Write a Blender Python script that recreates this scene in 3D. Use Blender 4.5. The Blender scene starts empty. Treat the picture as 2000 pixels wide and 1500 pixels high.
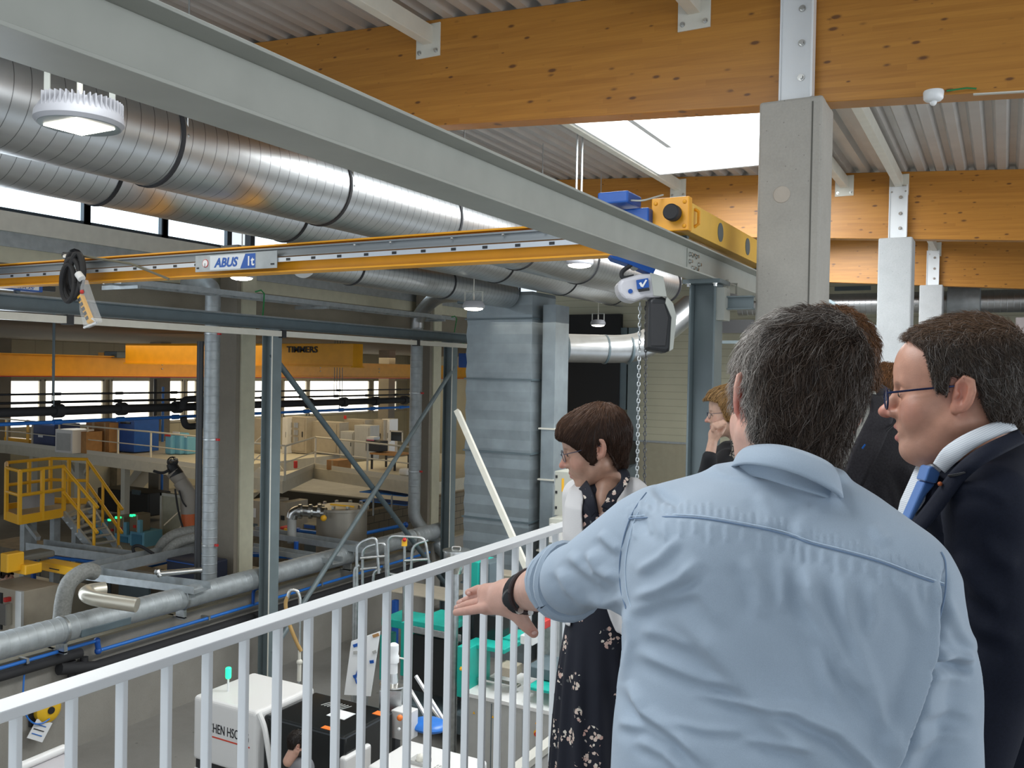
import bpy, bmesh, math, random
import numpy as np
from mathutils import Vector, Matrix
PI = math.pi
random.seed(7)
C = bpy.context.scene.collection
SC = bpy.context.scene

# ------------------------------------------------------------------ camera
F0 = 1740.0                       # focal length in pixels of the 2000 px wide frame
ZC = 5.7                          # eye height above the hall floor; gallery floor is at 4.0
GF = 4.0
YAW, PITCH, ROLL = math.radians(28.9), math.radians(-0.73), math.radians(1.03)
fw = Vector((-math.sin(YAW) * math.cos(PITCH), math.cos(YAW) * math.cos(PITCH), math.sin(PITCH)))
rt0 = Vector((math.cos(YAW), math.sin(YAW), 0))
up0 = rt0.cross(fw)
rt = rt0 * math.cos(ROLL) + up0 * math.sin(ROLL)
up = up0 * math.cos(ROLL) - rt0 * math.sin(ROLL)
EYE = Vector((0, 0, ZC))
cam_d = bpy.data.cameras.new('camera'); cam = bpy.data.objects.new('camera', cam_d); C.objects.link(cam)
cam_d.sensor_width = 36; cam_d.lens = 36 * F0 / 2000; cam_d.clip_start = .02; cam_d.clip_end = 300
cam.matrix_world = Matrix(((rt.x, up.x, -fw.x, 0), (rt.y, up.y, -fw.y, 0), (rt.z, up.z, -fw.z, ZC), (0, 0, 0, 1)))
SC.camera = cam

# ------------------------------------------------------------------ world, lights, exposure
SC.view_settings.view_transform = 'Standard'; SC.view_settings.look = 'None'
SC.view_settings.gamma = 1; SC.view_settings.use_curve_mapping = False
SC.view_settings.exposure = 0.08
SC.cycles.max_bounces = 6; SC.cycles.diffuse_bounces = 4; SC.cycles.glossy_bounces = 3
SC.cycles.sample_clamp_indirect = 6
w = bpy.data.worlds.new('daylight'); SC.world = w; w.use_nodes = True
bg = w.node_tree.nodes['Background']; bg.inputs[0].default_value = (.82, .91, 1, 1); bg.inputs[1].default_value = 1.05

def area(loc, size, sizey, power, col, direction, name='daylight'):
    d = bpy.data.lights.new(name, 'AREA'); d.shape = 'RECTANGLE'; d.size = size; d.size_y = sizey
    d.energy = power; d.color = col
    o = bpy.data.objects.new(name, d); C.objects.link(o); o.location = loc
    o.rotation_euler = Vector(direction).to_track_quat('-Z', 'Y').to_euler(); return o
area((-3.5, 10.4, ZC + 2.85), 2.0, 4.4, 330, (.93, .97, 1), (0, 0, -1), 'overhead_light')
area((-3.5, 17.5, ZC + 2.9), 2.0, 4.4, 330, (.97, .98, 1), (0, 0, -1), 'overhead_light')
area((6.6, 6, ZC + .6), 13, 2.2, 300, (.93, .97, 1), (-1, 0, 0), 'window_light')
area((-13.0, 8, ZC + 2.9), .9, 16, 230, (.8, .9, 1), (1, 0, -.25), 'clerestory_light')
area((-2.9, 1.6, ZC + 2.8), 2.0, 4.4, 230, (.93, .97, 1), (0, 0, -1), 'overhead_light')  # added lamp under the closed deck to whiten the handrail; no skylight built here
area((-20, 20, ZC + .6), 6, 10, 280, (1, .82, .52), (0, 0, -1), 'hall_light')
area((-28, 34, ZC + .6), 6, 12, 440, (1, .82, .52), (0, 0, -1), 'hall_light')
area((-8, 6, ZC + 1.2), 4, 7, 70, (1, .95, .85), (0, 0, -1), 'hall_light')
area((-7, 17, ZC + 1.0), 4, 6, 60, (1, .95, .85), (0, 0, -1), 'hall_light')

# ------------------------------------------------------------------ pixel helpers (2000x1500 frame)
def ray(px, py):
    return fw + rt * ((px - 1000) / F0) + up * ((750 - py) / F0)
def PX(px, py, X): r = ray(px, py); return EYE + r * (X / r.x)
def PY(px, py, Y): r = ray(px, py); return EYE + r * (Y / r.y)
def PZ(px, py, z): r = ray(px, py); return EYE + r * ((z - ZC) / r.z)
def PD(px, py, d): return EYE + ray(px, py) * d
def V(x, y, z): return Vector((x, y, z + ZC))          # z relative to the eye

# ------------------------------------------------------------------ materials
MATS = {}
def lin(c):
    return tuple(((v / 255) / 12.92 if v / 255 <= .04045 else ((v / 255 + .055) / 1.055) ** 2.4) for v in c)
def mat(name, col, rough=.5, metal=0, noise=.0, nscale=6, bump=0, bscale=80, emit=0, spec=.5, attr=None, alpha=None, stretch=(1, 1, 1), sheen=0, sss=0):
    if name in MATS: return MATS[name]
    m = bpy.data.materials.new(name); m.use_nodes = True; nt = m.node_tree; N = nt.nodes; L = nt.links
    b = N['Principled BSDF']; b.inputs['Base Color'].default_value = (*col, 1)
    b.inputs['Roughness'].default_value = rough; b.inputs['Metallic'].default_value = metal
    b.inputs['Specular IOR Level'].default_value = spec
    tc = N.new('ShaderNodeTexCoord'); mp = N.new('ShaderNodeMapping'); mp.inputs['Scale'].default_value = stretch
    L.new(tc.outputs['Object'], mp.inputs['Vector'])
    src = None
    if attr:
        a = N.new('ShaderNodeAttribute'); a.attribute_name = attr; src = a.outputs['Color']
    if noise:
        n = N.new('ShaderNodeTexNoise'); n.inputs['Scale'].default_value = nscale; n.inputs['Detail'].default_value = 5
        L.new(mp.outputs[0], n.inputs['Vector'])
        r = N.new('ShaderNodeMapRange'); r.inputs[1].default_value = .3; r.inputs[2].default_value = .7
        r.inputs[3].default_value = 1 - noise; r.inputs[4].default_value = 1 + noise
        L.new(n.outputs['Fac'], r.inputs[0])
        mx = N.new('ShaderNodeVectorMath'); mx.operation = 'SCALE'
        if src: L.new(src, mx.inputs[0])
        else: mx.inputs[0].default_value = col
        L.new(r.outputs[0], mx.inputs['Scale']); src = mx.outputs[0]
    if src: L.new(src, b.inputs['Base Color'])
    if bump:
        n2 = N.new('ShaderNodeTexNoise'); n2.inputs['Scale'].default_value = bscale; n2.inputs['Detail'].default_value = 3
        L.new(mp.outputs[0], n2.inputs['Vector'])
        bp = N.new('ShaderNodeBump'); bp.inputs['Strength'].default_value = bump; bp.inputs['Distance'].default_value = .002
        L.new(n2.outputs['Fac'], bp.inputs['Height']); L.new(bp.outputs[0], b.inputs['Normal'])
    if emit:
        b.inputs['Emission Color'].default_value = (*col, 1); b.inputs['Emission Strength'].default_value = emit
    if alpha is not None:
        b.inputs['Alpha'].default_value = alpha
    if sheen:
        b.inputs['Sheen Weight'].default_value = sheen
    if sss:
        b.inputs['Subsurface Weight'].default_value = sss; b.inputs['Subsurface Radius'].default_value = (.012, .004, .002); b.inputs['Subsurface Scale'].default_value = 1
    MATS[name] = m; return m
def nodes(name):
    m = bpy.data.materials.new(name); m.use_nodes = True; MATS[name] = m
    return m, m.node_tree.nodes, m.node_tree.links, m.node_tree.nodes['Principled BSDF']
def mth(N, L, op, a, b=None, c=None):
    n = N.new('ShaderNodeMath'); n.operation = op
    for i, v in enumerate((a, b, c)):
        if v is None: continue
        if isinstance(v, (int, float)): n.inputs[i].default_value = v
        else: L.new(v, n.inputs[i])
    return n.outputs[0]
def mixc(N, L, f, a, b):
    n = N.new('ShaderNodeMix'); n.data_type = 'RGBA'
    for s, v in ((n.inputs[0], f), (n.inputs[6], a), (n.inputs[7], b)):
        if isinstance(v, (int, float)): s.default_value = v
        elif isinstance(v, tuple): s.default_value = (*v, 1)
        else: L.new(v, s)
    return n.outputs[2]

def wood_mat():
    m, N, L, b = nodes('glulam')
    tc = N.new('ShaderNodeTexCoord'); sx = N.new('ShaderNodeSeparateXYZ'); L.new(tc.outputs['Object'], sx.inputs[0])
    zs = mth(N, L, 'ADD', sx.outputs[2], mth(N, L, 'MULTIPLY', sx.outputs[0], .066))   # lamellas follow the slope
    lam = mth(N, L, 'FLOOR', mth(N, L, 'MULTIPLY', zs, 24))
    wn = N.new('ShaderNodeTexWhiteNoise'); wn.noise_dimensions = '1D'; L.new(lam, wn.inputs['W'])
    seg = mth(N, L, 'FLOOR', mth(N, L, 'ADD', mth(N, L, 'MULTIPLY', sx.outputs[0], .7), mth(N, L, 'MULTIPLY', wn.outputs[0], 7)))
    wn2 = N.new('ShaderNodeTexWhiteNoise'); wn2.noise_dimensions = '2D'
    cb = N.new('ShaderNodeCombineXYZ'); L.new(lam, cb.inputs[0]); L.new(seg, cb.inputs[1]); L.new(cb.outputs[0], wn2.inputs['Vector'])
    mp = N.new('ShaderNodeMapping'); mp.inputs['Scale'].default_value = (.9, 3, 22); L.new(tc.outputs['Object'], mp.inputs[0])
    g = N.new('ShaderNodeTexNoise'); g.inputs['Scale'].default_value = 1.6; g.inputs['Detail'].default_value = 6; g.inputs['Distortion'].default_value = .6
    L.new(mp.outputs[0], g.inputs['Vector'])
    v = mth(N, L, 'ADD', mth(N, L, 'MULTIPLY', wn2.outputs[0], .26), mth(N, L, 'MULTIPLY', g.outputs['Fac'], .7))
    base = mixc(N, L, mth(N, L, 'SUBTRACT', v, .1), (.34, .130, .014), (.60, .275, .042))
    mk = N.new('ShaderNodeMapping'); mk.inputs['Scale'].default_value = (2.1, 2, 5.2); L.new(tc.outputs['Object'], mk.inputs[0])
    ds = N.new('ShaderNodeTexNoise'); ds.inputs['Scale'].default_value = 3; L.new(mk.outputs[0], ds.inputs['Vector'])
    vo = N.new('ShaderNodeTexVoronoi'); vo.inputs['Scale'].default_value = 2.5; L.new(mk.outputs[0], vo.inputs['Vector'])
    sz = N.new('ShaderNodeSeparateXYZ'); L.new(vo.outputs['Color'], sz.inputs[0])
    rad = mth(N, L, 'MULTIPLY', mth(N, L, 'POWER', sz.outputs[0], 1.2), .24)
    k = mth(N, L, 'SUBTRACT', 1, mth(N, L, 'SMOOTH_MIN', mth(N, L, 'DIVIDE', vo.outputs['Distance'], mth(N, L, 'ADD', rad, .02)), 1, .3))
    k = mth(N, L, 'MULTIPLY', k, 2.2)
    kc = N.new('ShaderNodeClamp'); L.new(k, kc.inputs[0])
    base = mixc(N, L, mth(N, L, 'MULTIPLY', kc.outputs[0], .85), base, (.09, .03, .008))
    # thin glue lines
    fr = mth(N, L, 'FRACT', mth(N, L, 'MULTIPLY', zs, 24))
    gl = mth(N, L, 'LESS_THAN', fr, .05)
    base = mixc(N, L, mth(N, L, 'MULTIPLY', gl, .22), base, (.16, .06, .015))
    L.new(base, b.inputs['Base Color']); b.inputs['Roughness'].default_value = .42
    return m
def concrete_mat(name, col, bs=14):
    m, N, L, b = nodes(name)
    tc = N.new('ShaderNodeTexCoord')
    n = N.new('ShaderNodeTexNoise'); n.inputs['Scale'].default_value = 1.3; n.inputs['Detail'].default_value = 8; n.inputs['Roughness'].default_value = .65
    L.new(tc.outputs['Object'], n.inputs['Vector'])
    n3 = N.new('ShaderNodeTexNoise'); n3.inputs['Scale'].default_value = 60; n3.inputs['Detail'].default_value = 2; L.new(tc.outputs['Object'], n3.inputs['Vector'])
    f = mth(N, L, 'ADD', mth(N, L, 'MULTIPLY', n.outputs['Fac'], .75), mth(N, L, 'MULTIPLY', n3.outputs['Fac'], .25))
    c = mixc(N, L, f, tuple(x * .62 for x in col), tuple(min(1, x * 1.38) for x in col))
    vo = N.new('ShaderNodeTexVoronoi'); vo.inputs['Scale'].default_value = bs; L.new(tc.outputs['Object'], vo.inputs['Vector'])
    pore = mth(N, L, 'LESS_THAN', vo.outputs['Distance'], .07)
    c = mixc(N, L, mth(N, L, 'MULTIPLY', pore, .5), c, tuple(x * .35 for x in col))
    L.new(c, b.inputs['Base Color']); b.inputs['Roughness'].default_value = .85
    bp = N.new('ShaderNodeBump'); bp.inputs['Strength'].default_value = .3; bp.inputs['Distance'].default_value = .004
    L.new(n3.outputs['Fac'], bp.inputs['Height']); L.new(bp.outputs[0], b.inputs['Normal'])
    return m
def panel_mat(name, col, step, axis=2, groove=.5, w=.06):
    """flat boards with grooves every `step` metres along an axis"""
    m, N, L, b = nodes(name)
    tc = N.new('ShaderNodeTexCoord'); sx = N.new('ShaderNodeSeparateXYZ'); L.new(tc.outputs['Object'], sx.inputs[0])
    fr = mth(N, L, 'FRACT', mth(N, L, 'MULTIPLY', sx.outputs[axis], 1 / step))
    g = mth(N, L, 'LESS_THAN', fr, w)
    n = N.new('ShaderNodeTexNoise'); n.inputs['Scale'].default_value = 1.5; n.inputs['Detail'].default_value = 6; L.new(tc.outputs['Object'], n.inputs['Vector'])
    c = mixc(N, L, n.outputs['Fac'], tuple(x * .88 for x in col), tuple(min(1, x * 1.1) for x in col))
    c = mixc(N, L, mth(N, L, 'MULTIPLY', g, groove), c, tuple(x * .35 for x in col))
    L.new(c, b.inputs['Base Color']); b.inputs['Roughness'].default_value = .6
    return m
def block_mat():
    m, N, L, b = nodes('blockwork')
    tc = N.new('ShaderNodeTexCoord'); br = N.new('ShaderNodeTexBrick')
    sx = N.new('ShaderNodeSeparateXYZ'); cb = N.new('ShaderNodeCombineXYZ'); L.new(tc.outputs['Object'], sx.inputs[0]); L.new(sx.outputs[1], cb.inputs[0]); L.new(sx.outputs[2], cb.inputs[1])
    L.new(cb.outputs[0], br.inputs['Vector'])
    br.inputs['Scale'].default_value = 1; br.inputs['Brick Width'].default_value = .5; br.inputs['Row Height'].default_value = .25
    br.inputs['Mortar Size'].default_value = .012
    br.inputs[1].default_value = (.25, .20, .13, 1); br.inputs[2].default_value = (.30, .24, .16, 1); br.inputs[3].default_value = (.12, .10, .07, 1)
    L.new(br.outputs[0], b.inputs['Base Color']); b.inputs['Roughness'].default_value = .9
    return m
WOOD = wood_mat()
CONC = concrete_mat('grey_concrete', (.39, .37, .33)); CONC2 = concrete_mat('pale_concrete', (.43, .44, .44))
CONC3 = concrete_mat('warm_concrete', (.22, .195, .155)); CONCF = concrete_mat('floor_concrete', (.24, .23, .21), 3); CONCG = concrete_mat('gallery_screed', (.20, .195, .185), 3)
BLOCK = block_mat()
GREY = mat('grey_paint', (.165, .205, .215), .38, noise=.08, nscale=3)
GREYL = mat('light_grey_paint', (.40, .41, .37), .4, noise=.05)
DGREY = mat('dark_blue_grey_paint', (.10, .135, .15), .42, noise=.1, nscale=4)
WHITE = mat('white_powder_coat', (.80, .82, .83), .32, bump=.08, bscale=400)
CREAM = mat('cream_steel', (.66, .64, .56), .5, noise=.05)
CREAMD = mat('cream_paint', (.50, .48, .36), .55, noise=.06)
YEL = mat('crane_yellow', (.82, .36, .012), .38, noise=.06, nscale=4)
YELB = mat('safety_yellow', (.86, .45, .02), .4)
GALV = mat('galvanised', (.50, .52, .52), .42, 1, noise=.16, nscale=14)
GALVD = mat('duct_steel', (.47, .48, .48), .36, 1, noise=.07, nscale=5)
GALVM = mat('matt_galvanised', (.40, .43, .44), .55, .55, noise=.12, nscale=8)
STEEL = mat('stainless', (.62, .62, .6), .25, 1)
BLACK = mat('black_plastic', (.016, .017, .019), .45)
BLACKR = mat('black_rubber', (.02, .02, .022), .75)
BLUE = mat('blue_paint', (.012, .085, .36), .4, noise=.08)
BLUEP = mat('blue_pipe', (.02, .16, .55), .35)
LBLUE = mat('light_blue_plastic', (.16, .42, .60), .45)
NAVY = mat('navy_plastic', (.01, .025, .11), .5)
RED = mat('red_paint', (.55, .03, .025), .45)
TEAL = mat('teal_paint', (.012, .40, .32), .4, noise=.05)
MWHITE = mat('machine_white', (.72, .71, .69), .3)
MGREY = mat('machine_grey', (.42, .42, .40), .45, noise=.05)
MBEIGE = mat('machine_beige', (.40, .35, .27), .5, noise=.06)
GLASSD = mat('dark_glass', (.012, .014, .015), .12)
CARD = mat('cardboard', (.40, .21, .08), .8, noise=.12)
ORANGE = mat('orange_label', (.85, .2, .03), .5)
GREENC = mat('green_cable', (.02, .22, .06), .5)
PAPER = mat('paper_white', (.78, .79, .79), .6)
INK = mat('dark_ink', (.02, .02, .025), .6)
SKYP = mat('daylight_pane', (.90, .96, 1), .5, emit=7)
SKYB = mat('daylight_blue_pane', (.72, .88, 1), .5, emit=2.6)
WARMP = mat('bright_window', (1, .97, .86), .5, emit=2.6)
LAMPM = mat('lamp_glow', (1, .95, .80), .5, emit=16)
GLEDM = mat('green_led', (.02, .85, .30), .4, emit=1.6)

# ------------------------------------------------------------------ mesh helpers
def fillobj(name, me, m, parent, kind=None):
    o = bpy.data.objects.new(name, me); C.objects.link(o)
    if m: me.materials.append(m)
    if parent: o.parent = parent
    if kind: o['kind'] = kind
    return o
def wloc(o):
    v = Vector((0, 0, 0))
    while o is not None: v = v + o.location; o = o.parent
    return v
class MB:
    def __init__(s): s.v = []; s.f = []
    def add(s, vs, fs):
        k = len(s.v); s.v += [tuple(v) for v in vs]; s.f += [tuple(i + k for i in f) for f in fs]; return s
    def hexa(s, p): return s.add(p, [(0, 3, 2, 1), (4, 5, 6, 7), (0, 1, 5, 4), (1, 2, 6, 5), (2, 3, 7, 6), (3, 0, 4, 7)])
    def box(s, x0, x1, y0, y1, z0, z1):
        return s.hexa([(x0, y0, z0), (x1, y0, z0), (x1, y1, z0), (x0, y1, z0), (x0, y0, z1), (x1, y0, z1), (x1, y1, z1), (x0, y1, z1)])
    def obox(s, c, ax, ay, az):      # centre and three half-axis vectors
        c, ax, ay, az = map(Vector, (c, ax, ay, az))
        return s.hexa([c - ax - ay - az, c + ax - ay - az, c + ax + ay - az, c - ax + ay - az, c - ax - ay + az, c + ax - ay + az, c + ax + ay + az, c - ax + ay + az])
    def bar(s, p, q, w, h, upv=(0, 0, 1)):
        p, q = Vector(p), Vector(q); d = (q - p).normalized(); u = Vector(upv)
        side = d.cross(u)
        if side.length < 1e-4: side = d.cross(Vector((1, 0, 0)))
        side.normalize(); u = side.cross(d)
        return s.obox((p + q) / 2, side * w / 2, (q - p) / 2, u * h / 2)
    def ibeam(s, p, q, h, w, t=.015, tw=.01, upv=(0, 0, 1)):
        p, q = Vector(p), Vector(q); d = (q - p).normalized(); side = d.cross(Vector(upv)).normalized(); u = side.cross(d)
        for k in (-1, 1): s.bar(p + u * k * (h - t) / 2, q + u * k * (h - t) / 2, w, t, u)
        return s.bar(p, q, tw, h - 2 * t, u)
    def tube(s, pts, r, n=12, caps=True, smooth=1):
        pts = [Vector(p) for p in pts]; rs = r if isinstance(r, (list, tuple)) else [r] * len(pts)
        k0 = len(s.v); ref = None; rings = []
        for i, p in enumerate(pts):
            t = (pts[min(i + 1, len(pts) - 1)] - pts[max(i - 1, 0)])
            if t.length < 1e-9: t = Vector((0, 0, 1))
            t.normalize()
            if ref is None:
                ref = Vector((0, 0, 1)) if abs(t.z) < .9 else Vector((1, 0, 0))
            a = (ref - t * ref.dot(t)).normalized(); ref = a; b = t.cross(a)
            rings.append([p + (a * math.cos(2 * PI * j / n) + b * math.sin(2 * PI * j / n)) * rs[i] for j in range(n)])
        vs = [v for rg in rings for v in rg]; fs = []
        for i in range(len(pts) - 1):
            for j in range(n): fs.append((i * n + j, i * n + (j + 1) % n, (i + 1) * n + (j + 1) % n, (i + 1) * n + j))
        if caps: fs.append(tuple(range(n))[::-1]); fs.append(tuple((len(pts) - 1) * n + j for j in range(n)))
        return s.add(vs, fs)
    def cyl(s, p, q, r, n=16): return s.tube([p, q], r, n)
    def lathe(s, c, axis, prof, n=24, ref=None):     # prof: (radius, height) from c along axis
        c = Vector(c); ax = Vector(axis).normalized(); a = Vector(ref) if ref else (Vector((0, 0, 1)) if abs(ax.z) < .9 else Vector((1, 0, 0)))
        a = (a - ax * a.dot(ax)).normalized(); b = ax.cross(a)
        vs = []; fs = []
        for (r, h) in prof:
            for j in range(n): vs.append(c + ax * h + (a * math.cos(2 * PI * j / n) + b * math.sin(2 * PI * j / n)) * max(r, 1e-4))
        for i in range(len(prof) - 1):
            for j in range(n): fs.append((i * n + j, i * n + (j + 1) % n, (i + 1) * n + (j + 1) % n, (i + 1) * n + j))
        fs.append(tuple(range(n))[::-1]); fs.append(tuple((len(prof) - 1) * n + j for j in range(n)))
        return s.add(vs, fs)
    def ball(s, c, rx, ry=None, rz=None, n=14):
        ry = ry or rx; rz = rz or rx; c = Vector(c); vs = []; fs = []; k = n // 2
        for i in range(k + 1):
            th = PI * i / k
            for j in range(n): vs.append(c + Vector((rx * math.sin(th) * math.cos(2 * PI * j / n), ry * math.sin(th) * math.sin(2 * PI * j / n), rz * math.cos(th))))
        for i in range(k):
            for j in range(n): fs.append((i * n + j, (i + 1) * n + j, (i + 1) * n + (j + 1) % n, i * n + (j + 1) % n))
        return s.add(vs, fs)
    def prism(s, pts, off):          # polygon (list of 3D points) extruded by a vector
        pts = [Vector(p) for p in pts]; off = Vector(off); n = len(pts)
        return s.add(pts + [p + off for p in pts], [tuple(range(n))[::-1], tuple(range(n, 2 * n))] + [(i, (i + 1) % n, (i + 1) % n + n, i + n) for i in range(n)])
    def build(s, name, m, parent=None, smooth=False, bevel=0, kind=None, seg=2):
        V_ = s.v
        if parent is not None: o0 = wloc(parent)
        else:
            xs = [v[0] for v in V_]; ys = [v[1] for v in V_]; zs = [v[2] for v in V_]
            o0 = Vector(((min(xs) + max(xs)) / 2, (min(ys) + max(ys)) / 2, min(zs)))
        me = bpy.data.meshes.new(name); me.from_pydata([(v[0] - o0.x, v[1] - o0.y, v[2] - o0.z) for v in V_], [], s.f); me.update()
        bm = bmesh.new(); bm.from_mesh(me); bmesh.ops.recalc_face_normals(bm, faces=bm.faces)
        if bevel:
            es = [e for e in bm.edges if len(e.link_faces) == 2 and e.calc_face_angle(0) > .6]
            bmesh.ops.bevel(bm, geom=es, offset=bevel, segments=seg, affect='EDGES', profile=.5, clamp_overlap=True)
        bm.to_mesh(me); bm.free()
        if smooth:
            me.polygons.foreach_set('use_smooth', [True] * len(me.polygons))
            try: me.set_sharp_from_angle(angle=math.radians(38))
            except Exception: pass
        o = fillobj(name, me, m, parent, kind)
        if parent is None: o.location = o0
        return o
def thing(name, label, cat, loc, group=None):
    o = bpy.data.objects.new(name, None); C.objects.link(o); o.location = loc; o.empty_display_size = .1
    o['label'] = label; o['category'] = cat
    if group: o['group'] = group
    return o
def tag(o, label, cat, group=None, kind=None):
    if label: o['label'] = label
    if cat: o['category'] = cat
    if group: o['group'] = group
    if kind: o['kind'] = kind
    return o
def text(s, name, m, parent, origin, xdir, ydir, size, depth=.003, shear=0, space=1.0, width=None, align='LEFT', bold=.02):
    cu = bpy.data.curves.new(name, 'FONT'); cu.body = s; cu.size = size; cu.extrude = depth / 2; cu.shear = shear; cu.space_character = space
    cu.offset = bold * size; cu.resolution_u = 3; cu.align_x = align
    t = bpy.data.objects.new(name, cu); C.objects.link(t); bpy.context.view_layer.update()
    me = bpy.data.meshes.new_from_object(t.evaluated_get(bpy.context.evaluated_depsgraph_get()))
    C.objects.unlink(t); bpy.data.objects.remove(t)
    xd = Vector(xdir).normalized(); yd = (Vector(ydir) - xd * Vector(ydir).dot(xd)).normalized(); zd = xd.cross(yd); o0 = wloc(parent)
    sx = 1
    if width:
        xs = [v.co.x for v in me.vertices]; sx = width / (max(xs) - min(xs))
    for v in me.vertices:
        c = Vector(origin) + xd * v.co.x * sx + yd * v.co.y + zd * v.co.z
        v.co = c - o0
    me.materials.clear()
    return fillobj(name, me, m, parent)
def bend(pts, r=.1, k=5):
    """polyline with rounded corners"""
    pts = [Vector(p) for p in pts]; out = [pts[0]]
    for i in range(1, len(pts) - 1):
        a, b, c = pts[i - 1], pts[i], pts[i + 1]; la = min(r, (a - b).length * .49); lc = min(r, (c - b).length * .49)
        p = b + (a - b).normalized() * la; q = b + (c - b).normalized() * lc
        for j in range(k + 1):
            t = j / k; out.append(p * (1 - t) ** 2 + b * 2 * t * (1 - t) + q * t * t)
    out.append(pts[-1]); return out
# ================================================================== THE SETTING
def slab(name, m, x0, x1, y0, y1, z0, z1, **k):
    return MB().box(x0, x1, y0, y1, z0, z1).build(name, m, kind='structure', **k)
slab('floor', CONCF, -46, -1.75, -4, 48, -.2, 0)
slab('floor.001', CONCG, -1.75, 6.5, -4, 26.5, 3.7, 4.0)                # the gallery
slab('trim_1', CREAM, -1.80, -1.75, -4, 26.5, 3.68, 4.03)
def ztop(X): return 2.88 - .068 * X + ZC                                # underside of the roof deck
def deck(x0, x1, y0, y1):
    mb = MB(); p = .25; n = int(round((x1 - x0) / p)); prof = []
    for i in range(n):
        xa = x0 + i * p
        for dx, h in ((0, .07), (.07, .07), (.11, 0), (.21, 0)): prof.append((xa + dx, h))
    prof.append((x1, .07))
    vs = []
    for y in (y0, y1):
        for (x, h) in prof: vs.append((x, y, ztop(x) + h))
        for (x, h) in prof: vs.append((x, y, ztop(x) + .12))
    k = len(prof); fs = []
    for i in range(k - 1):
        fs.append((i, i + 1, 2 * k + i + 1, 2 * k + i))
        fs.append((k + i, k + i + 1, 3 * k + i + 1, 3 * k + i))
    mb.add(vs, fs); return mb
DECK = mat('deck_white', (.50, .49, .47), .42, .25, noise=.06, nscale=3)
sk = (-4.6, -2.35, 8.0, 12.75)
db = MB()
for a in ((-13.6, sk[0], -4, 26.5), (sk[0], sk[1] + .1, -4, sk[2]), (sk[0], sk[1] + .1, sk[3], 15.2), (sk[0], sk[1] + .1, 19.9, 26.5), (sk[1] + .1, 7.0, -4, 26.5)):
    q = deck(*a); db.add(q.v, q.f)
db.build('ceiling', DECK, kind='structure')
# skylight curb and opal pane
zt = ztop(-3.5)
cb = MB()
for (x0, x1, y0, y1) in ((sk[0] - .03, sk[0] + .03, sk[2], sk[3]), (sk[1] - .03, sk[1] + .03, sk[2], sk[3]), (sk[0], sk[1], sk[2] - .03, sk[2] + .03), (sk[0], sk[1], sk[3] - .03, sk[3] + .03)):
    cb.box(x0, x1, y0, y1, zt - .12, zt + .75)
cbo = cb.build('window_9', PAPER, kind='structure')
MB().box(sk[0] + .04, sk[1] - .04, sk[2] + .04, sk[3] - .04, zt + .25, zt + .27).build('glass_pane', SKYP, cbo)
cb2 = MB()
for (x0, x1, y0, y1) in ((sk[0] - .03, sk[0] + .03, 15.2, 19.9), (sk[1] - .03, sk[1] + .03, 15.2, 19.9), (sk[0], sk[1], 15.17, 15.23), (sk[0], sk[1], 19.87, 19.93)):
    cb2.box(x0, x1, y0, y1, zt - .05, zt + .75)
cb2o = cb2.build('window_30', PAPER, kind='structure')
MB().box(sk[0] + .04, sk[1] - .04, 15.24, 19.86, zt + .25, zt + .27).build('glass_pane', SKYP, cb2o)
MB().box(sk[0] + .55, sk[0] + .62, sk[2] + .1, sk[3] - 1.2, zt - .05, zt + .12).build('frame_bar', PAPER, cbo)

# upper west wall (clerestory wall of the crane bay)
XW = -13.5
def band(name, m, z0, z1, x=XW, y0=-4, y1=26.5, t=.3): return slab(name, m, x - t, x, y0, y1, z0 + ZC, z1 + ZC)
PWALL = concrete_mat('dark_lintel_concrete', (.20, .175, .13))
band('wall_left', PWALL, .95, 1.55)
band('wall_left.001', CREAMD, 1.55, 1.80, XW + .02)
band('wall_left.002', GALVM, 1.80, 2.03, XW + .05)
band('wall_left.003', CREAM, 2.03, 2.33, XW + .12)
band('wall_left.004', CREAM, 3.0, 3.85)
WFRAME = mat('window_frame_blue_black', (.03, .045, .06), .4)
wn = 1
edges = [(-330, 158), (170, 312), (320, 438), (492, 560), (568, 700), (755, 828), (862, 906), (912, 960), (966, 1010)]
for (a, b) in edges:
    ya, yb = PX(a, 600, XW).y, PX(b, 600, XW).y
    fr = MB(); z0, z1 = 2.33 + ZC, 3.0 + ZC
    fr.box(XW - .1, XW + .06, ya - .12, ya, z0, z1).box(XW - .1, XW + .06, yb, yb + .12, z0, z1).box(XW - .1, XW + .06, ya, yb, z0, z0 + .06).box(XW - .1, XW + .06, ya, yb, z1 - .1, z1)
    f = fr.build('window_%d' % wn, WFRAME, kind='structure')
    MB().box(XW - .06, XW - .03, ya, yb, z0 + .05, z1 - .09).build('glass_pane', SKYB, f)
    wn += 1
wn = 10
# far (north) end wall
ENDP = panel_mat('cream_sandwich_panel', (.46, .44, .32), .22, 2, .45, .08)
ENDL = mat('plain_cream_wall', (.34, .31, .22), .6, noise=.05)
YE = 26.2
MB().box(-13.6, 7, YE, YE + .3, 3.65, 9.8).build('wall_far', ENDP, kind='structure')
MB().box(-13.6, 7, YE, YE + .3, 0, 3.65).build('wall_far.001', ENDL, kind='structure')
MB().box(-13.6, 7, YE - .03, YE, 3.62, 3.68).build('trim_2', GALVM, kind='structure')
def bxm(mb, x0, x1, y0, y1, Yp, dy):
    a = PY(x0, y0, Yp); b = PY(x1, y1, Yp); mb.box(a.x, b.x, Yp, Yp + dy, min(a.z, b.z), max(a.z, b.z)); return mb
DARKR = mat('opening_shade', (.012, .012, .013), .8)
bxm(MB(), 1100, 1206, 615, 930, YE - .25, .2).build('dark_recess_1', DARKR, kind='structure')  # black panel put in for the shade inside a wall opening
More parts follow.
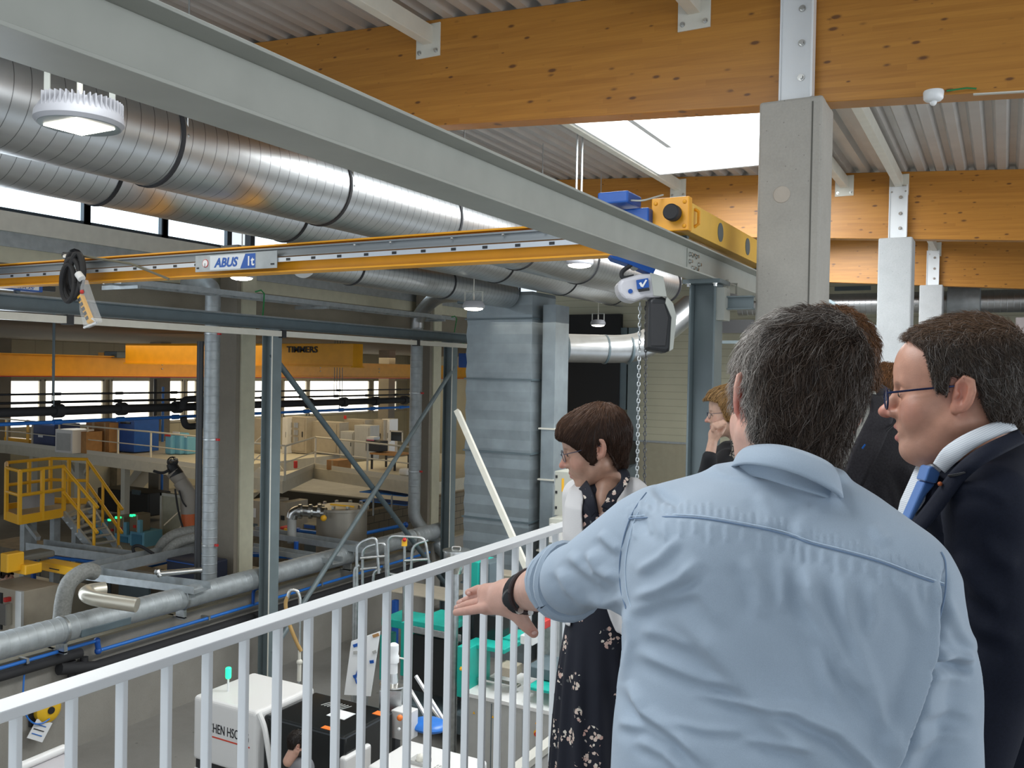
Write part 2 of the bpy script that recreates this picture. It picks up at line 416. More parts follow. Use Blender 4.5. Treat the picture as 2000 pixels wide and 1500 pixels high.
bxm(MB(), 1228, 1241, 640, 1000, YE - .25, .2).build('trim_3', GREY, kind='structure')
bxm(MB(), 1206, 1222, 640, 800, YE - .2, .15).build('trim_4', DGREY, kind='structure')
bxm(MB(), 1640, 1700, 655, 1000, YE - .15, .1).build('door_2', panel_mat('cream_door_panel', (.45, .43, .33), .45), kind='structure')
for q in (1634, 1702): bxm(MB(), q, q + 6, 650, 1000, YE - .2, .16).build('trim_5', DGREY, kind='structure')
bxm(MB(), 1905, 2040, 740, 1000, YE - .15, .1).build('door_3', DGREY, kind='structure')

# low concrete wall between the two bays
LW = concrete_mat('grey_wall_concrete', (.27, .255, .225))
MB().box(-12.3, -12.0, -4, 26.2, 0, 1.55).build('wall_middle', LW, kind='structure')
MB().box(-12.33, -11.97, -4, 26.2, 1.55, 1.58).build('trim_6', concrete_mat('dusty_coping', (.30, .26, .18)), kind='structure')
# far hall shell
FC = mat('far_ceiling_brown', (.13, .105, .07), .8, noise=.1)
MB().box(-46, -13.8, -4, 48, ZC + .95, ZC + 1.2).build('ceiling.001', FC, kind='structure')
FW = panel_mat('far_wall_cream', (.42, .38, .27), 1.2, 1, .3, .03)
XF = -34.0
fwz = [(ZC - .62, ZC + .95), (0, ZC - 2.6)]
MB().box(XF - .3, XF, -4, 48, fwz[0][0], fwz[0][1]).build('wall_left.005', FW, kind='structure')
MB().box(XF - .3, XF, -4, 48, 0, ZC - 2.6).build('wall_left.006', FW, kind='structure')
MB().box(-46, XF, 47.5, 48, 0, ZC + 1).build('wall_far.002', FW, kind='structure')
MB().box(-34, -13.8, 47.5, 48, 0, ZC + 1).build('wall_far.003', FW, kind='structure')
for (a, b, t, bo) in ((-60, 8, 740, 840), (14, 78, 740, 840), (84, 201, 737, 800), (215, 293, 737, 800), (320, 355, 738, 800), (362, 382, 738, 780), (480, 514, 738, 795), (552, 598, 738, 800), (602, 720, 738, 800), (727, 773, 740, 800), (850, 860, 742, 790), (894, 915, 742, 790)):
    ya, yb = PX(a, 760, XF).y, PX(b, 760, XF).y
    f = MB()
    z1 = ZC - .62; z0 = ZC - 2.6
    for yy in (ya, yb): f.box(XF - .1, XF + .08, yy - .07, yy + .07, z0, z1)
    f.box(XF - .1, XF + .08, ya, yb, z0, z0 + .1).box(XF - .1, XF + .08, ya, yb, z1 - .06, z1)
    ff = f.build('window_%d' % wn, mat('window_frame_pale', (.45, .43, .37), .5), kind='structure'); wn += 1
    MB().box(XF - .06, XF - .02, ya, yb, z0 + .08, z1 - .05).build('glass_pane', WARMP, ff)
# the piers between the windows
for (a, b) in ((8, 14), (201, 215), (293, 320), (382, 480), (514, 552), (720, 727), (773, 850), (860, 894), (915, 1300)):
    ya, yb = PX(a, 760, XF).y, PX(b, 760, XF).y
    MB().box(XF - .3, XF, ya, min(yb, 47.5), ZC - 2.6, ZC - .62).build('wall_left.007', mat('pier_beige', (.33, .29, .21), .7), kind='structure')

# ================================================================== ROOF TIMBER AND COLUMNS
YB = [6.75, 13.85, 20.95]
def zbot(X): return 1.92 - .068 * X + ZC
nm = ['nearest broad honey-coloured glued timber beam, across the top of the picture', 'second glued timber beam, behind the skylight', 'third glued timber beam, farthest back above the third column']
for i, Y in enumerate(YB):
    x0, x1 = -13.4, 7.0; mb = MB()
    mb.hexa([(x0, Y, zbot(x0)), (x1, Y, zbot(x1)), (x1, Y + .2, zbot(x1)), (x0, Y + .2, zbot(x0)), (x0, Y, ztop(x0)), (x1, Y, ztop(x1)), (x1, Y + .2, ztop(x1)), (x0, Y + .2, ztop(x0))])
    tag(mb.build('glulam_beam', WOOD, bevel=.006), nm[i], 'beam', 'glued timber roof beams')
def fastener(mb, p, n, r=.022):
    n = Vector(n); mb.lathe(p, n, [(r * 1.5, 0), (r * 1.5, .006)], 14); mb.lathe(Vector(p) + n * .006, n, [(r, 0), (r, .018)], 6)
cl = ['large square concrete column in front, with a patched hole', 'second square concrete column, pale, behind the front one', 'third pale concrete column, farthest of the row']
pl = ['white steel plate with three bolts on top of the front concrete column', 'white steel plate with three bolts above the second concrete column', 'small white bolted steel plate above the third concrete column']
for i, Y in enumerate(YB):
    xa, xb = -1.62, -1.17; yc = Y - .13
    ztp = ZC + 2.02
    m = CONC if i == 0 else CONC2
    t = thing('concrete_column', cl[i], 'column', (-1.395, yc + .22, GF), 'concrete columns along the gallery edge')
    mb = MB(); mb.box(xa, xb, yc, yc + .45, GF, ztp); mb.build('shaft', m, t, bevel=.02)
    if i == 0:
        p = PY(1527, 380, yc)
        MB().lathe(p + Vector((0, -.002, 0)), (0, -1, 0), [(.062, 0), (.058, .004)], 20).build('patch', mat('mortar_patch', (.45, .40, .34), .9, noise=.1), t)
        MB().box(xb - .075, xb - .065, yc - .003, yc, GF, ztp - .04).build('joint_line', mat('joint', (.12, .115, .10), .9), t)
    t2 = thing('beam_plate', pl[i], 'bracket', (-1.39, Y - .02, ztp), 'white steel beam brackets')
    w0, w1 = (-1.50, -1.25)
    h = 1.0 if i == 0 else .74
    MB().box(w0, w1, Y - .035, Y - .015, ztp, ztp + h).build('plate', WHITE, t2, bevel=.003)
    MB().box(w1 - .012, w1, Y - .12, Y - .035, ztp, ztp + h).box(w0, w0 + .012, Y - .05, Y - .035, ztp, ztp + h).build('web', WHITE, t2)
    for zz in (.17, .42, .67) if i == 0 else (.14, .35, .58):
        b = MB(); fastener(b, (w0 + .155, Y - .037, ztp + zz), (0, -1, 0), .017); b.build('bolt', STEEL, t2)
# patch: corrugated gasket under column head
# white purlins between the beams, each with its end plates
def purlin(px, py, seg, lab, y1off=0):
    Yb = YB[seg]
    p = PY(px, py, Yb); X = p.x
    y0 = YB[seg - 1] + .2 if seg > 0 else -3.5
    zc = ztop(X) - .14
    t = thing('roof_purlin', lab, 'beam', (X, (y0 + Yb) / 2, zc - .1), 'white steel roof purlins')
    MB().box(X - .05, X + .05, y0, Yb, zc - .08, zc + .08).build('bar', CREAM, t, bevel=.005)
    MB().box(X - .13, X + .13, Yb - .014, Yb, zc - .2, zc + .1).build('end_plate', CREAM, t, bevel=.002)
    for s in (-1, 1):
        b = MB(); fastener(b, (X + .09 * s, Yb - .014, zc - .15), (0, -1, 0), .014); b.build('bolt', STEEL, t)
purlin(838, 50, 0, 'white steel purlin meeting the nearest timber beam at its upper left')
purlin(1357, 8, 0, 'white steel purlin end on the nearest timber beam at the top edge of the picture')
purlin(1325, 350, 1, 'white steel purlin just left of the front column, under the skylight')
purlin(1650, 335, 1, 'white steel purlin just right of the front concrete column')
purlin(1757, 325, 1, 'white steel purlin meeting the second timber beam right of the front column')
purlin(1826, 465, 2, 'white steel purlin meeting the third timber beam')
# presence sensor + conduit on the near beam
p = PY(1823, 195, YB[0] - .04)
t = thing('presence_sensor', 'round white ceiling sensor on the underside edge of the nearest timber beam', 'sensor', p)
zz = zbot(p.x)
MB().lathe((p.x, p.y, zz + .02), (0, 0, -1), [(.062, 0), (.066, .01), (.062, .055), (.05, .068), (.03, .072)], 24).build('housing', WHITE, t, True)
MB().ball((p.x, p.y, zz - .06), .022, n=12).build('lens', PAPER, t, True)
tag(MB().tube([(p.x + .08, p.y, zz + .01), (p.x + .2, p.y, zz + .012), (p.x + .26, p.y, zz)], .006, 8).build('cable', GREENC, smooth=True), 'short green cable leaving the white ceiling sensor', 'cable')
tag(MB().bar((p.x + .24, p.y + .06, zz - .016), (5.5, p.y + .06, zbot(5.5) - .016), .03, .016).build('conduit', CREAM), 'pale conduit running along the underside of the nearest timber beam', 'conduit')

# ================================================================== NEAR CRANE RUNWAY
XR0, XR1 = -2.07, -1.87; XR = -1.97; ZR0, ZR1 = ZC + .715, ZC + .915
t = thing('runway_beam', 'large grey steel runway beam crossing the picture from the top left to the front column', 'beam', (XR, 4, ZR0), 'steel crane runway beams')
MB().ibeam((XR, -2.5, (ZR0 + ZR1) / 2), (XR, 12.5, (ZR0 + ZR1) / 2), .2, .2, .012, .010).build('beam', GREYL, t, bevel=.002)
MB().box(XR - .022, XR + .022, -2.5, 12.5, ZR1, ZR1 + .035).build('rail', GALVM, t)
yj = PX(1378, 518, XR1).y
pm = MB(); pm.box(XR + .005, XR + .012, yj - .14, yj + .14, ZR0 + .02, ZR1 - .02)
pm.build('splice_plate', GREYL, t)
for dy, dz in ((-.1, .09), (-.1, .14), (-.035, .14), (-.035, .05), (.05, .14), (.05, .05), (.11, .09)):
    b = MB(); fastener(b, (XR + .013, yj + dy, ZR0 + dz), (1, 0, 0), .012); b.build('bolt', STEEL, t)
# near crane post beside the rail
Yp = 6.56
t = thing('crane_post', 'wide grey steel H-post just left of the front concrete column', 'post', (XR, Yp, 0), 'grey steel crane posts')
MB().ibeam((XR, Yp, 0), (XR, Yp, ZR0 - .03), .2, .2, .014, .01, upv=(1, 0, 0)).build('post', GREY, t, bevel=.002)
MB().box(XR - .14, XR + .14, Yp - .14, Yp + .14, ZR0 - .03, ZR0).build('cap_plate', GREY, t)
MB().box(XR + .1, XR + .16, Yp - .08, Yp + .08, ZR0 - .3, ZR0 - .06).build('side_plate', GREYL, t)
for a in (-.1, .1):
    b = MB(); fastener(b, (XR + a, Yp - .12, ZR0 - .03), (0, 0, -1), .014); b.build('bolt', STEEL, t)
tag(MB().ibeam((XR + .16, Yp + .02, ZR0 - .17), (-1.62, Yp + .02, ZR0 - .17), .1, .08, .01, .008).build('tie_bracket', GREY), 'short grey steel tie between the H-post and the front concrete column', 'bracket')
# hanging rods
for i, x in enumerate((1127, 1137)):
    p = PX(x, 300, -4.78)
    tag(MB().cyl((p.x, p.y, 7.42), (p.x, p.y, ztop(p.x) + .06), .013, 8).build('hanger_rod', GALV), ['left', 'right'][i] + ' one of the two thin steel rods hanging under the skylight edge', 'rod', 'thin steel hanger rods')

# ================================================================== SPIRAL DUCTS
def duct_mesh(p, q, r, seam=.125, rib=.004, n=40):
    p, q = Vector(p), Vector(q); L_ = (q - p).length; prof = []
    h = 0
    while h < L_:
        prof += [(r, min(h + seam * q, L_)) for q in (0, .04, .84, .88)] + [(r + rib, min(h + seam * .905, L_)), (r + rib, min(h + seam * .96, L_))]; h += seam
    prof.append((r, L_))
    return MB().lathe(p, (q - p), prof, n)
def seamed_duct_mat():
    m, N, L, b = nodes('seamed_duct_steel')
    tc = N.new('ShaderNodeTexCoord'); sx = N.new('ShaderNodeSeparateXYZ'); L.new(tc.outputs['Object'], sx.inputs[0])
    z0 = mth(N, L, 'SUBTRACT', sx.outputs[2], .385)
    an = mth(N, L, 'DIVIDE', mth(N, L, 'ARCTAN2', sx.outputs[0], z0), 2 * PI)          # the seam winds round the pipe
    fr = mth(N, L, 'FRACT', mth(N, L, 'ADD', mth(N, L, 'MULTIPLY', sx.outputs[1], 8), an))
    g = mth(N, L, 'LESS_THAN', fr, .05)
    n = N.new('ShaderNodeTexNoise'); n.inputs['Scale'].default_value = 4; n.inputs['Detail'].default_value = 5; L.new(tc.outputs['Object'], n.inputs['Vector'])
    c = mixc(N, L, n.outputs['Fac'], (.42, .43, .43), (.54, .55, .55)); c = mixc(N, L, mth(N, L, 'MULTIPLY', g, .8), c, (.10, .10, .10))
    L.new(c, b.inputs['Base Color']); b.inputs['Metallic'].default_value = 1; b.inputs['Roughness'].default_value = .36
    return m
SEAMD = seamed_duct_mat()
def duct_run(lab, X, zrel, r, y0, y1, joints, name='spiral_duct', rods=True):
    t = thing(name, lab, 'duct', (X, (y0 + y1) / 2, zrel - r + ZC), 'long spiral ducts under the roof')
    duct_mesh((X, y0, zrel + ZC), (X, y1, zrel + ZC), r, 40, .0).build('pipe', SEAMD, t, True)
    for y in joints:
        MB().lathe((X, y - .02, zrel + ZC), (0, 1, 0), [(r, 0), (r + .012, .004), (r + .012, .036), (r, .04)], 40).build('clamp_band', BLACKR, t, True)
        if rods:
            xx = X + r * .96
            MB().cyl((xx, y + .05, zrel + ZC), (xx, y + .05, ztop(xx)), .008, 6).ball((xx, y + .05, zrel + ZC), .022, n=8).build('hanger_rod', GALV, t)
js = [5.0 + 2.1 * k for k in range(-3, 7)]
duct_run('upper large galvanised spiral duct running from the top left behind the runway beam', -6.2, 1.87, .385, -2, 17.5, js)
duct_run('lower large spiral duct, beneath and behind the upper one at the left', -7.5, 1.89, .385, -2, 18.5, [5.45 + 2.5 * k for k in range(-2, 6)], rods=False)
duct_run('smaller spiral duct furthest back among the parallel ducts, beyond the yellow crane bridge', -8.6, 1.55, .28, 9.5, 15.3, [10.5, 13], rods=False)
# duct across the far end at the gallery side
p = PY(1560, 590, 22); q = PY(2040, 597, 22)
t = thing('spiral_duct', 'bright spiral duct crossing behind the right-hand columns', 'duct', (p + q) / 2 - Vector((0, 0, .3)))
z_ = PY(1665, 592, 22).z
duct_mesh((p.x - 1.5, 22.3, z_), (6.5, 22.3, z_), .25).build('pipe', GALVD, t, True)
a = PY(1848, 600, 22).x; b_ = PY(1915, 600, 22).x
MB().lathe((a, 22.3, z_), (1, 0, 0), [(.25, 0), (.40, .02), (.40, b_ - a - .02), (.25, b_ - a)], 36).build('sleeve', GALVM, t, True)

# horizontal pipe with elbow from the big riser
t = thing('spiral_duct', 'thick horizontal spiral duct joining the sheet-metal riser, ending in an elbow', 'duct', PD(1160, 680, 18.5) - Vector((0, 0, .3)))
pts = [PD(1066, 679, 18.6), PD(1245, 683, 19.2), PD(1285, 655, 19.6), PD(1350, 600, 20.2)]
pp = bend(pts, .7, 8)
MB().tube(pp, .30, 32).build('pipe', GALVD, t, True)
for x in (1100, 1178, 1225):
    c = PD(x, 680 + (x - 1066) * .02, 18.6 + (x - 1066) / 179 * .6); d = (pts[1] - pts[0]).normalized()
    MB().lathe(c, d, [(.30, 0), (.315, .01), (.315, .05), (.30, .06)], 32).build('clamp_band', DGREY, t, True)

# ================================================================== SHEET METAL RISER
Yr = 15.4
a = PY(915, 570, Yr); b = PY(1040, 570, Yr)
t = thing('duct_riser', 'tall square sheet-metal duct riser with horizontal ribs, in the middle of the hall', 'duct', ((a.x + b.x) / 2, Yr + .5, 0))
mb = MB(); zt_ = PY(980, 571, Yr).z; z = 0.0; k = 0
while z < zt_:
    z2 = min(z + .19, zt_); e = .012 if k % 2 else 0
    s_ = .004; u_ = .02 if k % 2 else .004; w_ = .004 if k % 2 else .02
    mb.hexa([(a.x - w_, Yr - w_, z), (b.x + w_, Yr - w_, z), (b.x + w_, Yr + 1, z), (a.x - w_, Yr + 1, z), (a.x - u_, Yr - u_, z2), (b.x + u_, Yr - u_, z2), (b.x + u_, Yr + 1, z2), (a.x - u_, Yr + 1, z2)]); z = z2; k += 1
mb.build('body', mat('riser_steel', (.27, .31, .33), .5, .5, noise=.12, nscale=3), t)
for zz in (1.4, 2.75, 4.1, 5.55, 6.75):
    MB().box(a.x - .045, b.x + .045, Yr - .045, Yr + 1.03, zz, zz + .03).build('flange', DGREY, t)
mb = MB(); mb.box(b.x + .14, b.x + .42, Yr + .2, Yr + .8, 0, zt_ - .25); mb.build('side_duct', mat('riser_steel', (0, 0, 0)), t)
# second narrow channel column right of riser
for zz in (2.2, 3.6, 4.6): MB().box(b.x + .10, b.x + .46, Yr + .16, Yr + .84, zz, zz + .03).build('flange', CREAM, t)
# ================================================================== GALLERY RAILING
RX, RZ = -1.54, ZC - .604
t = thing('railing', 'white steel balustrade with a flat handrail along the gallery edge', 'railing', (RX, 3, GF))
MB().box(RX - .03, RX + .03, -1.2, 5.9, RZ - .022, RZ).build('handrail', WHITE, t, bevel=.003)
MB().box(RX - .018, RX + .018, -1.2, 5.9, GF + .09, GF + .12).build('bottom_rail', WHITE, t)
yb = PX(30, 1450, RX).y; k = -10
while yb + k * .11 < 5.85:
    y = yb + k * .11
    if y > -1.1: MB().box(RX - .0125, RX + .0125, y - .006, y + .006, GF + .12, RZ - .022).build('baluster', WHITE, t, bevel=.002)
    k += 1
for y in (-1.0, .9, 2.8, 4.7): MB().box(RX - .025, RX + .025, y - .006, y + .006, GF, GF + .12).build('foot_bracket', WHITE, t)

# ================================================================== FAR RUNWAY, POSTS AND BRACES
XG = -11.5
t = thing('runway_beam', 'long blue-grey steel runway beam on the far side of the bay, under the crane bridge', 'beam', (XG, 8, ZC + .7), 'steel crane runway beams')
yend = PX(912, 660, XG).y
MB().ibeam((XG, -2, ZC + .80), (XG, yend, ZC + .80), .2, .2, .014, .01).build('beam', DGREY, t)
MB().box(XG - .02, XG + .02, -2, yend, ZC + .9, ZC + .93).build('rail', GALVM, t)
t = thing('cable_duct', 'pale boxed cable trunking clipped under the far runway beam', 'trunking', (XG + .12, 8, ZC + .58))
MB().box(XG + .08, XG + .2, -2, yend, ZC + .57, ZC + .67).build('duct', CREAM, t)
for px in (137, 555, 818):
    y = PX(px, 620, XG + .2).y
    MB().box(XG + .07, XG + .215, y - .05, y + .05, ZC + .55, ZC + .69).build('clip', BLACK, t)
def hpost(px, lab, zt=.68):
    y = PX(px, 700, XG).y
    t = thing('crane_post', lab, 'post', (XG, y, 0), 'grey steel crane posts')
    MB().ibeam((XG, y, 0), (XG, y, ZC + zt), .24, .24, .014, .01, upv=(1, 0, 0)).build('post', GREY, t)
    MB().box(XG - .16, XG + .16, y - .16, y + .16, ZC + zt, ZC + zt + .02).build('cap_plate', GREY, t)
    MB().cyl((XG + .13, y - .13, .1), (XG + .13, y - .13, ZC + zt - .1), .012, 8).build('conduit', CREAM, t)
    return y
yA = hpost(531, 'grey steel H-post carrying the far runway beam, left end of the crossed braces')
yB_ = hpost(880, 'grey steel H-post at the right end of the crossed braces, left of the sheet-metal riser')
def brace(p, q, r, m, lab):
    tag(MB().tube([p, q], r, 12).build('diagonal_brace', m, smooth=True), lab, 'brace')
brace(V(XG, yA, .25), V(XG, yB_, -5.1), .055, DGREY, 'dark round steel brace falling to the right between the two far posts')
brace(V(XG + .1, yB_, .1), V(XG + .1, yA, -5.1), .05, GREY, 'grey round steel brace rising to the right between the two far posts')
pa, pb = PD(893, 803, 16.6), PD(1032, 1118, 14.6)
tag(MB().bar(pa, pb, .12, .09, (1, 0, 0)).build('diagonal_brace', CREAM), 'cream square steel brace in front of the sheet-metal riser', 'brace')

# concrete columns of the middle row with vertical pipes
XC = -12.85
for i, (px, lab) in enumerate(((460, 'tall concrete column of the middle row, beside the left vertical pipe'), (838, 'tall concrete column of the middle row, nearer the sheet-metal riser'))):
    y = PX(px, 800, XC).y
    t = thing('concrete_column', lab, 'column', (XC - .22, y + .22, 0), 'concrete columns of the middle row')
    MB().box(XC - .45, XC, y, y + .45, 0, ZC + 2.35).build('shaft', CONC3, t)
    MB().box(XC, XC + .05, y + .1, y + .45, 0, ZC + 2.35).build('lit_face', CREAMD, t)  # cream sheet paints the column's side face as lit
def vpipe(px, ytop, ybot, X, r, lab, extra=None):
    p = PX(px, 800, X)
    t = thing('vertical_pipe', lab, 'pipe', (p.x, p.y, 0), 'vertical galvanised pipes')
    z1 = PX(px, ytop, X).z; z0 = PX(px, ybot, X).z
    duct_mesh((p.x, p.y, z0), (p.x, p.y, z1), r, .16, .003, 24).build('pipe', GALVM, t, True)
    zz = z0 + .8
    while zz < z1 - .3:
        MB().lathe((p.x, p.y, zz), (0, 0, 1), [(r, 0), (r + .012, .005), (r + .012, .035), (r, .04)], 24).build('clamp_band', GALV, t, True)
        MB().box(p.x + r, p.x + r + .07, p.y - .02, p.y + .02, zz, zz + .04).build('valve_knob', RED, t)
        zz += 1.9
    return t, p, z0, z1
t, p, z0, z1 = vpipe(413, 590, 1150, -12.5, .135, 'left vertical galvanised pipe in front of the concrete column')
MB().tube(bend([(p.x, p.y, z1), (p.x, p.y, z1 + .32), (p.x - .7, p.y, z1 + .36)], .25, 6), .135, 20).build('elbow', GALVM, t, True)
t, p, z0, z1 = vpipe(812, 640, 985, -12.5, .15, 'right vertical galvanised pipe, behind the crossed braces')
q1 = PX(850, 578, -11.9); q2 = PX(925, 574, -10.6)
MB().tube(bend([(p.x, p.y, z1), (p.x, p.y, z1 + .25), q1, q2], .4, 7), .17, 24).build('elbow', GALVD, t, True)
MB().tube(bend([(p.x, p.y, z0), (p.x, p.y, z0 - .35), PX(872, 1085, -11.8)], .35, 6), .15, 20).build('lower_bend', GALVM, t, True)
tag(bxm(MB(), 893, 948, 558, 592, PD(920, 575, 18).y, .5).build('fan_housing', DGREY, bevel=.02), 'dark fan housing at the end of the bright bent duct, above the riser', 'fan')
p = PX(390, 800, -12.3)
tag(MB().tube(bend([(p.x, p.y, .3), (p.x, p.y, ZC + .45)], .1), .06, 10).build('downpipe', BLACK, smooth=True), 'black insulated pipe standing left of the galvanised vertical pipe', 'pipe')

# cable ladder above the far runway
XL = -12.0
z0_ = (PX(600, 594, XL).z)
t = thing('cable_ladder', 'galvanised cable ladder above the far runway beam', 'cable tray', (XL, 12, z0_))
y0, y1 = PX(235, 560, XL).y, PX(888, 640, XL).y
for X in (XL, XL - .4): MB().box(X - .02, X + .02, y0, y1, z0_, z0_ + .09).build('side_rail', GALVM, t)
y = y0 + .15
while y < y1: MB().box(XL - .4, XL, y, y + .04, z0_ + .02, z0_ + .05).build('rung', GALVM, t); y += .42
for y in (y0 + .3, (y0 + y1) / 2, y1 - .5): MB().box(XL - .42, XL + .02, y, y + .05, z0_ - .05, z0_).box(XL - .85, XL - .42, y, y + .05, z0_ - .05, z0_ + .02).build('wall_arm', GALVM, t)
for i, (px, py, dx) in enumerate(((498, 570, 0), (880, 620, 0))):
    p = PX(px, py, XL); c = []
    for k in range(9): c.append(p + Vector((.1 * math.sin(k), .07 * k, .16 * math.sin(k * .9) - .09 * k)))
    tag(MB().tube(c, .014, 6).build('cable_loop', GREENC, smooth=True), ['green cable looping down from the cable ladder at its middle', 'green cable hanging from the right end of the cable ladder'][i], 'cable')

# ================================================================== BRIDGE CRANE
YG = 6.33; ZG0, ZG1 = ZC + .90, ZC + 1.165
t = thing('crane_bridge', 'yellow overhead crane bridge girder spanning the bay with a silver festoon rail', 'crane', (-7, YG, ZG0))
MB().ibeam((-12.2, YG, (ZG0 + ZG1) / 2), (XR - .1, YG, (ZG0 + ZG1) / 2), ZG1 - ZG0, .17, .016, .01).build('girder', YEL, t, bevel=.002)
MB().box(-12, -2.0, YG - .13, YG - .055, ZG0 + .14, ZG0 + .155).box(-12, -2.0, YG - .10, YG - .05, ZG0 + .155, ZG0 + .21).box(-12, -2.0, YG - .13, YG - .055, ZG0 + .21, ZG0 + .225).build('cable_rail', mat('rail_zinc', (.28, .30, .31), .5, .7), t)
mbr = MB().box(-12, -2.0, YG - .158, YG - .15, ZG0 + .085, ZG0 + .125).build('festoon_rail', mat('bright_aluminium', (.58, .62, .66), .35, .6), t)
x = -11.8
while x < -2.1:
    MB().box(x, x + .045, YG - .163, YG - .157, ZG0 + .093, ZG0 + .116).build('slot_clip', BLACK, t); x += .3
for px in (690, 760, 880, 980, 1060): 
    p = PY(px, 480, YG - .15); MB().ball((p.x, YG - .135, ZG0 + .2), .012, n=6).build('rail_bolt', STEEL, t)
# name plate
a = PY(382, 520, YG - .17); b = PY(541, 515, YG - .17)
zp0, zp1 = ZG0 + .03, ZG0 + .19
tp = MB().box(a.x, b.x, YG - .172, YG - .165, zp0, zp1).build('name_plate', GALVM, t)
w_ = b.x - a.x
MB().box(a.x + w_ * .19, a.x + w_ * .75, YG - .1745, YG - .172, zp0 + .012, zp1 - .012).build('plate_panel', mat('plate_white', (.62, .66, .7), .4), tp)
text('ABUS', 'lettering', BLUE, tp, (a.x + w_ * .25, YG - .176, zp0 + .038), (1, 0, 0), (0, 0, 1), .12, .002, shear=.25, width=w_ * .30, bold=.035)
MB().prism([(a.x + w_ * .57, YG - .175, zp0 + .012), (a.x + w_ * .75, YG - .175, zp0 + .012), (a.x + w_ * .75, YG - .175, zp1 - .012), (a.x + w_ * .63, YG - .175, zp1 - .012)], (0, -.002, 0)).build('blue_panel', BLUE, tp)
text('1t', 'lettering', PAPER, tp, (a.x + w_ * .645, YG - .179, zp0 + .036), (1, 0, 0), (0, 0, 1), .125, .002, width=w_ * .075, bold=.02)
MB().lathe((a.x + w_ * .13, YG - .173, (zp0 + zp1) / 2), (0, -1, 0), [(.04, 0), (.04, .003)], 20).build('warning_sticker', RED, tp)
MB().lathe((a.x + w_ * .13, YG - .176, (zp0 + zp1) / 2), (0, -1, 0), [(.034, 0), (.034, .002)], 20).box(a.x + w_ * .13 - .004, a.x + w_ * .13 + .004, YG - .18, YG - .178, zp0 + .04, zp0 + .07).build('sticker_disc', PAPER, tp)
text('i', 'lettering', INK, tp, (a.x + w_ * .13 - .006, YG - .181, zp0 + .04), (1, 0, 0), (0, 0, 1), .06, .001)
MB().box(a.x + w_ * .93, a.x + w_ * .97, YG - .176, YG - .172, zp0 + .03, zp0 + .045).box(a.x + .02, a.x + .05, YG - .176, YG - .172, zp0 + .03, zp0 + .045).build('slot', BLACK, tp)
# end carriages
c0, c1 = 5.70, 8.35
t = thing('end_carriage', 'yellow crane end carriage on top of the grey runway beam, by the front column', 'crane', (XR, 7, ZR1 + .03), 'crane end carriages')
MB().box(XR - .10, XR + .10, c0 + .06, c1, ZR1 + .055, ZR1 + .255).build('box_frame', mat('carriage_yellow', (.80, .47, .07), .45, noise=.04), t, bevel=.004)
MB().box(XR - .13, XR + .13, c0, c0 + .07, ZR1 + .045, ZR1 + .27).build('end_plate', YEL, t, bevel=.006)
MB().lathe((XR + .03, c0, ZR1 + .16), (0, -1, 0), [(.05, 0), (.055, .01), (.055, .07), (.047, .08)], 24).build('buffer', BLACKR, t, True)
for dx, dz in ((-.1, .235), (.1, .235), (-.1, .075), (.1, .075)): MB().ball((XR + dx, c0 - .004, ZR1 + dz), .014, .008, .014, n=8).build('bolt', YEL, t)
for y in (6.55, 7.35): 
    MB().lathe((XR + .1, y, ZR1 + .155), (1, 0, 0), [(.07, 0), (.07, .004)], 24).build('wheel_opening', DGREY, t)
MB().tube([(XR + .102, c0 + .22, ZR1 + .10), (XR + .13, c0 + .22, ZR1 + .12), (XR + .13, c0 + .22, ZR1 + .2), (XR + .102, c0 + .22, ZR1 + .22)], .012, 8).build('handle', YEL, t, True)
for y in (c0 + .3, c1 - .3): MB().lathe((XR - .03, y, ZR1 + .065), (1, 0, 0), [(.03, 0), (.03, .06)], 20).build('wheel', DGREY, t)
t = thing('travel_motor', 'blue crane travel motor behind the yellow end carriage', 'motor', (XR - .3, 5.85, ZR1 + .15))
MB().box(XR - .36, XR - .12, 5.62, 5.82, ZR1 + .10, ZR1 + .2).build('body', BLUE, t, bevel=.01)
MB().box(XR - .44, XR - .22, 5.5, 5.75, ZR1 + .22, ZR1 + .30).build('terminal_box', BLUE, t, bevel=.012)
MB().tube(bend([(XR - .22, 5.55, ZR1 + .24), (XR - .12, 5.5, ZR1 + .22), (XR - .05, 5.7, ZR1 + .29)], .05), .006, 6).build('cable', GREYL, t, True)
t = thing('end_carriage', 'blue crane end carriage at the left edge of the picture, on the far runway', 'crane', (XG, 6.5, ZC + .93), 'crane end carriages')
yy1 = PX(84, 565, XG + .1).y
MB().box(XG - .1, XG + .1, 5.0, yy1, ZC + .97, ZC + 1.10).build('box_frame', BLUE, t, bevel=.01)
MB().box(XG + .1, XG + .105, yy1 - .45, yy1 - .06, ZC + .99, ZC + 1.07).build('label', PAPER, t)
text('ABUS', 'lettering', BLUE, t, (XG + .107, yy1 - .42, ZC + .995), (0, 1, 0), (0, 0, 1), .05, .001, shear=.25, width=.3)
MB().box(XG - .05, XG + .05, yy1, yy1 + .22, ZC + 1.0, ZC + 1.07).build('bumper', BLACK, t, bevel=.01)
for y in (5.3, yy1 - .3): MB().lathe((XG - .03, y, ZC + .96), (1, 0, 0), [(.03, 0), (.03, .06)], 16).build('wheel', DGREY, t)

